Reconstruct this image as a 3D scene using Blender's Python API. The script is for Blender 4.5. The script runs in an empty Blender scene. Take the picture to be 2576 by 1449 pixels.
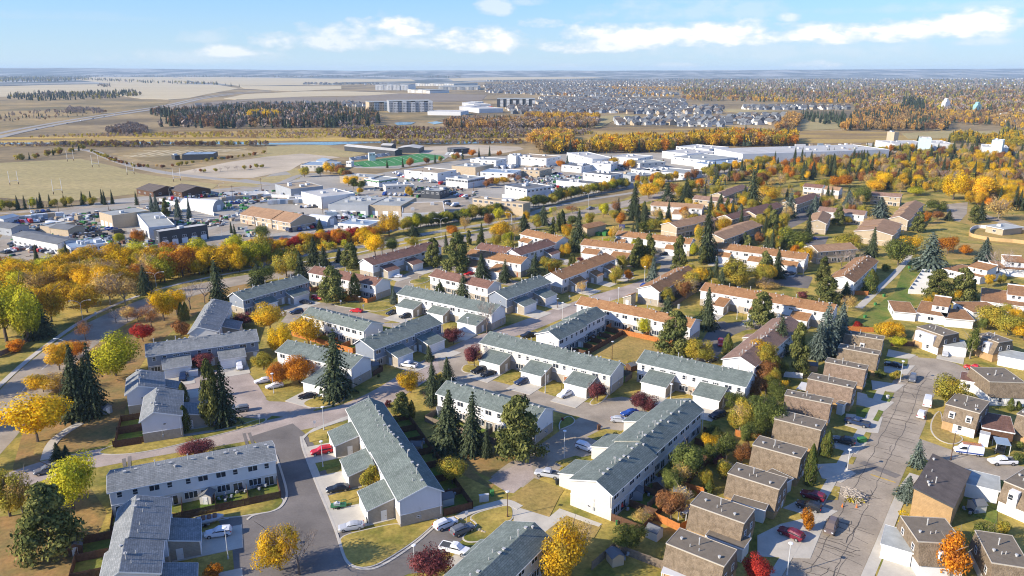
import bpy, math, random
import numpy as np
from mathutils import Vector, Matrix
R = math.radians
SC = bpy.context.scene
COL = SC.collection
rng = random.Random(7)
# ------------------------------------------------------------------ camera, world, sun, exposure
FOC, HCAM, VHOR = 1870.0,82.0,176.0          # focal length (px of a 2576 px wide frame), height, horizon row
PITCH = math.atan((724.5 - VHOR) / FOC)
cam = bpy.data.cameras.new('camera')
cam.lens = 36.0 * FOC / 2576.0
cam.sensor_width = 36.0
cam.clip_start, cam.clip_end = 1.0,60000.0
camo = bpy.data.objects.new('camera', cam)
camo.location = (0,0, HCAM)
camo.rotation_euler = (math.pi / 2 - PITCH,0,0)
COL.objects.link(camo)
SC.camera = camo
SUN_EL, SUN_AZ = R(26.5), R(248.0)             # azimuth clockwise from +Y
HAZE_DENSITY = 5.5e-5
sun = bpy.data.lights.new('sun', 'SUN')
sun.energy, sun.angle, sun.color = 4.8, R(0.53),(1.0,0.90,0.74)
suno = bpy.data.objects.new('sun', sun)
sd = Vector((math.sin(SUN_AZ) * math.cos(SUN_EL), math.cos(SUN_AZ) * math.cos(SUN_EL), math.sin(SUN_EL)))
suno.rotation_euler = sd.to_track_quat('Z', 'Y').to_euler()
suno.location = (-200,-100,200)
COL.objects.link(suno)
def unproj_dir(U, V):
 x, y = (U - 1288) / FOC,(V - 724.5) / FOC
 return Vector((x, math.cos(PITCH) - y * math.sin(PITCH),-math.sin(PITCH) - y * math.cos(PITCH)))
SC.view_settings.view_transform = 'Standard'
SC.view_settings.look = 'None'
SC.view_settings.exposure = 0.70
SC.view_settings.gamma = 1.0
SC.view_settings.use_curve_mapping = False
SC.render.engine = 'CYCLES'
SC.cycles.use_denoising = True
SC.cycles.denoising_prefilter = 'ACCURATE'
SC.cycles.filter_width = 1.1
SC.cycles.max_bounces = 6
SC.cycles.diffuse_bounces = 3
SC.cycles.glossy_bounces = 2
SC.cycles.transmission_bounces = 3
SC.cycles.transparent_max_bounces = 6
SC.cycles.volume_bounces = 0
SC.cycles.caustics_reflective = SC.cycles.caustics_refractive = False
def NT(tree):
 N, L = tree.nodes, tree.links
 def n(t, **kw):
  nd = N.new(t)
  for k, v in kw.items():
   if k[0] == '_':
    nd.inputs[int(k[1:])].default_value = v
   else:
    setattr(nd, k, v)
  return nd
 def l(a, b):
  L.new(a, b)
 def m(op, a, b=None, c=None, clamp=False):
  nd = N.new('ShaderNodeMath'); nd.operation = op; nd.use_clamp = clamp
  for i, v in enumerate((a, b, c)):
   if v is None: continue
   if isinstance(v,(int, float)): nd.inputs[i].default_value = v
   else: L.new(v, nd.inputs[i])
  return nd.outputs[0]
 def mix(f, a, b, bt='MIX'):
  nd = N.new('ShaderNodeMix'); nd.data_type = 'RGBA'; nd.blend_type = bt
  for s, v in ((0, f),(6, a),(7, b)):
   if isinstance(v,(int, float)): nd.inputs[s].default_value = v
   elif isinstance(v, tuple): nd.inputs[s].default_value = (*v[:3],1)
   else: L.new(v, nd.inputs[s])
  return nd.outputs[2]
 return n, l, m, mix
world = bpy.data.worlds.new('World')
SC.world = world
world.use_nodes = True
wt = world.node_tree
wt.nodes.clear()
n, l, m, mix = NT(wt)
sky = n('ShaderNodeTexSky', sky_type='NISHITA', sun_disc=False, sun_elevation=SUN_EL, sun_rotation=SUN_AZ)
sky.altitude = 700; sky.air_density = 1.0; sky.dust_density = 0.6; sky.ozone_density = 1.6
tc = n('ShaderNodeTexCoord')
sp = n('ShaderNodeSeparateXYZ'); l(tc.outputs['Generated'], sp.inputs[0])
az = m('ARCTAN2', sp.outputs[0], sp.outputs[1])
el = m('ARCSINE', sp.outputs[2])
comb = n('ShaderNodeCombineXYZ'); l(az, comb.inputs[0]); l(m('MULTIPLY', el, 2.2), comb.inputs[1])
nz = n('ShaderNodeTexNoise', noise_dimensions='2D'); nz.inputs['Scale'].default_value = 16; nz.inputs['Detail'].default_value = 7
nz.inputs['Roughness'].default_value = 0.62
l(comb.outputs[0], nz.inputs['Vector'])
nz2 = n('ShaderNodeTexNoise', noise_dimensions='2D'); nz2.inputs['Scale'].default_value = 55; nz2.inputs['Detail'].default_value = 5
l(comb.outputs[0], nz2.inputs['Vector'])
wob = m('ADD', m('MULTIPLY', m('SUBTRACT', nz.outputs[0], 0.5), 3.0), m('MULTIPLY', m('SUBTRACT', nz2.outputs[0], 0.5), 1.1))
CL = [(990,74,85,22,1),(860,102,200,24,.75),(1040,110,60,16,.4),(1235,108,120,26,.95),(1360,62,45,12,.8),
      (575,132,62,14,.8),(470,146,160,14,.35),(1245,20,42,20,.6),(1330,6,50,10,.4),(1640,100,190,26,.95),
      (1520,118,120,18,.9),(1850,92,130,24,1),(2080,92,210,20,1),(2230,84,160,18,1),(2450,70,110,26,1),
      (1985,46,26,9,.7),(1720,30,220,22,.35),(2480,106,60,9,.5),(1410,168,60,6,.5),(2050,166,50,9,.8),
      (1690,166,60,6,.5),(520,97,55,13,.35),(1900,130,300,20,.3),(2400,20,260,10,.3),(100,40,200,8,.12),(850,170,60,5,.5)]
acc = None
for U, V, ru, rv, amp in CL:
 d = unproj_dir(U, V).normalized()
 a0, e0 = math.atan2(d.x, d.y), math.asin(d.z)
 ra, re = ru / FOC * 1.3, rv / FOC * 1.6
 da = m('DIVIDE', m('SUBTRACT', az, a0), ra)
 de0 = m('SUBTRACT', el, e0)
 # flat base: falls off faster below the middle than above
 de = m('DIVIDE', m('MAXIMUM', de0, m('MULTIPLY', de0, -1.7)), re)
 f = m('SUBTRACT', 1.0, m('ADD', m('MULTIPLY', da, da), m('MULTIPLY', de, de)))
 f = m('MULTIPLY', m('MULTIPLY_ADD', m('ADD', f, wob), 1.0, 0.04, clamp=True), amp)
 acc = f if acc is None else m('MAXIMUM', acc, f)
# the rest of the sky carries the same scattered cumulus
proj = n('ShaderNodeVectorMath', operation='SCALE')
l(tc.outputs['Generated'], proj.inputs[0]); l(m('DIVIDE', 1.0, m('MAXIMUM', sp.outputs[2], 0.06)), proj.inputs['Scale'])
nz3 = n('ShaderNodeTexNoise'); nz3.inputs['Scale'].default_value = 1.1; nz3.inputs['Detail'].default_value = 6
l(proj.outputs[0], nz3.inputs['Vector'])
gen = m('MULTIPLY', m('MULTIPLY_ADD', m('SUBTRACT', nz3.outputs[0], 0.56), 6.0, 0.0, clamp=True), m('MULTIPLY_ADD', m('SUBTRACT', el, 0.11), 12.0, 0.0, clamp=True))
acc = m('MAXIMUM', acc, m('MULTIPLY', gen, 0.8))
mask = m('MULTIPLY', acc, m('MULTIPLY_ADD', el, 60.0, 0.4, clamp=True))
hz = m('POWER', m('SUBTRACT', 1.0, m('MULTIPLY', m('MAXIMUM', el, 0.0), 2.4, clamp=True), clamp=True), 2.0)
tint = mix(1.0, sky.outputs[0], (0.60, 0.88, 1.40), 'MULTIPLY')
low = mix(m('MULTIPLY', m('MAXIMUM', el, 0.0), 10.0, clamp=True), (3.6, 4.55, 5.2), (1.85, 3.3, 4.55))
base = mix(m('MULTIPLY', hz, 0.97), tint, low)
cloudcol = mix(m('MULTIPLY', m('SUBTRACT', acc, 0.1, clamp=True), 1.0, clamp=True), (4.4, 4.75, 5.25), (6.6, 6.5, 6.4))
skyc = mix(m('MULTIPLY', mask, 0.92), base, cloudcol)
bg = n('ShaderNodeBackground'); bg.inputs['Strength'].default_value = 0.112
l(skyc, bg.inputs['Color'])
wo = n('ShaderNodeOutputWorld'); l(bg.outputs[0], wo.inputs['Surface'])
# ------------------------------------------------------------------ picture point -> place on the ground (or at height z)
TILES = {'p': (0, 0, 1, 1)}
for r_, oy in (('b', 420), ('c', 800), ('d', 1228)):
 for i_, ox in enumerate((0,760,1520,2272)):
  TILES[r_ + str(i_ + 1)] = (ox, oy,800 / 2318,0)
for i_, ox in enumerate((0,1024,2048)):
 TILES['a' + str(i_ + 1)] = (ox, 0, 1024 / 2576, 0)
def pts(s):
 out, t = [], 'p'
 for w in s.split():
  if ',' in w:
   x, y = map(float, w.split(','))
   if t == 'p': out.append((x, y))
   else:
    ox, oy, k, _ = TILES[t]
    out.append(((ox + x * k) * 0.838542,(oy + y * k) * 0.838542))
  else:
   t = w
 return out
def G(p, z=0.0):
 d = unproj_dir(*p)
 t = (z - HCAM) / min(d.z,-0.0009)
 return Vector((d.x * t, d.y * t, z))
def P3(v):                                      # world -> picture (for measuring)
 x, y, z = v[0], v[1], v[2] - HCAM
 dep = y * math.cos(PITCH) - z * math.sin(PITCH)
 up = y * math.sin(PITCH) + z * math.cos(PITCH)
 return (1288 + FOC * x / dep,724.5 - FOC * up / dep)
def height_at(base, topV):
 b = G(base)
 lo, hi = 0.0,60.0
 for _ in range(40):
  mid = (lo + hi) / 2
  if P3((b.x, b.y, mid))[1] > topV: lo = mid
  else: hi = mid
 return lo
def mpp(base):                                  # metres per picture pixel, across
 b = G(base)
 dep = b.y * math.cos(PITCH) + HCAM * math.sin(PITCH)
 return dep / FOC
# ------------------------------------------------------------------ mesh builder
class MB:
 def __init__(s): s.v, s.f, s.m = [], [], []
 def face(s, p, mi=0):
  k = len(s.v); s.v += [tuple(q) for q in p]; s.f.append(tuple(range(k, k + len(p)))); s.m.append(mi)
 def box(s, x0, x1, y0, y1, z0, z1, mi=0, bottom=True):
  k = len(s.v)
  s.v += [(x0, y0, z0),(x1, y0, z0),(x1, y1, z0),(x0, y1, z0),(x0, y0, z1),(x1, y0, z1),(x1, y1, z1),(x0, y1, z1)]
  fs = [(4,5,6,7),(0,1,5,4),(1,2,6,5),(2,3,7,6),(3,0,4,7)] + ([(3,2,1,0)] if bottom else [])
  for f in fs: s.f.append(tuple(k + i for i in f)); s.m.append(mi)
 def prism(s, poly, a, b, axis='x', mi=0):
  """poly in the plane across axis, swept from a to b"""
  n_ = len(poly); k = len(s.v)
  def P(q, t):
   return (t, q[0], q[1]) if axis == 'x' else ((q[0], t, q[1]) if axis == 'y' else (q[0], q[1], t))
  s.v += [P(q, a) for q in poly] + [P(q, b) for q in poly]
  for i in range(n_):
   j = (i + 1) % n_
   s.f.append((k + i, k + j, k + n_ + j, k + n_ + i)); s.m.append(mi)
  s.f.append(tuple(k + i for i in reversed(range(n_)))); s.m.append(mi)
  s.f.append(tuple(k + n_ + i for i in range(n_))); s.m.append(mi)
 def tube(s, p0, p1, r0, r1, n_=6, mi=0, cap=True):
  p0, p1 = Vector(p0), Vector(p1)
  d = (p1 - p0)
  if d.length < 1e-6: return
  q = d.to_track_quat('Z', 'Y')
  k = len(s.v)
  for p, r in ((p0, r0),(p1, r1)):
   for i in range(n_):
    a = 2 * math.pi * i / n_
    s.v.append(tuple(p + q @ Vector((r * math.cos(a), r * math.sin(a),0))))
  for i in range(n_):
   j = (i + 1) % n_
   s.f.append((k + i, k + j, k + n_ + j, k + n_ + i)); s.m.append(mi)
  if cap:
   s.f.append(tuple(k + n_ + i for i in range(n_))); s.m.append(mi)
   s.f.append(tuple(k + i for i in reversed(range(n_)))); s.m.append(mi)
 def mesh(s, name, mats, smooth=False):
  me = bpy.data.meshes.new(name)
  me.from_pydata(s.v, [], s.f)
  for mm in (mats if isinstance(mats,(list, tuple)) else [mats]): me.materials.append(mm)
  if max(s.m, default=0): me.polygons.foreach_set('material_index', s.m)
  if smooth: me.polygons.foreach_set('use_smooth', [True] * len(s.f))
  me.update()
  return me
def ob(name, me, parent=None, loc=None, rz=0.0, mat=None, scale=None):
 o = bpy.data.objects.new(name, me)
 COL.objects.link(o)
 if parent is not None: o.parent = parent
 if loc is not None: o.location = loc
 if rz: o.rotation_euler = (0,0, rz)
 if scale is not None: o.scale = scale
 if mat is not None:
  sl = o.material_slots[0]; sl.link = 'OBJECT'; sl.material = mat
 return o
def tag(o, label=None, cat=None, group=None, kind=None):
 if label: o['label'] = label
 if cat: o['category'] = cat
 if group: o['group'] = group
 if kind: o['kind'] = kind
 return o
def empty(name, loc, rz=0.0, label=None, cat=None, group=None):
 return tag(ob(name, None, None, loc, rz), label, cat, group)
def build(mb, name, mats, parent=None, **kw):
 sm = kw.pop('smooth', False)
 return ob(name, mb.mesh(name, mats, sm), parent, **kw)
ORD = ['', 'second', 'third', 'fourth', 'fifth', 'sixth', 'seventh', 'eighth', 'ninth', 'tenth', 'eleventh', 'twelfth', 'thirteenth',
       'fourteenth', 'fifteenth', 'sixteenth', 'seventeenth', 'eighteenth', 'nineteenth', 'twentieth']
NUM = ['zero', 'one', 'two', 'three', 'four', 'five', 'six', 'seven', 'eight', 'nine', 'ten', 'eleven', 'twelve', 'thirteen', 'fourteen',
       'fifteen', 'sixteen', 'seventeen', 'eighteen', 'nineteen', 'twenty']
RANK = {}                                       # (kind phrase, place phrase) -> objects, labelled at the end
def rank_label(o, kind, place, u, cat, group):
 RANK.setdefault((kind, place), []).append((u, o))
 tag(o, None, cat, group)
def finish_ranks():
 for (kind, place), lst in RANK.items():
  lst.sort(key=lambda t: t[0])
  k = len(lst)
  for i,(u, o) in enumerate(lst):
   if k == 1: s = f'{kind} {place}'
   elif i == 0: s = f'leftmost {kind} {place}'
   elif i == k - 1: s = f'rightmost {kind} {place}'
   elif i < 20: s = f'{ORD[i]} {kind} from the left {place}'
   else:
    j = k - 1 - i
    s = f'{ORD[j] if j < 20 else str(j + 1) + "th"} {kind} from the right {place}'
   o['label'] = s
# ------------------------------------------------------------------ materials
MC = {}
def pm(name, col, rough=0.85, var=0.18, scale=0.6, col2=None, fine=0.12, fscale=9.0, bump=0.0, bscale=14.0, spec=0.3, metal=0.0,
       lines=None, world=False, stretch=None, thresh=None, objvar=0.0):
 """mottled paint / masonry / soil: two noises, optional board lines along z, optional bump"""
 if name in MC: return MC[name]
 mt = bpy.data.materials.new(name); mt.use_nodes = True
 t = mt.node_tree; t.nodes.clear()
 n, l, m, mix = NT(t)
 if world:
  co = n('ShaderNodeNewGeometry').outputs['Position']
 else:
  co = n('ShaderNodeTexCoord').outputs['Object']
 src = co
 if stretch:
  mp = n('ShaderNodeMapping'); mp.inputs['Scale'].default_value = stretch[:3]
  if len(stretch) > 3: mp.inputs['Rotation'].default_value[2] = stretch[3]
  l(co, mp.inputs['Vector']); src = mp.outputs[0]
 a = n('ShaderNodeTexNoise'); a.inputs['Scale'].default_value = scale; a.inputs['Detail'].default_value = 5; a.inputs['Roughness'].default_value = 0.6
 l(src, a.inputs['Vector'])
 b = n('ShaderNodeTexNoise'); b.inputs['Scale'].default_value = fscale; b.inputs['Detail'].default_value = 4; b.inputs['Roughness'].default_value = 0.7
 l(co, b.inputs['Vector'])
 c2 = col2 or tuple(min(1, c * (1 + var)) for c in col)
 c1 = col if col2 else tuple(c * (1 - var) for c in col)
 lo, hi = thresh or (0.32,0.68)
 f = m('DIVIDE', m('SUBTRACT', a.outputs[0], lo), hi - lo, clamp=True)
 cc = mix(f, c1, c2)
 fv = m('MULTIPLY_ADD', m('SUBTRACT', b.outputs[0], 0.5), fine * 4, 1.0)
 if lines:
  s_ = n('ShaderNodeSeparateXYZ'); l(co, s_.inputs[0])
  w = m('FRACT', m('DIVIDE', s_.outputs[2], lines))
  fv = m('MULTIPLY', fv, m('SUBTRACT', 1.0, m('MULTIPLY', m('LESS_THAN', w, 0.16), 0.16)))
 if objvar:
  oi = n('ShaderNodeObjectInfo')
  fv = m('MULTIPLY', fv, m('MULTIPLY_ADD', m('SUBTRACT', oi.outputs['Random'], 0.5), objvar, 1.0))
 sc_ = n('ShaderNodeVectorMath', operation='SCALE'); l(cc, sc_.inputs[0]); l(fv, sc_.inputs['Scale'])
 bs = n('ShaderNodeBsdfPrincipled')
 l(sc_.outputs[0], bs.inputs['Base Color'])
 bs.inputs['Roughness'].default_value = rough; bs.inputs['Specular IOR Level'].default_value = spec; bs.inputs['Metallic'].default_value = metal
 if bump:
  c = n('ShaderNodeTexNoise'); c.inputs['Scale'].default_value = bscale; c.inputs['Detail'].default_value = 3
  l(co, c.inputs['Vector'])
  bp = n('ShaderNodeBump'); bp.inputs['Strength'].default_value = bump; bp.inputs['Distance'].default_value = 0.12
  l(c.outputs[0], bp.inputs['Height']); l(bp.outputs[0], bs.inputs['Normal'])
 o = n('ShaderNodeOutputMaterial'); l(bs.outputs[0], o.inputs['Surface'])
 MC[name] = mt
 return mt
def s2l(r, g, b):                               # sRGB 0-255 -> linear
 return tuple(((c / 255 + 0.055) / 1.055) ** 2.4 if c > 10 else c / 255 / 12.92 for c in (r, g, b))
def shingle(name, col, col2):
 """asphalt shingles: blotchy tabs in courses, weathered streaks"""
 if name in MC: return MC[name]
 mt = bpy.data.materials.new(name); mt.use_nodes = True
 t = mt.node_tree; t.nodes.clear()
 n, l, m, mix = NT(t)
 co = n('ShaderNodeTexCoord').outputs['Object']
 br = n('ShaderNodeTexBrick'); br.inputs['Scale'].default_value = 1.0
 br.inputs['Brick Width'].default_value = 0.75; br.inputs['Row Height'].default_value = 0.32; br.inputs['Mortar Size'].default_value = 0.02
 br.inputs['Color1'].default_value = (*col, 1); br.inputs['Color2'].default_value = (*col2, 1)
 br.inputs['Mortar'].default_value = (*[c * 0.55 for c in col], 1); br.inputs['Bias'].default_value = -0.1
 l(co, br.inputs['Vector'])
 a = n('ShaderNodeTexNoise'); a.inputs['Scale'].default_value = 0.35; a.inputs['Detail'].default_value = 5; l(co, a.inputs['Vector'])
 b = n('ShaderNodeTexNoise'); b.inputs['Scale'].default_value = 3.2; b.inputs['Detail'].default_value = 3; l(co, b.inputs['Vector'])
 mp = n('ShaderNodeMapping'); mp.inputs['Scale'].default_value = (2.2, 0.15, 0.3); l(co, mp.inputs['Vector'])
 c = n('ShaderNodeTexNoise'); c.inputs['Scale'].default_value = 1.0; c.inputs['Detail'].default_value = 3; l(mp.outputs[0], c.inputs['Vector'])
 fv = m('ADD', m('ADD', m('MULTIPLY', a.outputs[0], 0.65), m('MULTIPLY', b.outputs[0], 0.5)), m('MULTIPLY_ADD', c.outputs[0], 0.55, 0.25))
 sc_ = n('ShaderNodeVectorMath', operation='SCALE'); l(br.outputs[0], sc_.inputs[0]); l(fv, sc_.inputs['Scale'])
 bs = n('ShaderNodeBsdfPrincipled'); l(sc_.outputs[0], bs.inputs['Base Color'])
 bs.inputs['Roughness'].default_value = 0.9; bs.inputs['Specular IOR Level'].default_value = 0.25
 bp = n('ShaderNodeBump'); bp.inputs['Strength'].default_value = 0.5; bp.inputs['Distance'].default_value = 0.06
 l(b.outputs[0], bp.inputs['Height']); l(bp.outputs[0], bs.inputs['Normal'])
 o = n('ShaderNodeOutputMaterial'); l(bs.outputs[0], o.inputs['Surface'])
 MC[name] = mt
 return mt
def leafmat(name, c1, c2, c3, mixs=0.35, trans=0.3):
 """foliage: every leaf clump its own shade, patches of a second colour through the crown, each tree slightly different"""
 if name in MC: return MC[name]
 mt = bpy.data.materials.new(name); mt.use_nodes = True
 t = mt.node_tree; t.nodes.clear()
 n, l, m, mix = NT(t)
 g = n('ShaderNodeNewGeometry'); oi = n('ShaderNodeObjectInfo')
 co = n('ShaderNodeTexCoord').outputs['Object']
 a = n('ShaderNodeTexNoise'); a.noise_dimensions = '4D'; a.inputs['Scale'].default_value = 3.2; a.inputs['Detail'].default_value = 3
 l(co, a.inputs['Vector']); l(m('MULTIPLY', oi.outputs['Random'], 30), a.inputs['W'])
 cc = mix(m('MULTIPLY', g.outputs['Random Per Island'], 1.0), c1, c2)
 cc = mix(m('MULTIPLY', m('DIVIDE', m('SUBTRACT', a.outputs[0], 0.46), 0.16, clamp=True), mixs * 2), cc, c3)
 fv = m('MULTIPLY', m('MULTIPLY_ADD', g.outputs['Random Per Island'], 0.7, 0.65), m('MULTIPLY_ADD', oi.outputs['Random'], 0.35, 0.82))
 sc_ = n('ShaderNodeVectorMath', operation='SCALE'); l(cc, sc_.inputs[0]); l(fv, sc_.inputs['Scale'])
 d = n('ShaderNodeBsdfDiffuse'); l(sc_.outputs[0], d.inputs['Color'])
 tr = n('ShaderNodeBsdfTranslucent'); l(sc_.outputs[0], tr.inputs['Color'])
 mx = n('ShaderNodeMixShader'); mx.inputs[0].default_value = trans + (.08 if trans > .2 else 0)
 l(d.outputs[0], mx.inputs[1]); l(tr.outputs[0], mx.inputs[2])
 o = n('ShaderNodeOutputMaterial'); l(mx.outputs[0], o.inputs['Surface'])
 MC[name] = mt
 return mt
LEAF = {
 'spruce': leafmat('spruce_needles', (.055, .072, .034), (.110, .128, .064), (.036, .052, .032), .3, .1),
 'blue': leafmat('blue_spruce_needles', (.085, .115, .092), (.165, .195, .155), (.060, .085, .062), .3, .1),
 'pine': leafmat('pine_needles', (.115, .130, .038), (.22, .21, .062), (.070, .088, .030), .4, .15),
 'cedar': leafmat('cedar_scales', (.060, .085, .020), (.115, .135, .032), (.20, .15, .035), .2, .1),
 'yellow': leafmat('yellow_leaves', (.76, .47, .010), (.90, .61, .03), (.50, .38, .03), .3, .35),
 'gold': leafmat('gold_leaves', (.70, .39, .02), (.82, .53, .035), (.44, .34, .05), .4, .35),
 'lime': leafmat('lime_leaves', (.46, .44, .025), (.66, .58, .05), (.23, .27, .03), .4, .35),
 'olive': leafmat('olive_leaves', (.26, .245, .042), (.44, .38, .06), (.54, .37, .05), .4, .3),
 'green': leafmat('green_leaves', (.105, .135, .030), (.20, .215, .055), (.065, .085, .028), .4, .25),
 'orange': leafmat('orange_leaves', (.60, .21, .018), (.72, .32, .03), (.36, .13, .03), .4, .35),
 'tan': leafmat('tan_leaves', (.62, .41, .12), (.76, .54, .17), (.46, .29, .11), .4, .3),
 'rust': leafmat('rust_leaves', (.30, .12, .045), (.42, .20, .07), (.19, .10, .05), .4, .3),
 'red': leafmat('red_leaves', (.46, .035, .03), (.62, .08, .05), (.26, .03, .03), .4, .3),
 'plum': leafmat('plum_leaves', (.16, .045, .05), (.29, .09, .085), (.09, .035, .04), .4, .25),
 'twig': leafmat('pale_twigs', (.24, .19, .16), (.36, .29, .25), (.17, .13, .11), .3, .0),
 'gtan': leafmat('far_tan_leaves', (.34, .22, .09), (.44, .29, .12), (.24, .16, .08), .4, .2),
 'gorange': leafmat('far_orange_leaves', (.52, .27, .06), (.60, .35, .08), (.34, .19, .07), .4, .2),
 'gspruce': leafmat('far_spruce_needles', (.030, .042, .026), (.058, .070, .044), (.022, .032, .022), .3, .1),
 'grust': leafmat('far_rust_leaves', (.21, .115, .06), (.29, .165, .085), (.15, .095, .06), .4, .2),
}
BARK = pm('grey_bark', (.13, .10, .08), .95, .3, 3.0)
BARKP = pm('pale_bark', (.30, .25, .20), .95, .3, 3.0)
M = {}
M['roof_green'] = shingle('green_grey_shingles', (.130, .154, .134), (.182, .207, .185))
M['roof_grey'] = shingle('grey_shingles', (.175, .185, .185), (.245, .250, .246))
M['roof_brown'] = shingle('brown_shingles', (.165, .085, .060), (.230, .125, .090))
M['roof_orange'] = shingle('orange_brown_shingles', (.275, .135, .056), (.355, .192, .088))
M['roof_tan'] = shingle('tan_shingles', (.30, .175, .095), (.38, .235, .135))
M['roof_dust'] = shingle('dusty_brown_shingles', (.22, .135, .095), (.29, .18, .13))
M['shake'] = pm('brown_grey_shakes', (.140, .104, .068), .95, .3, 1.4, col2=(.250, .190, .130), fine=.32, fscale=4.5, bump=1.0, bscale=5.0)
M['shake2'] = pm('rust_brown_shakes', (.150, .106, .075), .95, .3, 1.4, col2=(.265, .190, .138), fine=.32, fscale=4.5, bump=1.0, bscale=5.0)
M['flat'] = pm('brown_roll_roofing', (.180, .146, .106), .95, .12, .8, fine=.16, fscale=7)
M['flatgrey'] = pm('pale_roll_roofing', (.40, .41, .38), .9, .15, .5, fine=.1)
M['darkshingle'] = pm('dark_brown_shingles', (.125, .100, .084), .95, .2, .6, fine=.2, fscale=6)
M['white'] = pm('white_siding', (.74, .73, .71), .6, .03, .4, lines=.22, fine=.02)
M['cream'] = pm('cream_siding', (.62, .585, .52), .7, .04, .4, lines=.22, fine=.02)
M['lav'] = pm('pale_grey_siding', (.62, .62, .65), .6, .03, .4, lines=.22, fine=.02)
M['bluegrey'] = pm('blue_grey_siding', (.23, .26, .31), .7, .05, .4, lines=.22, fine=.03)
M['beige'] = pm('beige_brick', (.38, .33, .265), .9, .1, 1.2, fine=.12, fscale=7, lines=.3)
M['tanbrick'] = pm('tan_brick', (.42, .27, .13), .9, .12, 1.2, fine=.15, fscale=7, lines=.3)
M['tanwall'] = pm('tan_stucco', (.44, .35, .24), .9, .07, .8, fine=.05)
M['trim'] = pm('white_trim_paint', (.78, .77, .75), .5, .02, .5, fine=.01)
M['trimbrown'] = pm('beige_trim', (.45, .40, .33), .7, .05, .5, fine=.03)
M['gdoor'] = pm('white_garage_door', (.76, .76, .76), .5, .02, .5, lines=.55, fine=.01)
M['glass'] = pm('dark_window_glass', (.035, .042, .055), .08, .3, .8, spec=.6, fine=.0)
M['wood'] = pm('dark_brown_fence_wood', (.115, .060, .036), .9, .3, 2.0, fine=.2)
M['woodorange'] = pm('orange_fence_wood', (.46, .17, .045), .85, .2, 2.0, fine=.15)
M['woodgrey'] = pm('weathered_fence_wood', (.20, .155, .115), .95, .25, 2.0, fine=.2)
M['concrete'] = pm('pale_concrete', (.50, .455, .375), .9, .1, .35, fine=.06, fscale=3, world=True)
M['kerb'] = pm('kerb_concrete', (.50, .455, .385), .9, .1, .35, fine=.06, fscale=3, world=True)
M['asphalt'] = pm('old_grey_asphalt', (.34, .282, .212), .95, .25, .13, fine=.16, fscale=2.5, world=True)
M['asphalt2'] = pm('brownish_asphalt', (.385, .310, .258), .95, .24, .13, fine=.16, fscale=2.5, world=True)
M['asphaltd'] = pm('newer_dark_asphalt', (.170, .150, .132), .95, .22, .12, fine=.14, fscale=2.5, world=True)
M['tar'] = pm('crack_filler_tar', (.095, .083, .070), .8, .2, 1, world=True)
M['paint'] = pm('white_road_paint', (.62, .60, .56), .8, .15, 1, world=True)
M['paintyellow'] = pm('yellow_road_paint', (.55, .36, .05), .8, .2, 1, world=True)
M['lawn'] = pm('dry_lawn', (.130, .138, .020), 1.0, .2, .10, col2=(.42, .300, .070), fine=.42, fscale=1.1, world=True, thresh=(.36, .60))
M['lawngreen'] = pm('green_lawn', (.090, .150, .018), 1.0, .2, .12, col2=(.24, .205, .045), fine=.38, fscale=1.3, world=True, thresh=(.38, .68))
M['lawntan'] = pm('straw_lawn', (.42, .275, .085), 1.0, .2, .10, col2=(.25, .19, .05), fine=.4, fscale=1.2, world=True)
M['litter'] = pm('leaf_litter', (.36, .20, .070), 1.0, .2, .2, col2=(.19, .155, .048), fine=.34, fscale=1.1, world=True)
M['soil'] = pm('brown_soil', (.15, .105, .065), 1.0, .2, .3, fine=.2, world=True)
M['yard'] = pm('industrial_yard_gravel', (.27, .25, .215), 1.0, .2, .03, col2=(.41, .37, .305), fine=.12, fscale=.6, world=True)
M['metalw'] = pm('white_metal_cladding', (.64, .64, .63), .5, .03, .3, fine=.02)
M['metalg'] = pm('grey_metal_cladding', (.33, .345, .365), .5, .06, .3, fine=.03)
M['metald'] = pm('charcoal_cladding', (.045, .05, .06), .5, .1, .3, fine=.05)
M['rgravel'] = pm('tan_gravel_roof', (.36, .285, .195), 1.0, .18, .12, fine=.1, fscale=1)
M['rgrey'] = pm('grey_membrane_roof', (.32, .33, .31), .9, .14, .12, fine=.08, fscale=1)
M['rwhite'] = pm('white_membrane_roof', (.47, .455, .42), .9, .14, .1, fine=.08, fscale=1)
M['rblue'] = pm('blue_grey_metal_roof', (.26, .33, .40), .5, .1, .2, fine=.05)
M['rdark'] = pm('dark_grey_roof', (.15, .155, .16), .9, .15, .2, fine=.1)
M['galv'] = pm('galvanised_steel', (.55, .55, .54), .45, .05, 1, spec=.5, fine=.02)
M['polebrown'] = pm('brown_painted_pole', (.10, .055, .035), .6, .05, 1, fine=.02)
M['vent'] = pm('vent_metal', (.45, .44, .42), .5, .08, 2, fine=.03)
M['ventd'] = pm('dark_vent_metal', (.07, .07, .07), .6, .1, 2, fine=.03)
M['tyre'] = pm('tyre_rubber', (.015, .015, .016), .9, .1, 2)
M['rim'] = pm('wheel_rim_alloy', (.45, .45, .46), .35, .05, 2, metal=.7)
M['cglass'] = pm('car_glass', (.018, .022, .028), .06, .1, 1, spec=.8, fine=0)
M['lampw'] = pm('headlamp_lens', (.75, .75, .72), .2, .02, 1, fine=0)
M['lampr'] = pm('tail_lamp_lens', (.35, .02, .02), .2, .02, 1, fine=0)
def paint(name, col, rough=.25):
 return pm(name, col, rough,.03,.6, spec=.6, fine=.01)
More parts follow.
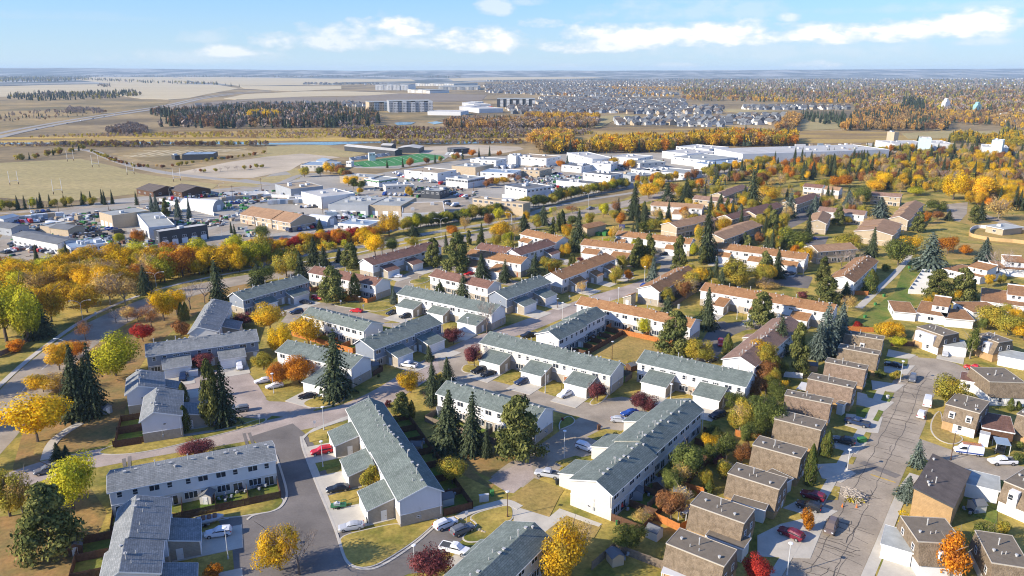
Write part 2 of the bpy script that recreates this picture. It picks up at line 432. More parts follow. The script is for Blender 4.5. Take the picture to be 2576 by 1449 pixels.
CAR = {'white': paint('white_car_paint', (.72, .72, .73)), 'silver': paint('silver_car_paint', (.42, .43, .45)), 'grey': paint('grey_car_paint', (.13, .14, .16)),
       'black': paint('black_car_paint', (.015, .017, .022)), 'red': paint('red_car_paint', (.50, .018, .022)), 'blue': paint('blue_car_paint', (.02, .06, .26)),
       'navy': paint('navy_car_paint', (.018, .035, .085)), 'maroon': paint('maroon_car_paint', (.14, .010, .025)), 'brown': paint('taupe_car_paint', (.16, .12, .10)),
       'green': paint('green_machine_paint', (.03, .16, .05))}
# ------------------------------------------------------------------ trees: normalised meshes (height 1, width 1), copied with shared data
def quads_mesh(name, cen, nor, size, asp, mats, seed, up=None):
 """many small leaf-clump faces; cen, nor (n,3); size (n,)"""
 r = np.random.RandomState(seed)
 n_ = len(cen)
 nor = nor / (np.linalg.norm(nor, axis=1, keepdims=True) + 1e-9)
 t = r.normal(size=(n_,3)) if up is None else up + r.normal(size=(n_,3)) * .15
 t -= (t * nor).sum(1, keepdims=True) * nor
 t /= np.linalg.norm(t, axis=1, keepdims=True) + 1e-9
 b = np.cross(nor, t)
 h = (size * .5)[:, None]
 a = (asp if np.ndim(asp) else np.full(n_, asp))[:, None]
 j = lambda: 1 + r.uniform(-.35,.35,(n_,1))
 v = np.stack([cen - t * h * a * j() - b * h * .5, cen + b * h * j() * .9 - t * h * .2, cen + t * h * a * j() + b * h * .3, cen - b * h * j() + t * h * .2],1).reshape(-1,3)
 me = bpy.data.meshes.new(name)
 me.vertices.add(4 * n_); me.loops.add(4 * n_); me.polygons.add(n_)
 me.vertices.foreach_set('co', v.astype(np.float32).ravel())
 me.loops.foreach_set('vertex_index', np.arange(4 * n_, dtype=np.int32))
 me.polygons.foreach_set('loop_start', np.arange(0, 4 * n_, 4, dtype=np.int32))
 me.polygons.foreach_set('loop_total', np.full(n_, 4, dtype=np.int32))
 me.materials.append(mats)
 me.update(calc_edges=True)
 return me
def decid_arrays(seed, n_=2600, nb=16, z0=.2, leaf=.055, spread=1.0, hollow=.55):
 r = np.random.RandomState(seed)
 blobs = []
 while len(blobs) < nb:
  p = r.uniform(-1,1,3)
  if np.linalg.norm(p) > 1: continue
  c = np.array([p[0] * .34 * spread, p[1] * .34 * spread, z0 + (1 - z0) * (.5 + p[2] * .33)])
  blobs.append((c, r.uniform(.12,.22), r.uniform(.5,1.2)))
 w = np.array([b[1] ** 2 * b[2] for b in blobs]); w /= w.sum()
 k = r.choice(nb, n_, p=w)
 d = r.normal(size=(n_,3)); d /= np.linalg.norm(d, axis=1, keepdims=True)
 rad = np.array([b[1] for b in blobs])[k] * (hollow + (1.12 - hollow) * r.uniform(0,1, n_) ** .6)
 c = np.array([b[0] for b in blobs])[k]
 cen = c + d * rad[:, None] * np.array([1,1,.85 * (1 - z0) / .8])
 cen[:,2] = np.clip(cen[:,2], z0 * .75,1.0)
 oc = (cen - np.array([0,0,.5])) * [2,2,1.6]
 nor = d * .7 + oc * .5 + r.normal(size=(n_,3)) * .32 + np.array([0,0,.25])
 return cen, nor, leaf * r.uniform(.6,1.3, n_)
def spruce_arrays(seed, tiers=27, z0=.05, leaf=.06, droop=.28, power=.9, fill=1.0):
 r = np.random.RandomState(seed)
 C, Nn, S, U = [], [], [], []
 for i in range(tiers):
  f = i / (tiers - 1)
  z = z0 + (1 - z0) * (f ** .92)
  rr = .5 * (1 - f) ** power + .012
  nbr = max(5, int((9 + 9 * (1 - f)) * fill))
  off = r.uniform(0,6.28)
  for k in range(nbr):
   a = off + 6.28 * k / nbr + r.uniform(-.2,.2)
   ln = rr * r.uniform(.5,1.15) * (1 + .16 * math.sin(3 * a + seed) + .1 * math.sin(7 * z * 6 + 2 * a))
   steps = max(2, int(7 * ln / .5 + 1.5))
   for s_ in range(steps):
    q = (s_ + .8) / steps
    rd = ln * q
    for side in (-1,-.4,.4,1):
     wv = side * r.uniform(.0,.065) * (1.1 - q)
     C.append((rd * math.cos(a) - wv * math.sin(a), rd * math.sin(a) + wv * math.cos(a), z - droop * rd * q + r.uniform(-.006,.008)))
     Nn.append((math.cos(a) * .45 + r.normal() * .3, math.sin(a) * .45 + r.normal() * .3,1))
     S.append(leaf * r.uniform(.65,1.15) * (1.0 - .45 * f))
     U.append((math.cos(a), math.sin(a),-.45))
 return np.array(C), np.array(Nn), np.array(S), np.array(U)
def trunk_mesh(name, mat, h=.9, r0=.022, limbs=6, z0=.2, reach=.3, seed=0, n_=6):
 r = random.Random(seed)
 mb = MB()
 mb.tube((0,0,-.01),(r.uniform(-.01,.01), r.uniform(-.01,.01), h * .5), r0, r0 * .62, n_)
 mb.tube((0,0, h * .5),(0,0, h), r0 * .62, r0 * .15, n_)
 for i in range(limbs):
  a = 2.4 * i + r.uniform(-.4,.4); z = z0 + (h * .75 - z0) * i / max(1, limbs - 1)
  ln = reach * r.uniform(.7,1.1)
  p1 = Vector((ln * .6 * math.cos(a), ln * .6 * math.sin(a), z + ln * .55))
  p2 = Vector((ln * math.cos(a + .2), ln * math.sin(a + .2), z + ln * 1.0))
  mb.tube((0,0, z), p1, r0 * .45, r0 * .28,4, cap=False); mb.tube(p1, p2, r0 * .28, r0 * .08,4, cap=False)
 return mb.mesh(name, mat)
def bare_mesh(name, mat, seed, depth=5, z0=.16, thick=.016):
 r = random.Random(seed)
 mb = MB()
 def grow(p, d, ln, rad, lv):
  q = p + d * ln
  mb.tube(p, q, rad, rad * .62,3 if lv < depth - 1 else 4, cap=False)
  if lv == 0: return
  for _ in range(3 if lv > 1 else 4):
   a = Vector((r.gauss(0,1), r.gauss(0,1), r.gauss(.35,.7))).normalized()
   nd = (d * .95 + a * .75).normalized()
   grow(q if r.random() < .75 else p + d * ln * .6, nd, ln * r.uniform(.6,.86), rad * .58, lv - 1)
 for i in range(5):
  a = i * 1.26 + r.uniform(-.3,.3)
  grow(Vector((0,0, z0 + .03 * i)), Vector((math.cos(a) * .75, math.sin(a) * .75,1)).normalized(),.2, thick * .6, depth - 1)
 xs = [abs(v[0]) for v in mb.v] + [abs(v[1]) for v in mb.v]; zs = max(v[2] for v in mb.v)
 sx = .5 / max(xs)
 mb.v = [(v[0] * sx, v[1] * sx, v[2] / zs) for v in mb.v]
 return mb.mesh(name, mat)
CROWN = {}
CROWN['decid'] = [quads_mesh('deciduous_crown', *decid_arrays(s, 7600, nb, z0, .031), 1.0, LEAF['gold'], s) for s, nb, z0 in ((1, 18, .10), (2, 24, .08), (3, 15, .14), (4, 30, .08), (5, 20, .12))]
CROWN['sparse'] = [quads_mesh('thin_crown', *decid_arrays(s, 1900, 22, .15, .030, 1.05, .2), 1.0, LEAF['tan'], s) for s in (11, 12, 13)]
CROWN['bush'] = [quads_mesh('bush_crown', *decid_arrays(s, 2600, 14, .02, .055, 1.1, .6), 1.0, LEAF['green'], s) for s in (21, 22, 23)]
CROWN['poplar'] = [quads_mesh('upright_crown', *decid_arrays(s, 3600, 26, .08, .045, 1.1, .5), 1.0, LEAF['gold'], s) for s in (25, 26, 27)]
def _spr(s, **k):
 k.setdefault('power', .78)
 c, nn, sz, u = spruce_arrays(s, **k)
 return quads_mesh('conifer_crown', c, nn, sz, 1.5, LEAF['spruce'], s, u)
CROWN['spruce'] = [_spr(31), _spr(32, power=.68, droop=.35), _spr(33, tiers=30, power=.85), _spr(34, tiers=20, power=.62, fill=.9)]
def _pine(s):
 r = np.random.RandomState(s)
 cs, ns, zs = [], [], []
 for i in range(40):
  f = i / 39
  z = .12 + .82 * f
  rad = .42 * (1 - f) ** .5 * (.55 + .5 * r.rand()) + .02
  a = r.uniform(0,6.28) + i * 2.4
  c = np.array([rad * math.cos(a) * .85, rad * math.sin(a) * .85, z])
  br = .165 * (1.1 - .5 * f)
  n_ = 230
  d = r.normal(size=(n_,3)); d /= np.linalg.norm(d, axis=1, keepdims=True)
  cs.append(c + d * br * np.array([1.1,1.1,.55]) * r.uniform(.3,1.05,(n_,1))); ns.append(d + r.normal(size=(n_,3)) * .5 + [0,0,.4]); zs.append(.036 * r.uniform(.6,1.25, n_))
 return quads_mesh('pine_crown', np.concatenate(cs), np.concatenate(ns), np.concatenate(zs), 1.5, LEAF['pine'], s)
CROWN['pine'] = [_pine(s) for s in (41, 42, 43)]
def _cedar(s):
 r = np.random.RandomState(s)
 n_ = 2800
 z = r.uniform(0,1, n_) ** .9
 prof = .5 * np.minimum(1,(1 - z) * 2.2 + .04) ** .75 * (.82 + .18 * np.minimum(1, z * 8))
 a = r.uniform(0,6.28, n_)
 lump = 1 + .13 * np.sin(3 * a + 9 * z + s) + .1 * np.sin(5 * a - 14 * z)
 rr = prof * lump * r.uniform(.75,1.03, n_)
 cen = np.stack([rr * np.cos(a), rr * np.sin(a),.01 + z * .98],1)
 nor = np.stack([np.cos(a), np.sin(a),.35 * np.ones(n_)],1) + r.normal(size=(n_,3)) * .35
 return quads_mesh('cedar_crown', cen, nor, .06 * r.uniform(.6, 1.2, n_), 1.0, LEAF['cedar'], s)
CROWN['cedar'] = [_cedar(51), _cedar(52)]
CROWN['bare'] = [bare_mesh('bare_branches', LEAF['twig'], s) for s in (61, 62, 63)]
TRUNK = {'decid': trunk_mesh('trunk', BARK, .82, .024, 7, .18, .34, 1), 'pale': trunk_mesh('trunk', BARKP, .85, .02, 8, .16, .36, 2),
         'con': trunk_mesh('trunk', BARK, .96, .02, 0, seed=3), 'stub': trunk_mesh('trunk', BARK, .5, .03, 5, .05, .3, 4),
         'bare': trunk_mesh('trunk', BARK, .42, .024, 0, seed=5)}
# kind -> (object name, crown family, leaf material, trunk, words, category)
KIND = {
 'spruce': ('spruce_tree', 'spruce', 'spruce', 'con', 'dark green spruce', 'tree'), 'blue': ('spruce_tree', 'spruce', 'blue', 'con', 'blue-green spruce', 'tree'),
 'pine': ('pine_tree', 'pine', 'pine', 'con', 'olive green pine', 'tree'), 'cedar': ('cedar_tree', 'cedar', 'cedar', 'stub', 'narrow columnar cedar', 'tree'),
 'yellow': ('ash_tree', 'decid', 'yellow', 'decid', 'bright yellow tree', 'tree'), 'gold': ('birch_tree', 'decid', 'gold', 'decid', 'golden tree', 'tree'),
 'lime': ('ash_tree', 'decid', 'lime', 'decid', 'yellow-green tree', 'tree'), 'olive': ('elm_tree', 'decid', 'olive', 'decid', 'olive brown tree', 'tree'),
 'green': ('elm_tree', 'decid', 'green', 'decid', 'leafy green tree', 'tree'), 'orange': ('maple_tree', 'decid', 'orange', 'decid', 'orange tree', 'tree'),
 'tan': ('aspen_tree', 'sparse', 'tan', 'pale', 'thin tan tree', 'tree'), 'rust': ('maple_tree', 'decid', 'rust', 'decid', 'rust brown tree', 'tree'),
 'red': ('maple_tree', 'decid', 'red', 'decid', 'red tree', 'tree'), 'plum': ('plum_tree', 'decid', 'plum', 'decid', 'dark red plum tree', 'tree'),
 'bare': ('bare_tree', 'bare', 'twig', 'bare', 'leafless grey tree', 'tree'), 'poplar': ('poplar_tree', 'poplar', 'gold', 'pale', 'slim golden poplar', 'tree'),
 'poplaro': ('poplar_tree', 'poplar', 'orange', 'pale', 'slim orange poplar', 'tree'), 'poplarg': ('poplar_tree', 'poplar', 'green', 'pale', 'slim green poplar', 'tree'),
 'poplary': ('poplar_tree', 'poplar', 'lime', 'pale', 'slim yellow-green poplar', 'tree'), 'polive': ('poplar_tree', 'poplar', 'olive', 'pale', 'slim olive poplar', 'tree'),
 'bush': ('bush', 'bush', 'green', 'stub', 'round green bush', 'bush'), 'bushy': ('bush', 'bush', 'yellow', 'stub', 'yellow bush', 'bush'),
 'busho': ('bush', 'bush', 'olive', 'stub', 'olive bush', 'bush'), 'bushr': ('bush', 'bush', 'rust', 'stub', 'rust coloured bush', 'bush'),
 'bushp': ('bush', 'bush', 'plum', 'stub', 'dark red bush', 'bush'), 'bushred': ('bush', 'bush', 'red', 'stub', 'bright red bush', 'bush'), 'bushor': ('bush', 'bush', 'orange', 'stub', 'orange bush', 'bush'),
 'bushb': ('bush', 'sparse', 'tan', 'stub', 'thin twiggy bush', 'bush'), 'redbare': ('bare_tree', 'sparse', 'rust', 'bare', 'thin reddish tree', 'tree'),
}
TN = [0]
def tree_at(kind, pos, h, w, label=None, place=None, group=None, u=0):
 nm, fam, leaf, tr, words, cat = KIND[kind]
 TN[0] += 1
 k = TN[0]
 a = (k * 2.399) % 6.28
 if label: w *= {'decid': 1.12, 'sparse': 1.12, 'spruce': 1.18, 'pine': 1.12}.get(fam, 1)
 if label:
  o = empty(nm, pos, a, label, cat, group or 'trees and bushes of the neighbourhood')
 else:
  o = empty(nm, pos, a)
  rank_label(o, words, place, u, cat, group or 'trees ' + place)
 q = .92 + .16 * ((k * .618) % 1)
 if fam != 'cedar': o.rotation_euler = (.03 * math.sin(k * 1.7), .03 * math.sin(k * 2.9), a)
 ob('trunk', TRUNK[tr], o, scale=(h, h, h))
 ob('branches' if fam == 'bare' else 'crown', CROWN[fam][k % len(CROWN[fam])], o, scale=(w * q, w * (2 - q), h), mat=LEAF[leaf])
 if fam == 'sparse': ob('branches', CROWN['bare'][k % 3], o, scale=(w * .85, w * .85, h * .92))
 return o
def trees(place, s, group=None):
 """lines: kind base_x,base_y top_y width [| label]   (tile names switch tile)"""
 tile = 'p'
 for ln in s.strip().splitlines():
  ln = ln.strip()
  if not ln: continue
  lab = None
  if '|' in ln: ln, lab = [t.strip() for t in ln.split('|')]
  w = ln.split()
  if w[0] in TILES: tile = w[0]; w = w[1:]
  x, y = map(float, w[1].split(','))
  b = pts(f'{tile} {x},{y}')[0]
  t = pts(f'{tile} {x},{w[2]}')[0][1]
  k = 1.0 if tile == 'p' else TILES[tile][2] * .838542
  wd = float(w[3]) * k * mpp(b)
  h = max(1.0, height_at(b, t))
  tree_at(w[0], G(b), h, wd, lab, place, group, b[0])
def in_poly(x, y, P):
 c = False
 for i in range(len(P)):
  x1, y1 = P[i]; x2, y2 = P[i - 1]
  if (y1 > y) != (y2 > y) and x < (x2 - x1) * (y - y1) / (y2 - y1) + x1: c = not c
 return c
def blocked(x, y):
 for ax, ay, an, x0, x1, y0, y1 in FOOT:
  dx, dy = x - ax, y - ay
  if dx * dx + dy * dy > 9000: continue
  c, s = math.cos(an), math.sin(an)
  if x0 < dx * c + dy * s < x1 and y0 < -dx * s + dy * c < y1: return True
 for P, hw in ROADS:
  for a, b in zip(P, P[1:]):
   ux, uy = b[0] - a[0], b[1] - a[1]; L2 = ux * ux + uy * uy
   t = min(1, max(0,((x - a[0]) * ux + (y - a[1]) * uy) / max(L2,1e-6)))
   if (a[0] + ux * t - x) ** 2 + (a[1] + uy * t - y) ** 2 < hw * hw: return True
 return False
def scatter(place, poly, n_, kinds, seed, hscale=1.0, gap=3.0, group=None):
 """individual trees standing inside a picture polygon (on the ground)"""
 r = random.Random(seed)
 P = [tuple(G(p)[:2]) for p in pts(poly)]
 xs, ys = [p[0] for p in P], [p[1] for p in P]
 got, tries = [],0
 while len(got) < n_ and tries < 20000:
  tries += 1
  x, y = r.uniform(min(xs), max(xs)), r.uniform(min(ys), max(ys))
  if not in_poly(x, y, P) or any((x - a) ** 2 + (y - b) ** 2 < gap * gap for a, b in got) or blocked(x, y): continue
  got.append((x, y))
 ks = [k for k, c in kinds for _ in range(c)]
 for x, y in got:
  k = r.choice(ks)
  fam = KIND[k][1]
  h = {'spruce': r.uniform(9, 16), 'pine': r.uniform(8, 13), 'bush': r.uniform(1.5, 3.5), 'cedar': r.uniform(4, 7), 'poplar': r.uniform(7, 12)}.get(fam, r.uniform(6.5, 11.5)) * hscale
  w = h * {'spruce': .42, 'pine': .55, 'bush': 1.3, 'cedar': .25, 'poplar': .5}.get(fam, .85) * r.uniform(.8, 1.15)
  tree_at(k,(x, y,0), h, w, None, place, group, P3((x, y,0))[0])
# ------------------------------------------------------------------ windows, doors: unit meshes, shared
def win_mesh(w, h, panes, horiz=False, door=False):
 fr, gl = MB(), MB()
 t = .09
 fr.box(-w / 2, w / 2,-.06,.02,0, t); fr.box(-w / 2, w / 2,-.06,.02, h - t, h)
 for i in range(panes + 1):
  x = -w / 2 + t / 2 + (w - t) * i / panes
  fr.box(x - t / 2, x + t / 2,-.058,.02, t, h - t)
 if horiz: fr.box(-w / 2 + t, w / 2 - t,-.05,.02, h * .42, h * .42 + .05)
 gl.box(-w / 2 + t * .6, w / 2 - t * .6,-.03,.01, t * .6, h - t * .6)
 return fr.mesh('window_frame', M['trim']), gl.mesh('window_pane', M['glass'])
WIN = {'n': win_mesh(1.0, 1.25, 1, True), 'w': win_mesh(1.9, 1.25, 2), 's': win_mesh(1.7, .65, 3), 't': win_mesh(2.5, 1.55, 3), 'p': win_mesh(1.9, 2.05, 2), 'b': win_mesh(.7, .5, 1)}
def door_mesh(mat):
 mb = MB(); mb.box(-.46,.46,-.05,.02,0,2.05,0); mb.box(-.56,-.47,-.07,.02,0,2.12,1); mb.box(.47,.56,-.07,.02,0,2.12,1); mb.box(-.56,.56,-.068,.02,2.06,2.16,1)
 mb.box(.3,.38,-.09,-.05,.95,1.05,2)
 return mb.mesh('door', [mat, M['trim'], M['ventd']])
DOOR = {'white': door_mesh(M['trim']), 'brown': door_mesh(pm('brown_door', (.30, .12, .05), .6, .05)), 'red': door_mesh(pm('red_door', (.35, .03, .03), .6, .05))}
_gd = MB(); _gd.box(-1.25,1.25,-.03,.02,0,2.15)
for _i in range(4): _gd.box(-1.22,1.22,-.045,-.031,.04 + _i * .53,.52 + _i * .53)
GDOOR = _gd.mesh('garage_door', M['gdoor'])
def vent_meshes():
 a = MB(); a.tube((0,0,-.3),(0,0,1.15),.1,.1,7); a.tube((0,0,1.15),(0,0,1.32),.15,.15,7)
 b = MB(); b.box(-.2,.2,-.2,.2,-.25,.2); b.box(-.27,.27,-.27,.27,.205,.27)
 c = MB(); c.tube((0,0,-.3),(0,0,.55),.08,.08,6)
 d = MB(); d.tube((0,0,-.3),(0,0,.25),.17,.17,8); d.tube((0,0,.25),(0,0,.42),.27,.24,8)
 return [('chimney_pipe', a.mesh('chimney_pipe', M['vent'])), ('roof_vent', b.mesh('roof_vent', M['vent'])), ('vent_pipe', c.mesh('vent_pipe', M['vent'])), ('roof_vent', d.mesh('roof_vent', M['vent']))]
VENT = vent_meshes()
DSPOUT = MB(); DSPOUT.box(-.06, .06, -.1, -.02, .15, 1); DSPOUT = DSPOUT.mesh('downspout', M['trim'])
BIN = MB(); BIN.prism([(-.3, 0), (.3, 0), (.36, 1), (-.36, 1)], -.33, .33, 'y'); BIN.box(-.4, .4, -.37, .37, 1.003, 1.08); BIN = BIN.mesh('waste_bin', pm('dark_bin_plastic', (.03, .035, .035), .6, .1))
def add_win(parent, kind, x, y, z, rz, lod=0):
 f, p = WIN[kind]
 o = ob('window', f, parent, (x, y, z), rz)
 ob('pane', p, o)
 return o
ZC = [0]
ROADS = []
def zstep(z):
 ZC[0] += 1
 return z + .0003 * ZC[0] if z < .1 else z + .00002 * ZC[0]
def slab(name, poly, z, mat, zb=-.02, world_xy=False, kind='structure', edge=None):
 """flat sheet with real sides; poly = picture string or world xy list"""
 z = zstep(z)
 P = poly if world_xy else [tuple(G(p)[:2]) for p in pts(poly)]
 a = sum(P[i - 1][0] * P[i][1] - P[i][0] * P[i - 1][1] for i in range(len(P)))
 if a < 0: P = P[::-1]
 from mathutils.geometry import tessellate_polygon
 mb = MB()
 k = len(P)
 mb.v = [(x, y, z) for x, y in P] + [(x, y, zb) for x, y in P]
 for tri in tessellate_polygon([[Vector((x, y,0)) for x, y in P]]):
  t = list(tri)
  (x1, y1),(x2, y2),(x3, y3) = P[t[0]], P[t[1]], P[t[2]]
  if (x2 - x1) * (y3 - y1) - (x3 - x1) * (y2 - y1) < 0: t.reverse()
  mb.f.append(tuple(t)); mb.m.append(0)
 for i in range(k):
  j = (i + 1) % k
  mb.f.append((i + k, j + k, j, i)); mb.m.append(0)
 o = build(mb, name, mat)
 return tag(o, kind=kind)
def smooth(P, it=2, closed=True):
 for _ in range(it):
  Q = []
  n_ = len(P)
  rng_ = range(n_ if closed else n_ - 1)
  if not closed: Q.append(P[0])
  for i in rng_:
   a, b = P[i], P[(i + 1) % n_]
   Q += [(a[0] * .75 + b[0] * .25, a[1] * .75 + b[1] * .25),(a[0] * .25 + b[0] * .75, a[1] * .25 + b[1] * .75)]
  if not closed: Q.append(P[-1])
  P = Q
 return P
def ribbon(name, line, width, z, mat, zb=-.02, world_xy=False, it=2, off=0.0, kind='structure'):
 """road or strip following a picture polyline"""
 z = zstep(z)
 P = line if world_xy else [tuple(G(p)[:2]) for p in pts(line)]
 P = smooth(P, it, False)
 if name in ('street', 'main_road'): ROADS.append((P, width / 2 + .8))
 mb = MB()
 n_ = len(P)
 for i,(x, y) in enumerate(P):
  a, b = P[max(0, i - 1)], P[min(n_ - 1, i + 1)]
  d = Vector((b[0] - a[0], b[1] - a[1])).normalized()
  nx, ny = -d.y, d.x
  for s_ in (-1,1):
   q = off + s_ * width / 2
   mb.v += [(x + nx * q, y + ny * q, z),(x + nx * q, y + ny * q, zb)]
 for i in range(n_ - 1):
  k = 4 * i
  mb.f += [(k, k + 4, k + 6, k + 2),(k + 1, k + 5, k + 4, k),(k + 2, k + 6, k + 7, k + 3)]
  mb.m += [0,0,0]
 mb.f += [(1,0,2,3),(4 * n_ - 4,4 * n_ - 3,4 * n_ - 1,4 * n_ - 2)]; mb.m += [0,0]
 return tag(build(mb, name, mat), kind=kind)
def island(poly, mat=None, it=2, kerb=.28, name='lawn'):
 """kerbed lawn: concrete kerb ring with grass a step up inside"""
 P = [tuple(G(p)[:2]) for p in pts(poly)]
 P = smooth(P, it)
 slab('kerb', P, .13, M['kerb'], world_xy=True)
 a = sum(P[i - 1][0] * P[i][1] - P[i][0] * P[i - 1][1] for i in range(len(P)))
 sgn = 1 if a > 0 else -1
 Q, n_ = [], len(P)
 for i in range(n_):
  p0, p1, p2 = Vector(P[i - 1]), Vector(P[i]), Vector(P[(i + 1) % n_])
  d = (p2 - p0)
  if d.length < 1e-6: continue
  d.normalize()
  Q.append((p1.x - d.y * kerb * sgn, p1.y + d.x * kerb * sgn))
 slab(name, Q, .16, mat or M['lawn'], world_xy=True)
# ------------------------------------------------------------------ fences
def fence(label, P, h=1.7, mat='wood', closed=False, cat='fence', group='wooden yard fences', post=2.4, gapx=.012):
 """P world points; posts and board panels are parts"""
 lines = P if isinstance(P[0], list) else [P]
 P = lines[0]
 c = Vector((sum(p[0] for p in P) / len(P), sum(p[1] for p in P) / len(P),0))
 root = empty('fence', c, 0, label, cat, group)
 pm_ = MB(); pm_.box(-.06, .06, -.06, .06, 0, h + .12); pm_ = pm_.mesh('post', M[mat])
 r = random.Random(int(c.x * 10))
 for a, b in [(ln[i], ln[i + 1]) for ln in lines for i in range(len(ln) - 1)]:
  a, b = Vector((*a[:2],0)), Vector((*b[:2],0))
  d = b - a; L = d.length
  if L < .3: continue
  ang = math.atan2(d.y, d.x); d.normalize()
  k = max(1, round(L / post))
  for j in range(k + 1):
   ob('post', pm_, root, a + d * (L * j / k) - c, ang)
  for j in range(k):
   mb = MB()
   x0, x1 = L * j / k + .065, L * (j + 1) / k - .065
   nb = max(2, int((x1 - x0) / .19))
   for q in range(nb):
    xa = x0 + (x1 - x0) * q / nb
    mb.box(xa, xa + (x1 - x0) / nb - gapx,-.02,.02,.06 + r.uniform(0,.02), h + r.uniform(-.03,.03), bottom=False)
   mb.box(x0, x1,.021,.06,.3,.4); mb.box(x0, x1,.021,.06, h - .35, h - .25)
   o = build(mb, 'board_panel', M[mat], root, loc=a - c, rz=ang)
   o['kind'] = 'stuff'
 return root
def fencep(label, s, **k):
 return fence(label, [G(p) for p in pts(s)], **k)
# ------------------------------------------------------------------ row houses
FOOT = []
def short(s, k=16):
 w = s.split()[:k]
 while w[-1].strip(',') in 'with and the of in to a by before behind beside its on at towards cut off among above two three whose from left right half'.split(): w.pop()
 return ' '.join(w).rstrip(',')
def row(label, line, side='L', W=8.3, fr=.65, roof='roof_green', wall='white', base='beige', gar=(), jog=(), z=5.7, lod=0, rise=1.75, front=True,
  pads=True, yard=None, yardmat='wood', group='grey roofed row houses', vents=True, flip=None, wains=2.5, plain=False, padlen=6.5, seed=0, unit=6.0):
 p1, p2 = pts(line)
 a, b = G(p1, z), G(p2, z)
 if side == 'R': a, b = b, a; jog = [(1 - t, d) for t, d in jog]
 d = (b - a); L = d.length; ang = math.atan2(d.y, d.x)
 root = empty('row_house', (a.x, a.y, 0), ang, label, 'row house', group)
 inv = Matrix.Rotation(-ang, 3, 'Z')
 loc = lambda v: inv @ Vector((v.x - a.x, v.y - a.y,0))
 r = random.Random(seed + int(p1[0]))
 # garages: outer eave given in the picture at z=3
 GA = []
 for g in gar:
  far = False
  q = [loc(G(p,3.0)) for p in pts(g)]
  x0, x1 = sorted((q[0].x, q[1].x)); yo = (q[0].y + q[1].y) / 2
  far = yo > W / 2
  out = (yo - W) if far else -yo
  GA.append((x0, x1, max(3.0, min(9.5, out)), far))
 cuts = [0.0] + sorted(t * L for t, _ in jog) + [L]
 offs = [0.0] + [dd for _, dd in sorted(jog)]
 yr = W * fr
 def seg_of(x):
  for i in range(len(cuts) - 1):
   if x <= cuts[i + 1] + 1e-6: return offs[i]
  return offs[-1]
 def roof_z(y): return z + rise * (1 - (abs(y - yr) / yr if y < yr else (y - yr) / (W - yr)))
 wallm, basem, fas = MB(), MB(), MB()
 for i in range(len(cuts) - 1):
  x0, x1, dy = cuts[i], cuts[i + 1], offs[i]
  rf = MB()
  oh = .42
  s1, s2 = rise / yr, rise / (W - yr)
  g0 = .35 if i == 0 else 0; g1 = .35 if i == len(cuts) - 2 else 0
  dz = .12 * (i % 2)
  za = z - oh * s1 + dz; zb = z - oh * s2 + dz
  th = .16
  rf.prism([(-oh + dy, za), (yr + dy, z + rise + dz), (W + oh + dy, zb), (W + oh + dy, zb + th), (yr + dy, z + rise + th + dz), (-oh + dy, za + th)], x0 - g0, x1 + g1, 'x')
  ro = build(rf, 'roof', M[roof], root)
  # white fascia boards
  fas.box(x0 - g0, x1 + g1,-oh + dy - .05,-oh + dy - .003, za - .06, za + th - .02)
  fas.box(x0 - g0, x1 + g1, W + oh + dy + .003, W + oh + dy + .05, zb - .06, zb + th - .02)
  for gx, on in ((x0 - g0 - .05, g0),(x1 + g1 + .003, g1)):
   if on:
    fas.prism([(-oh + dy, za - .08), (yr + dy, z + rise - .08 + dz), (W + oh + dy, zb - .08), (W + oh + dy, zb + th), (yr + dy, z + rise + th + dz), (-oh + dy, za + th)], gx, gx + .047, 'x')
  fas.box(x0 - (.07 if g0 else 0), x1 + (.07 if g1 else 0), dy - .07, W + dy + .07, wains - .001, wains + .12)
  wallm.prism([(dy, wains), (dy, z), (yr + dy, z + rise - .02), (W + dy, z), (W + dy, wains)], x0, x1, 'x')
  basem.box(x0 - (.04 if g0 else 0), x1 + (.04 if g1 else 0), dy - .04, W + dy + .04,-.05, wains - .002)
  if vents:
   nu = max(1, round((x1 - x0) / unit))
   for k in range(nu):
    xc = x0 + (k + .5) * (x1 - x0) / nu
    for vk, dx, fy in ((0,-1.2,.92),(1,1.5,.95),(2,.4,.7),(3,2.3,1.12),(2,-2.1,.78),(1,-.2,.97)):
     if r.random() < .3: continue
     y = min(max(yr * (fy + r.uniform(-.06,.06)),.6), W - .6)
     if fr < .5: y = W - (W - yr) * (fy + r.uniform(-.06,.06)); y = min(max(y,.6), W - .6)
     nm, me = VENT[vk]
     ob(nm, me, ro,(xc + dx + r.uniform(-.3,.3), y + dy, roof_z(y) + dz + th), r.uniform(-.1,.1))
 build(wallm, 'wall', M[wall], root)
 build(basem, 'lower_wall', M[base], root)
 build(fas, 'fascia', M['trim'], root)
 for x, y, rr in ((-.02,.3,-math.pi / 2),(L + .02,.3, math.pi / 2),(L + .02, W - .3 + offs[-1], math.pi / 2)):
  ob('downspout', DSPOUT, root, (x, y, 0), rr, scale=(1, 1, z - .3))
 mb_ = MB(); mb_.box(-.2, .2, -.16, 0, .9, 1.6); mb_.tube((0, -.08, 1.6), (0, -.08, 3.4), .03, .03, 5); mb_ = mb_.mesh('meter_box', M['metalg'])
 for x, rr in ((-.05,-math.pi / 2),(L + .05, math.pi / 2)):
  ob('meter_box', mb_, root, (x, W * r.uniform(.3, .7), 0), rr)
  if r.random() < .6: add_win(root, 'b', x, W * r.uniform(.35, .6), 1.2 if r.random() < .6 else 3.9, rr)
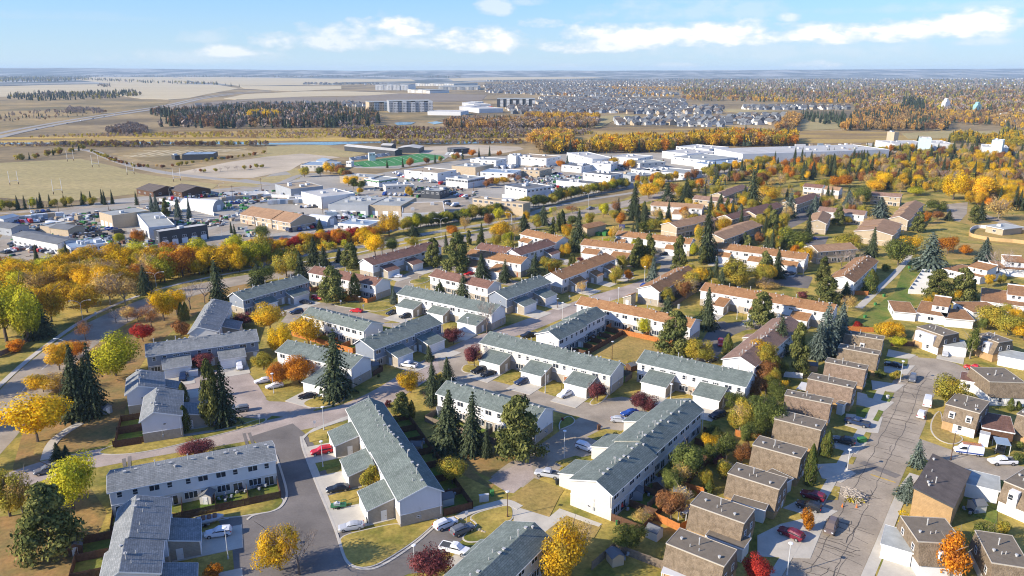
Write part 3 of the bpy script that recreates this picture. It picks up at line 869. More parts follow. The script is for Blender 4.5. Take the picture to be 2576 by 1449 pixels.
 # garages
 for x0, x1, out, far in GA:
  xm = (x0 + x1) / 2; dy = seg_of(xm)
  zi, zo = 4.35,3.0
  y0 = W + dy if far else dy
  sg = 1 if far else -1
  yo = y0 + sg * out
  gw, gr = MB(), MB()
  yy = sorted((y0, yo))
  pr = [(y0 + sg * .045,-.05),(yo,-.05),(yo, zo - .1),(y0 + sg * .045, zi - .1)]
  gw.prism(pr if sg > 0 else pr[::-1], x0 + .15, x1 - .15, 'x')
  go = build(gw, 'garage', M['beige' if base == 'beige' else base], root)
  e = .3
  pr = [(y0 + sg * .05, zi),(yo + sg * e, zo - e * (zi - zo) / out),(yo + sg * e, zo - e * (zi - zo) / out + .14),(y0 + sg * .05, zi + .14)]
  gr.prism(pr, x0 - .1, x1 + .1, 'x')
  build(gr, 'garage_roof', M[roof], go)
  gt = MB()
  pz = zo - e * (zi - zo) / out
  q = sorted((yo + sg * (e + .004), yo + sg * (e + .05)))
  gt.box(x0 - .1, x1 + .1, q[0], q[1], pz - .1, pz + .12)
  for gx in (x0 - .147, x1 + .103):
   gt.prism([(y0 + sg * .05, zi - .1), (yo + sg * e, pz - .1), (yo + sg * e, pz + .13), (y0 + sg * .05, zi + .13)], gx, gx + .044, 'x')
  # white front wall and the post that carries the roof edge
  q = sorted((yo + sg * .003, yo + sg * .05))
  gt.box(x0 + .15, x1 - .15, q[0], q[1],0, zo - .12)
  build(gt, 'garage_trim', M['trim'], go)
  wdt = x1 - x0 - .3
  nd = 2 if wdt > 5.2 else 1
  for k in range(nd):
   xc = x0 + .15 + wdt * (k + .5) / nd
   ob('garage_door', GDOOR, go, (xc, yo + sg * .06, .02), 0 if sg < 0 else math.pi, scale=(min(1.15, wdt / nd / 2.75), 1, 1))
  ob('side_door', DOOR['white'], go, (x0 + .15, y0 + sg * 1.6, .05), -math.pi / 2)
  ob('side_door', DOOR['white'], go, (x1 - .15, y0 + sg * 2.2, .05), math.pi / 2)
  if pads:
   rot = Matrix.Rotation(ang, 3, 'Z')
   c4 = [rot @ Vector((x, y,0)) + Vector((a.x, a.y,0)) for x, y in ((x0 - .3, y0 + sg * .2),(x1 + .3, y0 + sg * .2),(x1 + .3, yo + sg * padlen),(x0 - .3, yo + sg * padlen))]
   slab('driveway', [(v.x, v.y) for v in c4], .035, M['concrete'], world_xy=True)
 # windows and doors on the near long wall (and the far one where garages stand there)
 nu = max(1, round(L / unit))
 for k in range(nu):
  xc = (k + .5) * L / nu; dy = seg_of(xc)
  ing = any(x0 - .4 < xc < x1 + .4 and not f for x0, x1, _, f in GA)
  if front:
   if ing:
    add_win(root, 's', xc - 1.5, dy, z - 1.2, 0); add_win(root, 's', xc + 1.3, dy, z - 1.2, 0)
   else:
    add_win(root, 'w' if r.random() < .6 else 'n', xc - 1.3, dy, z - 1.75, 0)
    add_win(root, 'n', xc + 1.4, dy, z - 1.75, 0)
    if not any(x0 - 1.6 < xc - 1.2 < x1 + 1.6 and not f for x0, x1, _, f in GA): add_win(root, 't', xc - 1.2, dy - .045, .75, 0)
    if not any(x0 - .6 < xc + 1.9 < x1 + .6 and not f for x0, x1, _, f in GA): ob('door', DOOR[r.choice(['white', 'brown', 'white'])], root, (xc + 1.9, dy - .045, .1))
  else:
   add_win(root, 'n' if r.random() < .5 else 'w', xc - 1.4, dy, z - 1.75, 0); add_win(root, 'n' if r.random() < .6 else 'w', xc + 1.3, dy, z - 1.75, 0)
   add_win(root, 't', xc - 1.2, dy - .045, .75, 0)
   add_win(root, 'p', xc + 1.5, dy - .045, .1, 0)
 # fenced yards
 if yard:
  dep = yard
  rot = Matrix.Rotation(ang, 3, 'Z'); w_ = lambda x, y: rot @ Vector((x, y, 0)) + Vector((a.x, a.y, 0))
  if dep > 0: Pn = [(0,-.1),(0,-dep),(L,-dep),(L,-.1)]; sg = -1; yb = 0
  else: Pn = [(0, W + .6),(0, W - dep),(L, W - dep),(L, W + .6)]; sg = 1; yb = W
  fence(short(f'{"dark" if yardmat == "wood" else "reddish" if yardmat == "woodorange" else "grey"} yard fence behind the {label}'), [[w_(*q) for q in Pn]] + [[w_(k * L / nu, yb + sg * .6), w_(k * L / nu, yb + sg * (abs(dep) - .15))] for k in range(1, nu)], mat=yardmat)
  c4 = [w_(*q) for q in Pn]
  slab('yard_grass', [(v.x, v.y) for v in c4], .02, M['lawngreen'], world_xy=True)
 FOOT.append((a.x, a.y, ang,-1.5, L + 1.5,-(8 if GA and not GA[0][3] else 2), W + 2))
 return root
# ------------------------------------------------------------------ mansard houses
def mansard(label, edge, far, zt=6.0, zb=None, out=1.6, shake='shake', low='tanbrick', depth=None, frontwin=0, group='brown mansard roofed houses', endwin=2, panel=None, top='flat', lowfront=None):
 """edge: near top edge (left right) in the picture, far: a point on the far top edge"""
 if zb is None: zb = 2.35 if panel or lowfront is not None or frontwin > 1 else 1.75
 p1, p2 = pts(edge)
 a, b = G(p1, zt), G(p2, zt)
 d = b - a; L = d.length; ang = math.atan2(d.y, d.x)
 D = depth or (Matrix.Rotation(-ang, 3, 'Z') @ (G(pts(far)[0], zt) - a)).y
 D = max(3.5, D)
 FOOT.append((a.x, a.y, ang,-2, L + 2,-3, D + 3))
 root = empty('mansard_house', (a.x, a.y, 0), ang, label, 'house', group)
 w = MB(); w.box(.12, L - .12, -out + .35, D + out - .35, -.05, zb + .3); build(w, 'lower_wall', M[low], root)
 s = MB()
 s.prism([(-out, zb), (D + out, zb), (D + .02, zt - .02), (-.02, zt - .02)], 0, L, 'x')
 build(s, 'mansard_roof', M[shake], root)
 t = MB(); t.box(-.02, L + .02, -.05, D + .05, zt - .015, zt + .05); build(t, 'flat_roof', M[top], root)
 e = MB()
 for y0, y1 in ((-.16,-.051),(D + .051, D + .16)): e.box(-.1, L + .1, y0, y1, zt - .1, zt + .12)
 for x0, x1 in ((-.12,-.021),(L + .021, L + .12)): e.box(x0, x1,-.05, D + .05, zt - .1, zt + .12)
 build(e, 'roof_edge', M['trimbrown'], root)
 r = random.Random(int(p1[0] * 3))
 for vk, fx, fy in ((3,.18,.35),(0,.42,.55),(2,.40,.3),(2,.52,.25),(3,.82,.2)):
  nm, me = VENT[vk]
  ob(nm, me, root,(L * (fx + r.uniform(-.05,.05)), D * (fy + r.uniform(-.1,.15)), zt + .05), r.uniform(0,1))
 for k in range(endwin):
  y = D * (.2 + .6 * k / max(1, endwin - 1))
  add_win(root, 'n', L + .01, y, zb + 1.0, math.pi / 2)
  add_win(root, 'n', -.01, y, zb + 1.0, -math.pi / 2)
 add_win(root, 'w', L - .12, D * .3, .9, math.pi / 2)
 ob('door', DOOR['white'], root, (L - .12, D * .8, .1), math.pi / 2)
 sl = (zt - zb) / out
 for k in range(frontwin):
  x = L * (k + .5) / frontwin
  z0 = zb + 1.1
  y = -out + (z0 - zb) / sl
  dm = MB(); dm.prism([(y - .04, z0 - .1), (y + .8, z0 - .1), (y + .8, z0 + 1.4), (y - .04, z0 + 1.4)], x - .62, x + .62, 'x')
  dd = build(dm, 'dormer', M['trim'], root)
  add_win(dd, 'n', x, y - .045, z0, 0)
 if panel:
  x0, x1 = panel[0] * L, panel[1] * L
  dm = MB(); dm.box(x0, x1, -out - .02, .2, zb - .05, zt - .6); dd = build(dm, 'upper_panel', M['white'], root)
  add_win(dd, 'n', x0 + (x1 - x0) * .3, -out - .025, zb + 1.2, 0)
 if lowfront:
  lw = MB(); lw.box(L * lowfront, L - .1, -out + .3, -out + .346, 0, zb - .01); lo = build(lw, 'front_wall', M['white'], root)
  add_win(lo, 'n', L * (lowfront + .2), -out + .29, 1.0, 0); ob('door', DOOR['white'], lo, (L * (lowfront + .42), -out + .29, .1))
 return root
def flatgar(label, O, E1, E2, h=2.8, roof='flatgrey', wall='white', doors='y', nd=1, windows=0, group='flat roofed garages', name='garage', cat='garage'):
 return boxb(label, O, E1, E2, h, roof, wall, doors=doors, nd=nd, wins=windows, group=group, name=name, cat=cat, over=.2)
def frame3(O, E1, E2, h):
 o, e1, e2 = G(pts(O)[0], h), G(pts(E1)[0], h), G(pts(E2)[0], h)
 x, y = e1 - o, e2 - o
 if x.x * y.y - x.y * y.x < 0: x, y = y, x; sw = True
 else: sw = False
 L = x.length; ang = math.atan2(x.y, x.x)
 D = max(1.0, (Matrix.Rotation(-ang, 3, 'Z') @ y).y)
 return o, ang, L, D, sw
def boxb(label, O, E1, E2, h=6.0, roof='rgrey', wall='metalw', doors='x', nd=3, wins=4, group='industrial buildings', name='industrial_building', cat='building', over=0, units=0, par=.35, wz=None, win='w', stripe=None, gd=1.0):
 """flat roofed block: O nearest roof corner, E1 / E2 the roof corners next to it"""
 o, ang, L, D, sw = frame3(O, E1, E2, h)
 if sw: doors = {'x': 'y', 'y': 'x'}.get(doors, doors)
 FOOT.append((o.x, o.y, ang,-1.5, L + 1.5,-1.5, D + 1.5))
 root = empty(name,(o.x, o.y,0), ang, label, cat, group)
 w = MB(); w.box(0, L, 0, D, -.05, h - .02); build(w, 'wall', M[wall], root)
 f = MB()
 if over:
  f.box(-over, L + over,-over, D + over, h - .015, h + .16)
  build(f, 'roof', M[roof], root)
  g = MB(); e = over
  g.box(-e - .04, L + e + .04,-e - .044,-e - .002, h - .08, h + .19); g.box(-e - .04, L + e + .04, D + e + .002, D + e + .044, h - .08, h + .19)
  g.box(-e - .044,-e - .002,-e, D + e, h - .08, h + .19); g.box(L + e + .002, L + e + .044,-e, D + e, h - .08, h + .19)
  build(g, 'fascia', M['trim'], root)
 else:
  f.box(.2, L - .2, .2, D - .2, h - .015, h + .06); build(f, 'roof', M[roof], root)
  g = MB(); t = .25
  g.box(-.03, L + .03,-.03, t, h - .015, h + par); g.box(-.03, L + .03, D - t, D + .03, h - .015, h + par)
  g.box(-.03, t, t + .001, D - t - .001, h - .015, h + par); g.box(L - t, L + .03, t + .001, D - t - .001, h - .015, h + par)
  build(g, 'parapet', M['trim' if wall in ('metalw', 'white') else wall], root)
 r = random.Random(int(o.x * 7))
 for k in range(units or (r.randint(1, 4) if group == 'industrial buildings' and h > 3.5 and not over else 0)):
  u = MB(); s_ = r.uniform(.8,1.6); u.box(-s_, s_,-s_, s_,0,1.3)
  ob('roof_unit', u.mesh('roof_unit', M['galv']), root, (L * r.uniform(.15, .85), D * r.uniform(.2, .8), h + .065), r.uniform(0, .2))
 for side in doors if doors != '-' else '':
  ln = L if side == 'x' else D
  for k in range(nd):
   t = ln * (k + .5) / nd
   sc = (min(1.3, max(.8, ln / nd / 3.4)) * gd,1,1.35 * gd if h > 4 else 1)
   ob('roller_door' if h > 4 else 'garage_door', GDOOR, root, (t, -.01, .05) if side == 'x' else (-.01, D - t, .05), 0 if side == 'x' else -math.pi / 2, scale=sc)
 for side in 'xy':
  ln = L if side == 'x' else D
  k2 = max(1, int(wins * ln / max(L, D))) if wins else 0
  for k in range(k2):
   t = ln * (k + .5) / k2
   zz = (wz if wz else (h - 1.9 if h > 4.2 else 1.0))
   add_win(root, win, t if side == 'x' else -.005, -.005 if side == 'x' else t, zz, 0 if side == 'x' else -math.pi / 2)
 if stripe:
  st = MB(); st.box(-.05, L + .05,-.045,-.004, h - 1.1, h - .3); st.box(-.045,-.004,-.003, D, h - 1.1, h - .3)
  build(st, 'colour_band', M[stripe], root)
 return root
def gableb(label, O, E1, E2, h=4.5, rise=2.0, roof='rdark', wall='metalw', nd=0, wins=4, group='industrial buildings', name='industrial_building', cat='building', along=None):
 """gabled block with the ridge along its longer side"""
 o, ang, L, D, sw = frame3(O, E1, E2, h)
 FOOT.append((o.x, o.y, ang,-1.5, L + 1.5,-1.5, D + 1.5))
 root = empty(name,(o.x, o.y,0), ang, label, cat, group)
 w, f = MB(), MB()
 e = .4
 if L >= D:
  w.prism([(0, -.05), (0, h), (D / 2, h + rise - .02), (D, h), (D, -.05)], 0, L, 'x')
  s = rise / (D / 2)
  f.prism([(-e, h - e * s), (D / 2, h + rise), (D + e, h - e * s), (D + e, h - e * s + .18), (D / 2, h + rise + .18), (-e, h - e * s + .18)], -e, L + e, 'x')
 else:
  w.prism([(0, -.05), (L, -.05), (L, h), (L / 2, h + rise - .02), (0, h)], 0, D, 'y')
  s = rise / (L / 2)
  f.prism([(-e, h - e * s), (-e, h - e * s + .18), (L / 2, h + rise + .18), (L + e, h - e * s + .18), (L + e, h - e * s), (L / 2, h + rise)], -e, D + e, 'y')
 build(w, 'wall', M[wall], root); build(f, 'roof', M[roof], root)
 for k in range(nd): ob('roller_door', GDOOR, root, (L * (k + .5) / nd, -.01, .05), 0, scale=(1.1, 1, 1.3))
 for side in 'xy':
  ln = L if side == 'x' else D
  k2 = max(1, int(wins * ln / max(L, D))) if wins else 0
  for k in range(k2):
   t = ln * (k + (.5 if not nd or side == 'y' else .02)) / k2
   add_win(root, 'w', t if side == 'x' else -.005, -.005 if side == 'x' else t, min(1.1, h - 1.5), 0 if side == 'x' else -math.pi / 2)
 return root
# ------------------------------------------------------------------ vehicles
def loft(mb, st, mi=0):
 """st: list of (x, half width bottom, half width top, z bottom, z top); chamfered box sections"""
 rings = []
 for x, hb, ht, z0, z1 in st:
  c = min(.09,(z1 - z0) * .25)
  zm = z0 + (z1 - z0) * .5; hm = max(hb, ht)
  ring = [(x,-hb + c, z0),(x, hb - c, z0),(x, hb, z0 + c),(x, hm, zm),(x, ht, z1 - c),(x, ht - c, z1),(x,-ht + c, z1),(x,-ht, z1 - c),(x,-hm, zm),(x,-hb, z0 + c)]
  k = len(mb.v); mb.v += ring; rings.append(k)
 for a, b in zip(rings, rings[1:]):
  for i in range(10):
   j = (i + 1) % 10
   mb.f.append((a + i, b + i, b + j, a + j)); mb.m.append(mi)
 mb.f.append(tuple(rings[0] + i for i in range(10))); mb.m.append(mi)
 mb.f.append(tuple(rings[-1] + i for i in reversed(range(10)))); mb.m.append(mi)
VT = {  # length, width, height, body stations (f = share of length from the rear), cabin stations, wheel radius
 'sedan': dict(L=4.7, W=1.82, body=[(0, .72, .68, .42, .92), (.04, .86, .80, .28, 1.0), (.22, .91, .84, .22, 1.02), (.5, .91, .85, .22, .98), (.72, .91, .84, .22, .95), (.93, .86, .78, .26, .80), (1, .66, .62, .38, .66)],
               cab=[(.10,.72,.70,.96,.98),(.24,.76,.60,.94,1.40),(.40,.78,.60,.94,1.46),(.52,.78,.60,.94,1.43),(.68,.76,.70,.93,.96)], wr=.33),
 'suv': dict(L=4.7, W=1.9, body=[(0, .84, .80, .48, 1.10), (.03, .92, .86, .36, 1.14), (.3, .95, .88, .28, 1.14), (.6, .95, .88, .28, 1.10), (.76, .95, .86, .30, 1.05), (.94, .90, .80, .36, .95), (1, .74, .68, .46, .80)],
             cab=[(.02,.84,.78,1.08,1.20),(.06,.85,.68,1.08,1.66),(.3,.87,.70,1.08,1.74),(.5,.87,.70,1.08,1.72),(.70,.84,.76,1.05,1.10)], wr=.38),
 'van': dict(L=5.6, W=2.0, body=[(0, .95, .95, .5, 1.3), (.02, 1.0, 1.0, .35, 1.3), (.5, 1.0, 1.0, .3, 1.3), (.8, 1.0, .98, .3, 1.25), (.95, .94, .86, .36, 1.05), (1, .8, .72, .46, .9)],
             cab=[(.0,.94,.86,1.25,2.3),(.02,.96,.88,1.25,2.4),(.5,.97,.88,1.25,2.42),(.72,.97,.86,1.25,2.36),(.86,.93,.84,1.2,1.3)], wr=.36),
 'minivan': dict(L=4.9, W=1.95, body=[(0, .84, .82, .45, 1.10), (.03, .95, .9, .32, 1.14), (.4, .97, .9, .26, 1.14), (.7, .97, .88, .26, 1.08), (.92, .92, .82, .3, .92), (1, .74, .7, .42, .76)],
                 cab=[(.01,.86,.76,1.1,1.3),(.05,.87,.7,1.1,1.68),(.4,.89,.72,1.1,1.76),(.6,.88,.7,1.08,1.68),(.82,.84,.76,1.0,1.04)], wr=.35),
 'pickup': dict(L=5.7, W=2.0, body=[(0, .94, .94, .5, 1.12), (.02, .98, .98, .42, 1.14), (.4, .98, .98, .36, 1.14), (.405, .98, .94, .36, 1.16), (.7, .98, .92, .36, 1.14), (.94, .94, .84, .42, 1.05), (1, .82, .76, .5, .92)],
    cab=[(.37,.88,.80,1.1,1.2),(.40,.88,.72,1.1,1.80),(.5,.90,.74,1.1,1.86),(.6,.90,.74,1.1,1.82),(.73,.86,.8,1.1,1.15)], wr=.42),
}
VM = {}
def vehicle_meshes(t):
 if t in VM: return VM[t]
 D = VT[t]; L = D['L']
 X = lambda f: (f - .5) * L
 b, g = MB(), MB()
 loft(b, [(X(f), hb, ht, z0, z1) for f, hb, ht, z0, z1 in D['body']], 0)
 if t == 'pickup':                            # bed is solid: dark sheet on top stands in for its depth
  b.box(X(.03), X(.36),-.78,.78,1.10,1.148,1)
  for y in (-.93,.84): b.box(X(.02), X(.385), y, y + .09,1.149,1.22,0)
 cab = D['cab']
 loft(b, [(X(f), hb * .97, ht * .93, z0, z1) for f, hb, ht, z0, z1 in cab],0)
 # glass band over the cabin sides and ends, roof stays painted
 top = []
 for f, hb, ht, z0, z1 in cab:
  top.append((X(f), hb, ht, z0, z0 + (z1 - z0) * .86))
 van = t == 'van'
 q = top if not van else [(X(.60),.985,.93,1.35,2.05),(X(.72),.985,.915,1.3,2.08),(X(.855),.95,.88,1.25,1.36)]
 loft(g, q,0)
 # pillars
 for f in ((.36, .55) if t in ('sedan', 'suv', 'minivan') else (.52,) if t == 'pickup' else ()):
  i = max(k for k in range(len(cab)) if cab[k][0] <= f); j = min(i + 1, len(cab) - 1)
  u = (f - cab[i][0]) / max(1e-6, cab[j][0] - cab[i][0])
  hb, ht, z0, z1 = [cab[i][k] * (1 - u) + cab[j][k] * u for k in (1,2,3,4)]
  for s in (-1,1):
   b.face([(X(f) - .05, s * (hb + .012), z0),(X(f) + .05, s * (hb + .012), z0),(X(f) + .05, s * (ht + .0), z1 - .03),(X(f) - .05, s * ht, z1 - .03)],0)
 whl = MB(); r = D['wr']
 whl.tube((0,-.11,0),(0,.11,0), r, r,14,0); whl.tube((0,-.125,0),(0,.125,0), r * .62, r * .62,10,1)
 h = MB(); h.box(-.06,.08,-.17,.17,-.07,.08)
 tl = MB(); tl.box(-.06,.06,-.14,.14,-.12,.13)
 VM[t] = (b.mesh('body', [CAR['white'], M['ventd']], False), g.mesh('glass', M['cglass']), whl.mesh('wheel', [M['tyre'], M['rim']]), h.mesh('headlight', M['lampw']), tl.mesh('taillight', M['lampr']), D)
 if t == 'pickup' or True:
  me = VM[t][0]
 return VM[t]
FARV = {}
def far_vehicle_mesh(t):
 if t in FARV: return FARV[t]
 D = VT[t]; L = D['L']; X = lambda f: (f - .5) * L
 b = MB()
 loft(b, [(X(f), hb, ht, z0, z1) for f, hb, ht, z0, z1 in D['body']], 0)
 loft(b, [(X(f), hb, ht, z0, z0 + (z1 - z0) * .85) for f, hb, ht, z0, z1 in D['cab']], 1 if t != 'van' else 0)
 loft(b, [(X(f), hb * .95, ht * .95, z0, z1) for f, hb, ht, z0, z1 in D['cab']], 0)
 for fx in (.18,.8):
  for y in (-.8, .8): b.tube((X(fx), y - .1, D['wr']), (X(fx), y + .1, D['wr']), D['wr'], D['wr'], 8, 2)
 FARV[t] = b.mesh('vehicle', [CAR['white'], M['cglass'], M['tyre']])
 return FARV[t]
CARCAT = {'sedan': ('sedan_car', 'car'), 'suv': ('suv_car', 'car'), 'van': ('cargo_van', 'van'), 'minivan': ('minivan', 'van'), 'pickup': ('pickup_truck', 'pickup truck')}
def vehicle(t, color, line, label, scale=1.0):
 """line: picture points rear, front (at the ground)"""
 p1, p2 = pts(line)
 a, b = G(p1), G(p2)
 c = (a + b) / 2; d = b - a
 ang = math.atan2(d.y, d.x)
 nm, cat = CARCAT[t]
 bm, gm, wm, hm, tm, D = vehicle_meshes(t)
 o = empty(nm, (c.x, c.y, .04), ang, label, cat, 'vehicles parked in the housing estate')
 o.scale = (scale,) * 3
 L = D['L']; X = lambda f: (f - .5) * L
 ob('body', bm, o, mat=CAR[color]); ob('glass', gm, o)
 for f in (.19,.81):
  for s in (-1, 1): ob('wheel', wm, o, (X(f), s * (D['W'] / 2 - .1), D['wr']))
 z0 = .72 if t == 'sedan' else .86
 for s in (-1,1):
  ob('headlight', hm, o, (X(.965), s * .6, z0 - .05)); ob('taillight', tm, o, (X(.005), s * (.62 if t == 'sedan' else .76), z0 + .12))
 return o
def far_vehicle(t, color, pos, ang, place, group):
 nm, cat = CARCAT[t]
 o = ob(nm, far_vehicle_mesh(t), None,(pos[0], pos[1],.05), ang, mat=CAR[color])
 cw = {'sedan': 'car', 'suv': 'sport utility car', 'van': 'van', 'minivan': 'minivan', 'pickup': 'pickup'}[t]
 rank_label(o, f'{color} {cw}', place, P3((pos[0], pos[1], 0))[0], cat, group)
 return o
def lot(place, line, n_, seed, heading=90, group='cars in the industrial lots', types='sedan sedan suv suv pickup van', cols='white white silver grey black black red blue navy', skip=.1):
 """a line of parked vehicles along a picture line, each turned by heading from the line"""
 p = [G(q) for q in pts(line)]
 r = random.Random(seed)
 d = p[1] - p[0]; ang = math.atan2(d.y, d.x)
 for k in range(n_):
  if r.random() < skip: continue
  q = p[0] + d * ((k + .5) / n_)
  far_vehicle(r.choice(types.split()), r.choice(cols.split()), q, ang + R(heading) + (math.pi if r.random() < .5 else 0) + r.uniform(-.06,.06), place, group)
# ------------------------------------------------------------------ lamps and poles
def lamp(label, base, top, kind='post', mat='galv', group='street lamps', arm=(1.0, 0.2), height=None):
 b = pts(base)[0]
 h = height or height_at(b, pts(top)[0][1])
 g = G(b)
 o = empty('street_lamp', g, 0, label, 'street lamp', group)
 p = MB(); p.tube((0, 0, 0), (0, 0, h - .15), .10, .06, 7); build(p, 'pole', M[mat], o)
 bs = MB(); bs.tube((0, 0, 0), (0, 0, .5), .17, .15, 8); build(bs, 'base', M[mat], o)
 if kind == 'post':
  q = MB(); q.tube((0, 0, h - .15), (0, 0, h), .10, .30, 10); q.tube((0, 0, h), (0, 0, h + .12), .42, .34, 10); build(q, 'lamp_head', M['trim'] if mat == 'galv' else M['galv'], o)
 else:
  for s in ((-1, 1) if kind == 'double' else (1,)):
   av = Vector((arm[0], arm[1],0)).normalized() * s
   q = MB(); P0 = Vector((0,0, h - .2))
   prev = P0
   for k in range(1,8):
    t = k / 7 * math.pi / 2
    nx = P0 + av * (2.6 * (1 - math.cos(t))) + Vector((0,0,1.5 * math.sin(t)))
    q.tube(prev, nx,.05,.05,5); prev = nx
   build(q, 'arm', M[mat], o)
   hd = MB(); e = prev
   hd.tube(e, e + av * .9 + Vector((0, 0, -.1)), .10, .16, 7); build(hd, 'lamp_head', M['galv'], o)
 return o
def pole(label, base, top, group='utility poles', mat='polebrown', cross=True):
 b = pts(base)[0]; h = height_at(b, pts(top)[0][1]); g = G(b)
 o = empty('utility_pole', g, 0, label, 'pole', group)
 p = MB(); p.tube((0, 0, 0), (0, 0, h), .16, .10, 6); build(p, 'pole', M[mat], o)
 if cross:
  c = MB(); c.box(-1.2, 1.2, -.06, .06, h - .9, h - .75); build(c, 'crossarm', M[mat], o)
 return o
def sign(label, base, top, col='trim', w=.6, h2=.7, group='road signs', lines=None):
 b = pts(base)[0]; h = height_at(b, pts(top)[0][1]); g = G(b)
 h = min(max(h,2.0),3.2)
 o = empty('road_sign', g, 0.35, label, 'sign', group)
 p = MB(); p.tube((0, 0, 0), (0, 0, h), .04, .04, 6); build(p, 'post', M['galv'], o)
 q = MB(); q.box(-w / 2, w / 2, -.06, -.03, h - h2, h); build(q, 'sign_panel', M[col], o)
 return o
# ------------------------------------------------------------------ land
M['prairie'] = pm('prairie_grass', (.15, .11, .055), 1.0, .2, .007, col2=(.37, .265, .125), fine=.35, fscale=.08, world=True, stretch=(.6, .7, 1, .15), thresh=(.38, .62))
M['far'] = pm('far_farmland', (.075, .090, .090), 1.0, .2, .0022, col2=(.36, .345, .31), fine=.4, fscale=.012, world=True, stretch=(1, .4, 1, .05), thresh=(.46, .58))
M['stubble'] = pm('stubble_field', (.47, .38, .225), 1.0, .12, .004, col2=(.57, .465, .285), fine=.07, fscale=.03, world=True, stretch=(.2, 2.0, 1, .2))
M['pitch'] = pm('dry_sports_field', (.41, .315, .14), 1.0, .1, .016, col2=(.31, .255, .105), fine=.3, fscale=.25, world=True, stretch=(.3, 1.7, 1, .5))
M['sand'] = pm('sandy_gravel_lot', (.47, .385, .275), 1.0, .2, .02, fine=.08, fscale=.4, world=True)
M['wet'] = pm('wetland_reeds', (.42, .28, .075), 1.0, .2, .012, col2=(.22, .145, .065), fine=.25, fscale=.15, world=True, stretch=(.4, 1.6, 1, .05), thresh=(.4, .6))
M['brownland'] = pm('brown_meadow', (.37, .255, .105), 1.0, .2, .010, col2=(.16, .125, .055), fine=.4, fscale=.09, world=True, stretch=(.5, .6, 1, .1), thresh=(.38, .62))
M['darkfield'] = pm('ploughed_dark_field', (.20, .155, .115), 1.0, .2, .006, col2=(.27, .215, .155), fine=.15, fscale=.05, world=True, stretch=(.3, 2, 1, .3))
M['water'] = pm('river_water', (.10, .17, .20), .12, .1, .02, spec=.7, fine=.0, world=True)
M['turf'] = pm('green_artificial_turf', (.05, .20, .055), .9, .08, .05, fine=.05, world=True)
M['hway'] = pm('highway_surface', (.33, .30, .26), .95, .08, .02, fine=.06, fscale=.5, world=True)
gm = MB()
gm.face([(-9000,-300,0),(9000,-300,0),(9000,9200,0),(-9000,9200,0)])
tag(build(gm, 'ground', M['prairie']), kind='structure')
# far land rising gently to the horizon
hm = MB()
nx, ny = 90,14
from mathutils import noise as mnoise
for j in range(ny + 1):
 D = 9200 + 5600 * j / ny
 for i in range(nx + 1):
  U = -400 + 3400 * i / nx
  x = (U - 1288) / FOC * D
  hv = 171.5 + 6.0 * min(1, max(0,(U - 200) / 700)) - 4.0 * min(1, max(0,(U - 1600) / 800))
  top = HCAM - (hv - VHOR) * D / FOC
  t = j / ny
  z = top * (t * t * (3 - 2 * t)) + 10 * mnoise.noise((x * .0012, D * .0015,0)) * min(1, t * 3)
  hm.v.append((x, D, z))
for j in range(ny):
 for i in range(nx):
  k = j * (nx + 1) + i
  hm.f.append((k, k + 1, k + nx + 2, k + nx + 1)); hm.m.append(0)
tag(build(hm, 'hills', M['far'], smooth=True), kind='structure')
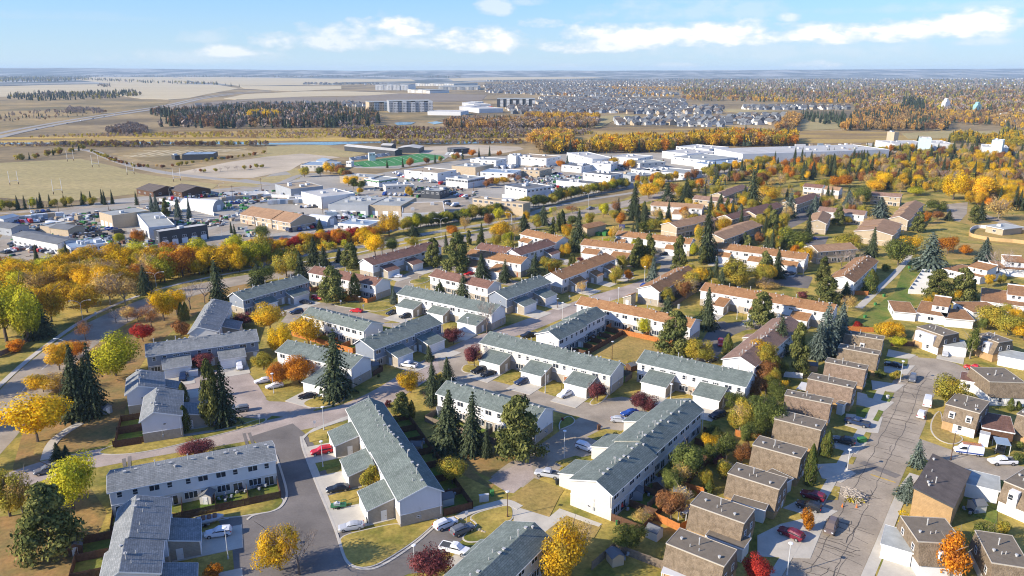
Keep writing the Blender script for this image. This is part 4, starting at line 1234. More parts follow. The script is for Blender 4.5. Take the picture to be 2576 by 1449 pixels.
# wide far land between the town and the hills
slab('field', 'p -700,193.3 3300,193.3 3300,215 2576,214 1900,207 1300,204 700,216 300,214 -700,222', .25, M['far'], -.5)
for nm, mk, z, s in (
 ('field', 'stubble', .5, 'a1 -300,640 0,652 420,640 740,636 1180,634 1640,640 1800,668 1560,712 1420,742 1270,752 1060,745 700,690 300,700 60,730 -300,740'),
 ('field', 'stubble', .5, 'a1 560,600 700,582 1270,578 1400,600 1450,628 1240,640 850,634'),
 ('field', 'stubble', .5, 'a1 1300,576 1850,584 2576,596 a2 520,596 560,612 0,622 a1 2400,640 1800,648 1640,628 1480,620'),
 ('field', 'stubble', .5, 'a1 1800,650 2576,648 2576,672 2200,690 1840,668'),
 ('field', 'stubble', .6, 'a1 1850,712 2300,690 2576,688 a2 260,696 440,706 200,722 a1 2300,730 1780,752 1690,745'),
 ('field', 'stubble', .5, 'a1 -300,556 620,552 660,566 300,580 -300,586'),
 ('field', 'stubble', .5, 'a2 800,592 1300,578 1900,582 2000,590 1200,604 850,612'),
 ('field', 'stubble', .45, 'a3 1100,560 1900,548 2576,540 2900,560 1800,572'),
 ('field', 'darkfield', .4, 'a1 1600,770 2100,735 2576,735 a2 440,706 1100,716 1060,760 560,775 300,768 a1 2400,790 1900,760 1450,800'),
 ('field', 'brownland', .4, 'a2 260,826 700,830 1010,862 760,905 700,920 330,900'),
 ('field', 'darkfield', .4, 'a1 1230,820 1500,775 2100,765 2420,790 2400,830 1700,860'),
 ('field', 'brownland', .3, 'a1 -400,770 800,745 1290,760 1240,800 900,850 500,930 0,1030 -400,1100'),
 ('field', 'pitch', .5, 'a2 1950,880 2110,866 2230,872 2050,915 1960,960 1880,970'),
 ('field', 'pitch', .5, 'a3 880,905 960,895 1110,895 1190,930 1190,975 900,985'),
 ('field', 'pitch', .5, 'a3 2010,985 2380,995 2576,1020 2576,1100 2300,1040 1700,1050 1650,1010'),
 ('field', 'pitch', .5, 'a3 280,835 330,822 780,842 420,850'),
 ('wetland', 'wet', .25, 'a1 -400,1050 0,1048 600,1010 1200,985 2000,975 2576,960 a2 400,970 1900,960 2576,965 a3 700,990 1200,990 2000,1010 2100,1060 1500,1100 a2 2576,1080 1500,1050 1000,1060 500,1075 a1 1900,1075 1100,1072 500,1100 -400,1110'),
 ('field', 'pitch', .12, 'b1 -900,230 -200,215 0,200 700,163 1000,232 1220,292 1560,345 1900,388 1840,430 1250,420 1195,470 520,540 0,500 -900,640'),
 ('gravel_lot', 'sand', .10, 'b1 1490,292 2000,190 2318,145 b2 420,118 760,150 420,205 320,265 0,330 b1 2000,330 1700,318'),
 ('camp_ground', 'brownland', .10, 'b1 960,120 1250,70 1700,52 2318,60 2318,120 1800,190 1450,215 1150,160'),
 ('field', 'pitch', .08, 'b2 0,60 600,45 800,95 1000,110 850,150 400,120 0,155'),
 ('gravel_lot', 'sand', .08, 'b2 1150,110 1500,60 1900,40 2318,60 b3 150,80 b2 2200,110 1720,150 1480,118'),
 ('field', 'pitch', .06, 'b1 1900,395 2318,330 b2 0,330 330,300 240,240 420,250 400,340 0,400 b1 2300,410'),
): slab(nm, s, z, M[mk],-.6)
M['reed'] = pm('golden_reeds', (.56, .38, .085), 1.0, .2, .03, col2=(.38, .24, .06), fine=.3, fscale=.3, world=True)
slab('reed_bank', 'a1 -300,1066 700,1058 1200,1050 2000,1046 2576,1040 a2 500,1044 1300,1046 2000,1052 2100,1060 1300,1060 500,1062 a1 2576,1066 2000,1064 1200,1068 700,1074 -300,1082', .33, M['reed'], -.4)
slab('reed_bank', 'a1 -300,1040 900,1030 1800,1020 2576,1008 2576,1018 1800,1030 900,1042 -300,1052', .33, M['reed'], -.4)
slab('river', 'a1 -300,1078 600,1078 860,1068 1160,1074 1700,1070 2060,1080 2400,1074 2576,1072 a2 500,1068 900,1066 1240,1066 1300,1078 900,1086 620,1086 300,1078 0,1090 a1 2500,1096 2380,1092 2000,1092 1600,1088 1200,1090 850,1076 600,1090 -300,1090', .32, M['water'], -.4)
slab('pond', 'a2 400,930 450,922 560,926 520,942 420,945', .6, M['water'], -.4)
slab('pond', 'a2 650,925 720,918 770,930 700,940', .6, M['water'], -.4)
# highway in the distance, service roads
ribbon('highway', 'a1 -500,1180 0,1032 350,955 700,895 1000,850 1250,812 1420,770 1560,738 1800,705 2150,680', 13, .45, M['hway'], -.4)
ribbon('highway', 'a1 -500,1130 0,1004 350,938 700,880 980,838 1250,798 1420,757 1560,728 1800,698 2150,672', 11, .44, M['hway'], -.4)
ribbon('road', 'b1 640,80 800,90 950,160 1180,235 1420,285 1700,320 2000,350 2318,380', 9, .16, M['hway'])
ribbon('road', 'b2 -100,345 200,400 300,350 420,300 600,290', 7, .17, M['hway'])
for k in range(9):                               # tracks of the camp ground
 x = 1120 + 95 * k
 ribbon('path', f'b1 {x},{150 - 5 * k} {x + 260},{92 - 2 * k}', 3.0, .18, M['stubble'])
 if k < 5: ribbon('path', f'b1 {1010 + 60 * k},{150 - 14 * k} {2250 - 30 * k},{120 - 10 * k}', 3.0, .185, M['stubble'])
# ------------------------------------------------------------------ estate ground
slab('estate_lawn', 'p -1500,1900 -700,820 -100,720 300,690 800,590 1270,545 1560,505 1700,440 2100,410 2576,390 3400,430 4400,1900', .006, M['lawn'], -.4)
slab('leaf_covered_grass', 'p 0,1290 60,1080 140,960 260,850 420,770 560,710 700,680 640,730 540,760 450,820 380,880 330,960 310,1060 270,1120 110,1150', .010, M['litter'])
slab('leaf_covered_grass', 'p -200,1449 0,1300 120,1290 230,1230 270,1290 240,1360 180,1470 -200,1600', .010, M['litter'])
slab('leaf_covered_grass', 'p 1150,1130 1080,1030 1060,985 1110,980 1200,1040 1300,1120 1330,1150 1250,1210 1180,1180', .010, M['litter'])
slab('leaf_covered_grass', 'd2 1560,440 1750,420 2060,650 2318,470 d3 120,400 200,420 0,560 d2 2060,690', .012, M['litter'])
slab('meadow', 'c4 900,420 1190,230 1250,60 1330,-120 b4 1280,1050 1500,1040 1420,1150 1330,1230 1330,1350 c4 1480,290 1180,430 1000,530 800,500', .010, M['lawngreen'])
slab('park_lawn', 'b4 1400,780 1700,700 1850,740 1830,870 2318,930 2900,960 2900,700 2318,650 2000,640 1700,560 1560,690', .012, M['lawntan'])
slab('park_lawn', 'b4 1560,880 2318,930 2600,1050 2150,1030 1650,1040 1600,950', .013, M['lawntan'])
slab('lawn', 'c3 740,750 1040,570 1330,640 1320,760 1100,830 1040,840', .014, M['lawntan'])
slab('lawn', 'b3 640,690 860,640 1150,660 1180,740 870,740', .014, M['lawntan'])
# industrial district floor
slab('industrial_yard', 'p -900,760 0,600 40,545 300,500 620,468 700,430 900,445 1200,395 1700,375 2100,385 2200,395 1900,430 1700,455 1500,490 1250,545 1000,580 800,610 640,640 450,660 250,700 0,740 -900,900', .012, M['yard'])
# roads
AS, AD = M['asphalt'], M['asphaltd']
ribbon('main_road', 'p -260,1310 -60,1130 40,1010 130,910 250,820 400,752 560,712 700,690 845,668 960,640 1110,612 1220,592 1330,570 1470,535 1580,512 1700,480 1860,440', 13.5, .020, AS)
ribbon('kerb', 'p -330,1240 -110,1080 10,958 110,872 235,788 390,728 550,692 695,668 840,650 955,624 1105,596 1215,577 1325,556', 1.6, .13, M['kerb'])
ribbon('rail_bed', 'b2 0,1110 300,1020 900,935 1250,880 1500,810 2318,690 b3 300,600 700,520 1000,475 1150,450', 5.0, .10, M['yard'])
ribbon('street', 'p 20,1215 130,1175 260,1150 420,1120 600,1093 750,1062 870,1040 960,1000 1040,950 1110,905 1165,878 1230,850 1310,826 1400,790 1506,752 1610,722 1660,700 1720,660', 9.0, .024, M['asphalt2'])
ribbon('street', 'c3 1750,560 1950,520 2150,500 2318,480', 9, .024, AS)
slab('street', 'c3 1700,640 1800,480 2080,470 2200,500 1960,600 1850,760 1720,840 1640,830', .026, AD)
ribbon('street', 'd2 160,180 330,330 430,640 560,1000 680,1400 760,1800', 10.5, .026, AD)
ribbon('street', 'd2 560,1000 300,900 100,960 d1 2100,1010 1950,1060', 8, .025, AD)
slab('parking_court', 'd1 1980,1000 2318,890 d2 250,800 380,1000 560,1449 500,1700 d1 2050,1700 2040,1449 2010,1100', .027, AD)
ribbon('street', 'd2 640,1600 850,1420 1150,1370 1400,1240 1600,1080 1720,1010', 8.5, .026, AD)
slab('parking_court', 'd2 1380,1260 1580,1040 1680,1000 1880,1060 1800,1150 1650,1220 1500,1420 1200,1440', .027, AD)
ribbon('street', 'c2 1720,720 1740,900 1900,1010 2150,1075 2318,1120 c3 200,1110 450,1200 700,1250 1000,1280', 8.5, .025, AS)
slab('parking_court', 'c3 620,1250 800,1160 1000,1130 1250,1180 1200,1260 1050,1300 1100,1360 d3 950,220 830,120 640,90', .027, AS)
ribbon('street', 'd3 860,60 700,160 480,330 300,440 150,530 20,640', 9, .026, AS)
slab('parking_court', 'd3 460,290 700,200 840,290 760,390 600,430 400,560 230,560 200,440', .028, AS)
slab('bike_court', 'd3 -160,620 0,520 200,420 240,580 60,730 0,720', .03, M['asphalt2'])
slab('parking_court', 'c1 1430,1000 1750,900 2000,900 2130,880 2230,1010 2318,1150 c2 100,1150 250,1230 c1 2318,1330 2000,1300 1640,1180 1450,1060', .027, M['asphalt2'])
ribbon('street', 'c2 -60,1230 130,1230 300,1240 500,1270', 8, .026, M['asphalt2'])
ribbon('street', 'c2 180,420 350,350 600,335 850,400 1150,480 1500,540 1700,560 1850,640', 8, .025, AS)
slab('parking_court', 'c2 240,480 330,370 560,310 700,360 430,420 330,500', .027, AS)
ribbon('street', 'b2 1290,1330 1330,1190 1560,1110 1760,1110 2000,1190 2318,1260 b3 200,1290', 7.5, .025, AS)
ribbon('street', 'b3 230,1010 560,1080 900,1100 1300,1060 1500,1000', 7, .025, AS)
ribbon('street', 'b3 1050,600 1240,680 1500,690 1420,760', 7, .025, AS)
ribbon('street', 'b3 1290,990 1420,1030 1420,1160 1180,1320', 8, .026, AS)
ribbon('street', 'b4 160,790 380,690 420,640 b4 300,600', 8, .025, AD)
slab('parking_court', 'b4 420,830 620,840 580,930 460,970 420,900', .027, AD)
slab('parking_court', 'b4 90,1210 350,1170 480,1190 430,1290 200,1270', .027, AD)
slab('parking_court', 'c4 160,80 350,90 480,100 440,190 190,150', .029, AD)
ribbon('path', 'c4 880,360 1060,190 1180,80 1270,-20 b4 1290,1060 1330,1000', 2.6, .05, M['concrete'])
slab('park_road', 'b4 1640,560 1830,540 1820,640 1760,710 1660,700', .03, AS)
ribbon('street', 'b4 1900,640 2100,700 2318,780', 7, .027, AS)
# right hand street with its cul-de-sac
ribbon('street', 'd4 380,1800 560,1440 780,1020 960,640 1120,330 1270,40 c4 1260,1240 1350,1060 1450,900', 10.6, .026, AS)
_c = G(pts('c4 1480,880')[0])
slab('street', [(_c.x + 10.5 * math.cos(t / 24 * 6.2832), _c.y + 9.5 * math.sin(t / 24 * 6.2832)) for t in range(24)], .028, AS, world_xy=True)
ribbon('street', 'c4 1480,880 1700,910 1900,930 2100,960', 8.5, .027, AS)
ribbon('street', 'd4 1180,260 1400,330 1640,420 1900,480 2400,600', 9, .027, AS)
for sg_ in (-1,1):
 ribbon('pavement', 'd4 380,1800 560,1440 780,1020 960,640' + (' 1120,330 1270,40 c4 1260,1240 1310,1110' if sg_ < 0 else ' 1090,480'), 1.9, .12, M['concrete'], off=-sg_ * 6.3)
# industrial streets
ribbon('street', 'b1 -200,1040 300,1120 800,1000 1100,985 1400,960 1560,920 1900,880 2318,850 b2 150,860', 9, .024, AS)
ribbon('street', 'b1 -200,660 80,630 600,600 1100,560 1400,510 1900,450 2318,390', 9, .024, AS)
ribbon('street', 'b1 1750,830 2050,740 2318,720 b2 0,760 250,800', 11, .026, AS)
ribbon('street', 'b2 150,480 600,580 800,640', 10, .024, AS)
ribbon('street', 'b2 1000,480 1300,470 1700,480 1850,560 1700,620', 11, .024, AS)
ribbon('street', 'b2 1680,580 1900,420 2100,350 2318,330 b3 200,300 500,300 700,260', 9, .024, AS)
slab('parking_court', 'b1 -400,900 80,860 280,880 560,1010 420,1110 200,1100 -400,1160', .022, AS)
slab('parking_court', 'b1 500,770 880,790 1000,700 1080,760 1130,840 920,890 700,840', .022, AS)
# painted lines and repairs
for s, w, mk in (('d4 985,568 1200,638', .35, 'paintyellow'), ('p 0,1060 20,1035', .2, 'paint'), ('p 55,985 75,960', .2, 'paint'), ('p 105,930 128,910', .2, 'paint'), ('p 165,882 190,864', .2, 'paint')):
 ribbon('road_marking', s, w, .031, M[mk], .02, it=0)
slab('asphalt_patch', 'd4 880,470 930,450 1250,575 1200,600', .032, AD)
for s in ('d1 1075,430 1085,500', 'd1 1125,410 1125,500', 'd1 2120,210 2150,310', 'd1 2165,205 2200,300'): ribbon('asphalt_patch', s, .7, .0315, AD, .02, it=0)
rc = random.Random(3)
_ax = [G(p) for p in pts('d4 470,1600 560,1440 780,1020 960,640 1120,330 1270,40')] + [G(p) for p in pts('c4 1350,1060 1450,900')]
def on_axis(t):
 t *= len(_ax) - 1; i = min(int(t), len(_ax) - 2); return _ax[i].lerp(_ax[i + 1], t - i),(_ax[i + 1] - _ax[i]).normalized()
for o_ in (-1.6,1.9):
 L_ = []
 for k in range(60):
  p, d = on_axis(k / 59); q = o_ + rc.uniform(-.25,.25); L_.append((p.x - d.y * q, p.y + d.x * q))
 ribbon('tar_seam', L_, .10, .034, M['tar'], .02, world_xy=True, it=0)
for k in range(84):                              # sealed cracks across the lane
 p, d = on_axis(rc.uniform(.05,.98)); a0, a1 = sorted((rc.uniform(-5,5), rc.uniform(-5,5)))
 if a1 - a0 < 1.5: continue
 L_ = []
 w_ = rc.uniform(-.5,.5)
 along = rc.random() < .22
 for j in range(9):
  q = a0 + (a1 - a0) * j / 8; w_ += rc.uniform(-.28,.28)
  L_.append((p.x - d.y * q + d.x * w_, p.y + d.x * q + d.y * w_) if not along else (p.x + d.x * q - d.y * (w_ + a0 * .5), p.y + d.y * q + d.x * (w_ + a0 * .5)))
 ribbon('tar_seam', L_, rc.uniform(.06, .13), .035 + .0002 * k, M['tar'], .02, world_xy=True, it=1)
# kerbed lawns and pavements
def lawnp(poly, mat=None): slab('lawn', poly, .05, mat or M['lawn'])
island('d2 740,1105 760,1200 800,1320 880,1380 1000,1385 1120,1340 1400,1160 1560,1020 1640,930 1290,1010 1240,990 1000,1040')
lawnp('d2 480,225 500,200 620,165 830,90 830,125 650,190 640,255 490,290')
lawnp('d2 505,480 760,425 755,490 530,555', M['lawngreen'])
lawnp('d2 612,765 900,690 935,690 910,760 645,855')
island('d2 1800,1130 1860,1060 1960,1010 1840,930 2180,830 2265,850 2265,960 2190,990 2040,1140 1880,1170')
lawnp('d3 0,800 240,600 500,700 460,760 370,940 60,860', M['lawntan'])
lawnp('d3 340,1060 520,925 700,1000 820,1020 760,1120 480,1150', M['lawntan'])
slab('path', 'd3 -60,790 80,850 370,940 460,865 830,1000 800,1025 520,925 340,1065 60,990 60,880 -60,830', .06, M['concrete'])
ribbon('path', 'd2 1780,950 1880,890 2100,830 2200,800 2318,860', 1.8, .17, M['concrete'])
lawnp('d3 420,460 600,405 700,430 500,500')
lawnp('d3 700,240 840,170 1000,190 830,290')
island('d3 455,190 450,110 540,50 600,90 590,130 470,180', M['lawngreen'])
lawnp('c3 275,1080 400,1000 480,1010 470,1090 420,1130', M['lawn'])
island('c3 700,1190 830,1090 900,1090 850,1170 760,1215')
lawnp('c3 1330,1130 1430,1095 1610,1090 1610,1160 1330,1190')
island('c2 1800,900 1830,850 1920,850 1990,880 1900,930 1840,925')
lawnp('c2 2110,990 2240,910 2318,900 2318,960 2200,1010')
island('c2 400,1185 620,1110 740,1130 820,1150 700,1210 500,1240')
lawnp('c2 1640,500 1790,470 1790,540 1660,590'); lawnp('c2 1130,490 1480,410 1480,460 1360,480 1250,490')
island('c2 640,330 900,300 1240,300 1250,340 1100,400 900,370')
island('b2 1340,1245 1380,1210 1540,1200 1530,1230 1430,1260')
lawnp('b2 1050,1195 1130,1180 1210,1215 1120,1225')
island('d1 810,390 1000,300 1250,270 1600,240 2000,170 2318,60 2318,120 2000,200 1600,300 1300,370 1040,402')
island('d1 980,870 1480,930 2318,800 d2 240,760 280,800 200,890 0,920 d1 2000,950 1700,950 1470,900', M['lawn'])
lawnp('d1 290,390 320,290 400,300 370,400', M['lawntan']);
ribbon('path', 'd1 400,440 440,300 560,200 700,120', 2.2, .14, M['concrete'])
lawnp('c3 2050,560 2318,560 2250,600 2000,590'); lawnp('c3 1530,380 1680,330 1700,420 1560,430'); lawnp('c3 1860,460 2060,390 2040,480 1920,490')
lawnp('c4 1370,700 1530,730 1570,760 1550,800 1400,790', M['lawn']); lawnp('c4 1110,780 1310,810 1300,870 1120,840', M['lawngreen'])
lawnp('c4 860,1220 1000,1230 1095,1260 1050,1350 860,1300', M['lawngreen']); lawnp('c4 940,1080 1100,1090 1190,1100 1150,1180 960,1140', M['lawngreen'])
island('d4 1490,170 1530,50 1600,0 1620,180 1820,250 1720,320 1560,270', M['lawntan']); lawnp('d4 1000,1400 1060,1280 1100,1300 1040,1449', M['lawn'])
lawnp('d4 540,640 720,680 700,790 600,790', M['lawn']); lawnp('d4 540,380 860,420 830,480 540,460', M['lawn']); lawnp('d4 660,140 800,170 990,210 960,280 700,230', M['lawn'])
lawnp('d4 1760,750 2090,830 2080,1000 1980,960 1760,880', M['lawngreen'])
for s in ('d4 510,480 700,470 860,560 730,640 560,600', 'd4 640,230 700,230 960,290 860,390 640,330', 'c4 770,1280 1090,1310 1050,1449 960,1440 760,1380', 'c4 870,1090 1190,1180 1100,1260 860,1200',
          'd4 200,1000 700,880 600,960 460,1300 0,1280 0,1100', 'd4 220,860 360,790 700,890 560,960', 'c4 1100,870 1370,860 1300,940 1100,920', 'c4 990,990 1280,1030 1200,1090 1000,1070', 'c4 1140,720 1380,770 1330,800 1120,790',
          'c4 1540,760 1800,790 1790,850 1560,800', 'd4 1040,1449 1080,1300 1340,1350 1500,1400 1500,1600 900,1700'):
 slab('driveway', s, .034, M['concrete'])
slab('path', 'd2 410,250 520,170 830,55 830,85 600,165 480,215 440,260 560,520 740,1000 730,1100 660,900 500,500', .05, M['concrete'])
ribbon('kerb', 'd2 412,240 425,330 470,450 560,680 680,960 735,1110 790,1300 850,1370 1000,1400 1130,1360 1400,1180 1580,1020', .45, .14, M['kerb'])
ribbon('kerb', 'd2 195,400 250,560 295,720 285,790 220,880 0,920 d1 2150,960', .45, .14, M['kerb'])
# ------------------------------------------------------------------ row houses: nearest first
row('grey-green roofed row house with three garages, pale gable towards the camera', 'c2 818,1240 d2 1258,797', 'L', 8.2, .65, 'roof_green', 'lav',
 gar=('d2 650,195 720,318', 'd2 757,437 838,580', 'd2 905,715 985,885'), jog=((.52, .25),), padlen=6.0, yard=-6.5)
row('long row house with white siding and weathered roof beside the brown street', 'd1 948,712 d2 187,433', 'L', 8.2, .35, 'roof_grey', 'white', front=False, yard=6.0, base='cream')
row('grey shingled row house cut off by the bottom left corner', 'd1 1445,793 1378,1420', 'R', 8.2, .65, 'roof_grey', 'lav', gar=('d1 1700,965 1705,1150', 'd1 1700,1342 1705,1460'), jog=((.6, -.6),), yard=-6.5, padlen=7)
row('grey row house near the tall yellow tree, its pale gable facing the brown street', 'c1 1582,1085 d1 1568,50', 'R', 8.2, .66, 'roof_grey', 'lav', gar=('c1 1790,1195 1795,1290',), yard=-6.0)
row('short grey row house stepped behind another, right of the twin spruces', 'c1 1415,925 1418,1060', 'R', 8.2, .66, 'roof_grey', 'lav', gar=('c1 1560,1000 1565,1062',), padlen=5)
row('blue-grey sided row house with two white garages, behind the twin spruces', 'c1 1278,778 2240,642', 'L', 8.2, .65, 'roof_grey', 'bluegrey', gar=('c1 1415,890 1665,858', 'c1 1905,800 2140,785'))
row('narrow pale row house seen end-on behind the blue-grey one', 'c1 2008,318 1887,560', 'R', 8.0, .68, 'roof_grey', 'white', gar=('c1 2085,480 2090,545',), pads=False)
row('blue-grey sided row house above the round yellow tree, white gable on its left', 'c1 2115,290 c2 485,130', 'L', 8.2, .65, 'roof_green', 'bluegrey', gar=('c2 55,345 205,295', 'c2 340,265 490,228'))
row('grey-green row house with dappled white rear wall behind the yellow trees', 'c2 430,420 960,558', 'L', 8.2, .38, 'roof_green', 'white', front=False, yard=5.0, yardmat='woodorange')
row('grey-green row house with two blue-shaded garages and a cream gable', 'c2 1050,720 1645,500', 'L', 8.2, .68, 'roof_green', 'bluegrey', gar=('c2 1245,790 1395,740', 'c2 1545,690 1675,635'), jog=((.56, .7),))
row('white row house half hidden by the orange tree and the biggest spruce', 'c2 205,735 850,885', 'L', 8.2, .6, 'roof_green', 'white', gar=('c2 455,988 610,1068',), yard=-5)
row('long white row house with three garages and a bare tree in front', 'c2 1255,235 2085,405', 'L', 8.2, .62, 'roof_green', 'white', gar=('c2 1250,337 1380,378', 'c2 1520,388 1655,422', 'c2 1790,467 1950,510'), jog=((.32, -.5), (.64, -1.0)))
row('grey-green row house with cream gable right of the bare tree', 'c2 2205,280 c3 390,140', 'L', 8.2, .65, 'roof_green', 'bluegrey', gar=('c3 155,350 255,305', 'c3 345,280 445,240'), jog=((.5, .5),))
row('longest white row house with three garages facing the cul-de-sac', 'c2 1975,660 c3 910,935', 'L', 8.2, .67, 'roof_green', 'cream', gar=('c2 1965,805 2140,858', 'c3 125,903 310,950', 'c3 510,998 710,1050'), jog=((.3, -.3), (.62, -.7)), yard=-5, yardmat='woodgrey')
row('white row house with two garages left of the leafy garden trees', 'c3 1140,830 2080,1040', 'L', 8.2, .66, 'roof_green', 'white', gar=('c3 1165,1000 1390,1050', 'c3 1620,1105 1860,1158'), jog=((.48, -.5),))
row('short white row house with dark fenced yards beside the golden lawn', 'c3 455,632 870,420', 'L', 8.2, .42, 'roof_green', 'white', front=False, jog=((.55, .6),), yard=6.0)
row('long grey-green row house running away from a bright white gable', 'd3 915,740 1722,15', 'L', 9.0, .36, 'roof_green', 'cream', front=False, gar=('d3 465,560 600,440', 'd3 770,335 895,222', 'd3 1040,110 1150,30'), jog=((.42, .7),), yard=6.5, base='cream', pads=False)
row('grey-green row house cut off by the lower edge, behind the yellow foliage', 'd3 368,1125 -230,1725', 'R', 8.6, .36, 'roof_green', 'cream', front=False, base='beige', gar=('d2 2055,1165 1880,1300',), padlen=4)
row('white row house screened by three big pines', 'c2 1600,1100 d3 243,112', 'L', 8.2, .5, 'roof_green', 'white', front=False, yard=5.0, yardmat='woodgrey')
# ------------------------------------------------------------------ brown and orange roofed rows
BR = 'brown and orange roofed row houses'
kw = dict(group=BR, vents=True, unit=7.0)
row('brown roofed row house with two garages and a white gable, beside the main road', 'b2 1040,1088 1640,930', 'L', 8.2, .66, 'roof_brown', 'lav', gar=('b2 1170,1145 1270,1115', 'b2 1395,1090 1465,1060'), jog=((.68, .6),), **kw)
row('dark brown roofed row house behind a pine and a columnar cedar', 'b2 480,1150 1060,1265', 'L', 8.2, .45, 'roof_brown', 'white', front=False, yard=4.5, yardmat='woodorange', **kw)
row('brown roofed white row house with a dark spruce before it', 'b2 1535,1180 2035,1290', 'L', 8.2, .45, 'roof_brown', 'white', front=False, **kw)
row('orange roofed white row house behind two garages and two spruces', 'b2 1845,1003 2330,1078', 'L', 8.2, .6, 'roof_orange', 'white', gar=('b2 1810,1090 1940,1112', 'b2 2045,1133 2140,1152'), jog=((.5, -.5),), **kw)
row('flat lying brown roofed row house next to the main road bend', 'b2 1930,945 2190,988', 'L', 8.0, .6, 'roof_brown', 'white', **kw)
row('red-brown roofed row house with white gable in the middle of the brown roofs', 'b3 120,1002 425,905', 'L', 8.0, .62, 'roof_brown', 'lav', gar=('b3 385,1000 465,975',), **kw)
row('orange-brown row house next to the grass verge and the small spruce', 'b3 120,818 432,888', 'L', 8.0, .6, 'roof_orange', 'white', gar=('b3 120,875 200,895',), **kw)
row('orange roofed row house with twin garages left of the two round pines', 'b3 645,910 1110,962', 'L', 8.2, .6, 'roof_orange', 'white', gar=('b3 655,980 780,1002', 'b3 900,1012 1030,1042'), **kw)
row('rust roofed row house with three garages and a tall white gable', 'b3 485,1212 965,1035', 'L', 8.2, .65, 'roof_orange', 'lav', gar=('b3 600,1260 705,1225', 'b3 785,1190 860,1170', 'b3 935,1150 1015,1120'), jog=((.4, .6), (.75, 1.0)), **kw)
row('orange roofed row house behind the bin yard with a shaded blue gable', 'b3 950,832 1595,905', 'L', 8.2, .5, 'roof_orange', 'white', gar=('b3 955,880 1040,890', 'b3 1380,940 1480,955'), jog=((.55, -.4),), **kw)
row('long orange roofed row house whose white rear overlooks the golden lawn', 'c3 610,322 1602,522', 'L', 8.2, .42, 'roof_orange', 'white', front=False, yard=4.5, yardmat='woodorange', jog=((.38, -.3), (.7, -.6)), **kw)
row('tan-orange row house with a white gable beside the lane bend', 'c3 1325,218 1640,42', 'L', 8.2, .4, 'roof_orange', 'white', front=False, gar=('c3 1140,290 1160,262',), yard=4.5, yardmat='woodgrey', pads=False, **kw)
row('long orange roofed white row house above the asphalt court', 'c3 1688,205 c4 650,400', 'L', 8.2, .6, 'roof_orange', 'white', gar=('c3 1790,335 1890,352', 'c3 2100,390 2180,410', 'c4 280,440 440,472'), jog=((.3, -.4), (.66, -.8)), **kw)
row('orange roofed row house with hedge and white gable by the green meadow', 'c4 840,137 b4 1045,1052', 'L', 8.6, .42, 'roof_orange', 'white', front=False, gar=('c4 625,100 690,40',), pads=False, **kw)
row('orange roofed white row house behind the leafy olive trees', 'b3 1785,938 b4 415,1037', 'L', 8.2, .6, 'roof_orange', 'white', gar=('b3 1795,1005 1950,1012', 'b3 2090,1050 2220,1062', 'b4 205,1060 345,1100'), jog=((.33, -.4), (.66, -.8)), **kw)
row('dusty brown roofed row house end-on behind the yellow trees', 'c3 2155,865 c4 385,502', 'L', 8.8, .45, 'roof_dust', 'white', front=False, gar=('c3 2060,620 2085,590',), pads=False, **kw)
# brown brick town houses further back
TB = 'tan brick terraces among the trees'
kw = dict(group=TB, vents=False, unit=7.0)
row('white fronted terrace with orange-brown roof beside two big spruces', 'b3 1255,568 1700,598', 'L', 8, .55, 'roof_tan', 'white', base='tanwall', gar=('b3 1440,640 1550,650',), jog=((.42, -.6),), pads=False, **kw)
row('tan terrace with stepped brown gables at the edge of the wood', 'b3 1890,490 2120,415', 'L', 9, .5, 'roof_dust', 'tanwall', base='tanwall', front=False, jog=((.33, .8), (.66, 1.6)), **kw)
row('low tan terrace hidden behind the spruces and the grey sheds', 'b3 1620,512 1940,545', 'L', 8, .5, 'roof_dust', 'tanwall', base='tanwall', front=False, **kw)
row('brown roofed terrace running up to the orange maple', 'b3 1960,690 2330,590', 'L', 8.5, .5, 'roof_brown', 'tanwall', base='tanwall', front=False, jog=((.5, .7),), **kw)
row('tan roofed terrace with stepped roofs left of the tall spruce', 'b3 1480,760 1830,690', 'L', 10, .5, 'roof_tan', 'tanwall', base='tanwall', front=False, jog=((.5, .9),), **kw)
row('ochre terrace with skewed roofs below the brown terraces', 'b3 1890,865 2230,745', 'L', 11, .5, 'roof_tan', 'tanwall', base='tanwall', front=False, jog=((.5, .9),), **kw)
row('brown terrace at the left edge of the big blue spruce', 'b4 -10,655 225,575', 'L', 8.5, .5, 'roof_brown', 'tanwall', base='tanwall', front=False, **kw)
row('brown roofed terrace with beige gable between two blue spruces', 'b4 345,560 545,490', 'L', 8.5, .5, 'roof_brown', 'tanwall', base='tanwall', front=False, **kw)
row('brown roofed two storey terrace behind the clipped olive trees', 'b4 400,405 560,420', 'L', 8, .5, 'roof_brown', 'white', base='tanwall', front=False, **kw)
row('white walled terrace end beside the orange maple', 'b4 582,428 710,440', 'L', 8, .5, 'roof_tan', 'white', base='tanwall', front=False, **kw)
row('white walled terrace with brown roof and a garden in front', 'b4 530,615 930,655', 'L', 8.5, .5, 'roof_dust', 'white', base='tanwall', front=False, jog=((.5, -.5),), **kw)
row('beige terrace with a blank end wall facing the camera', 'b4 600,730 640,650', 'L', 9, .5, 'roof_tan', 'tanwall', base='tanwall', front=False, **kw)
row('brown terrace beneath the lime green tree', 'b4 990,480 1245,500', 'L', 8, .5, 'roof_dust', 'tanwall', base='tanwall', front=False, **kw)
row('stepped tan terrace climbing towards the yellow wood', 'b4 1310,700 1475,560', 'L', 9, .5, 'roof_tan', 'tanwall', base='tanwall', front=False, jog=((.3, .9), (.6, 1.8)), **kw)
row('stepped tan terrace with three skewed roofs beside the park', 'b4 1175,830 1285,735', 'L', 17, .5, 'roof_tan', 'tanwall', base='tanwall', front=False, jog=((.35, .8), (.7, 1.6)), **kw)
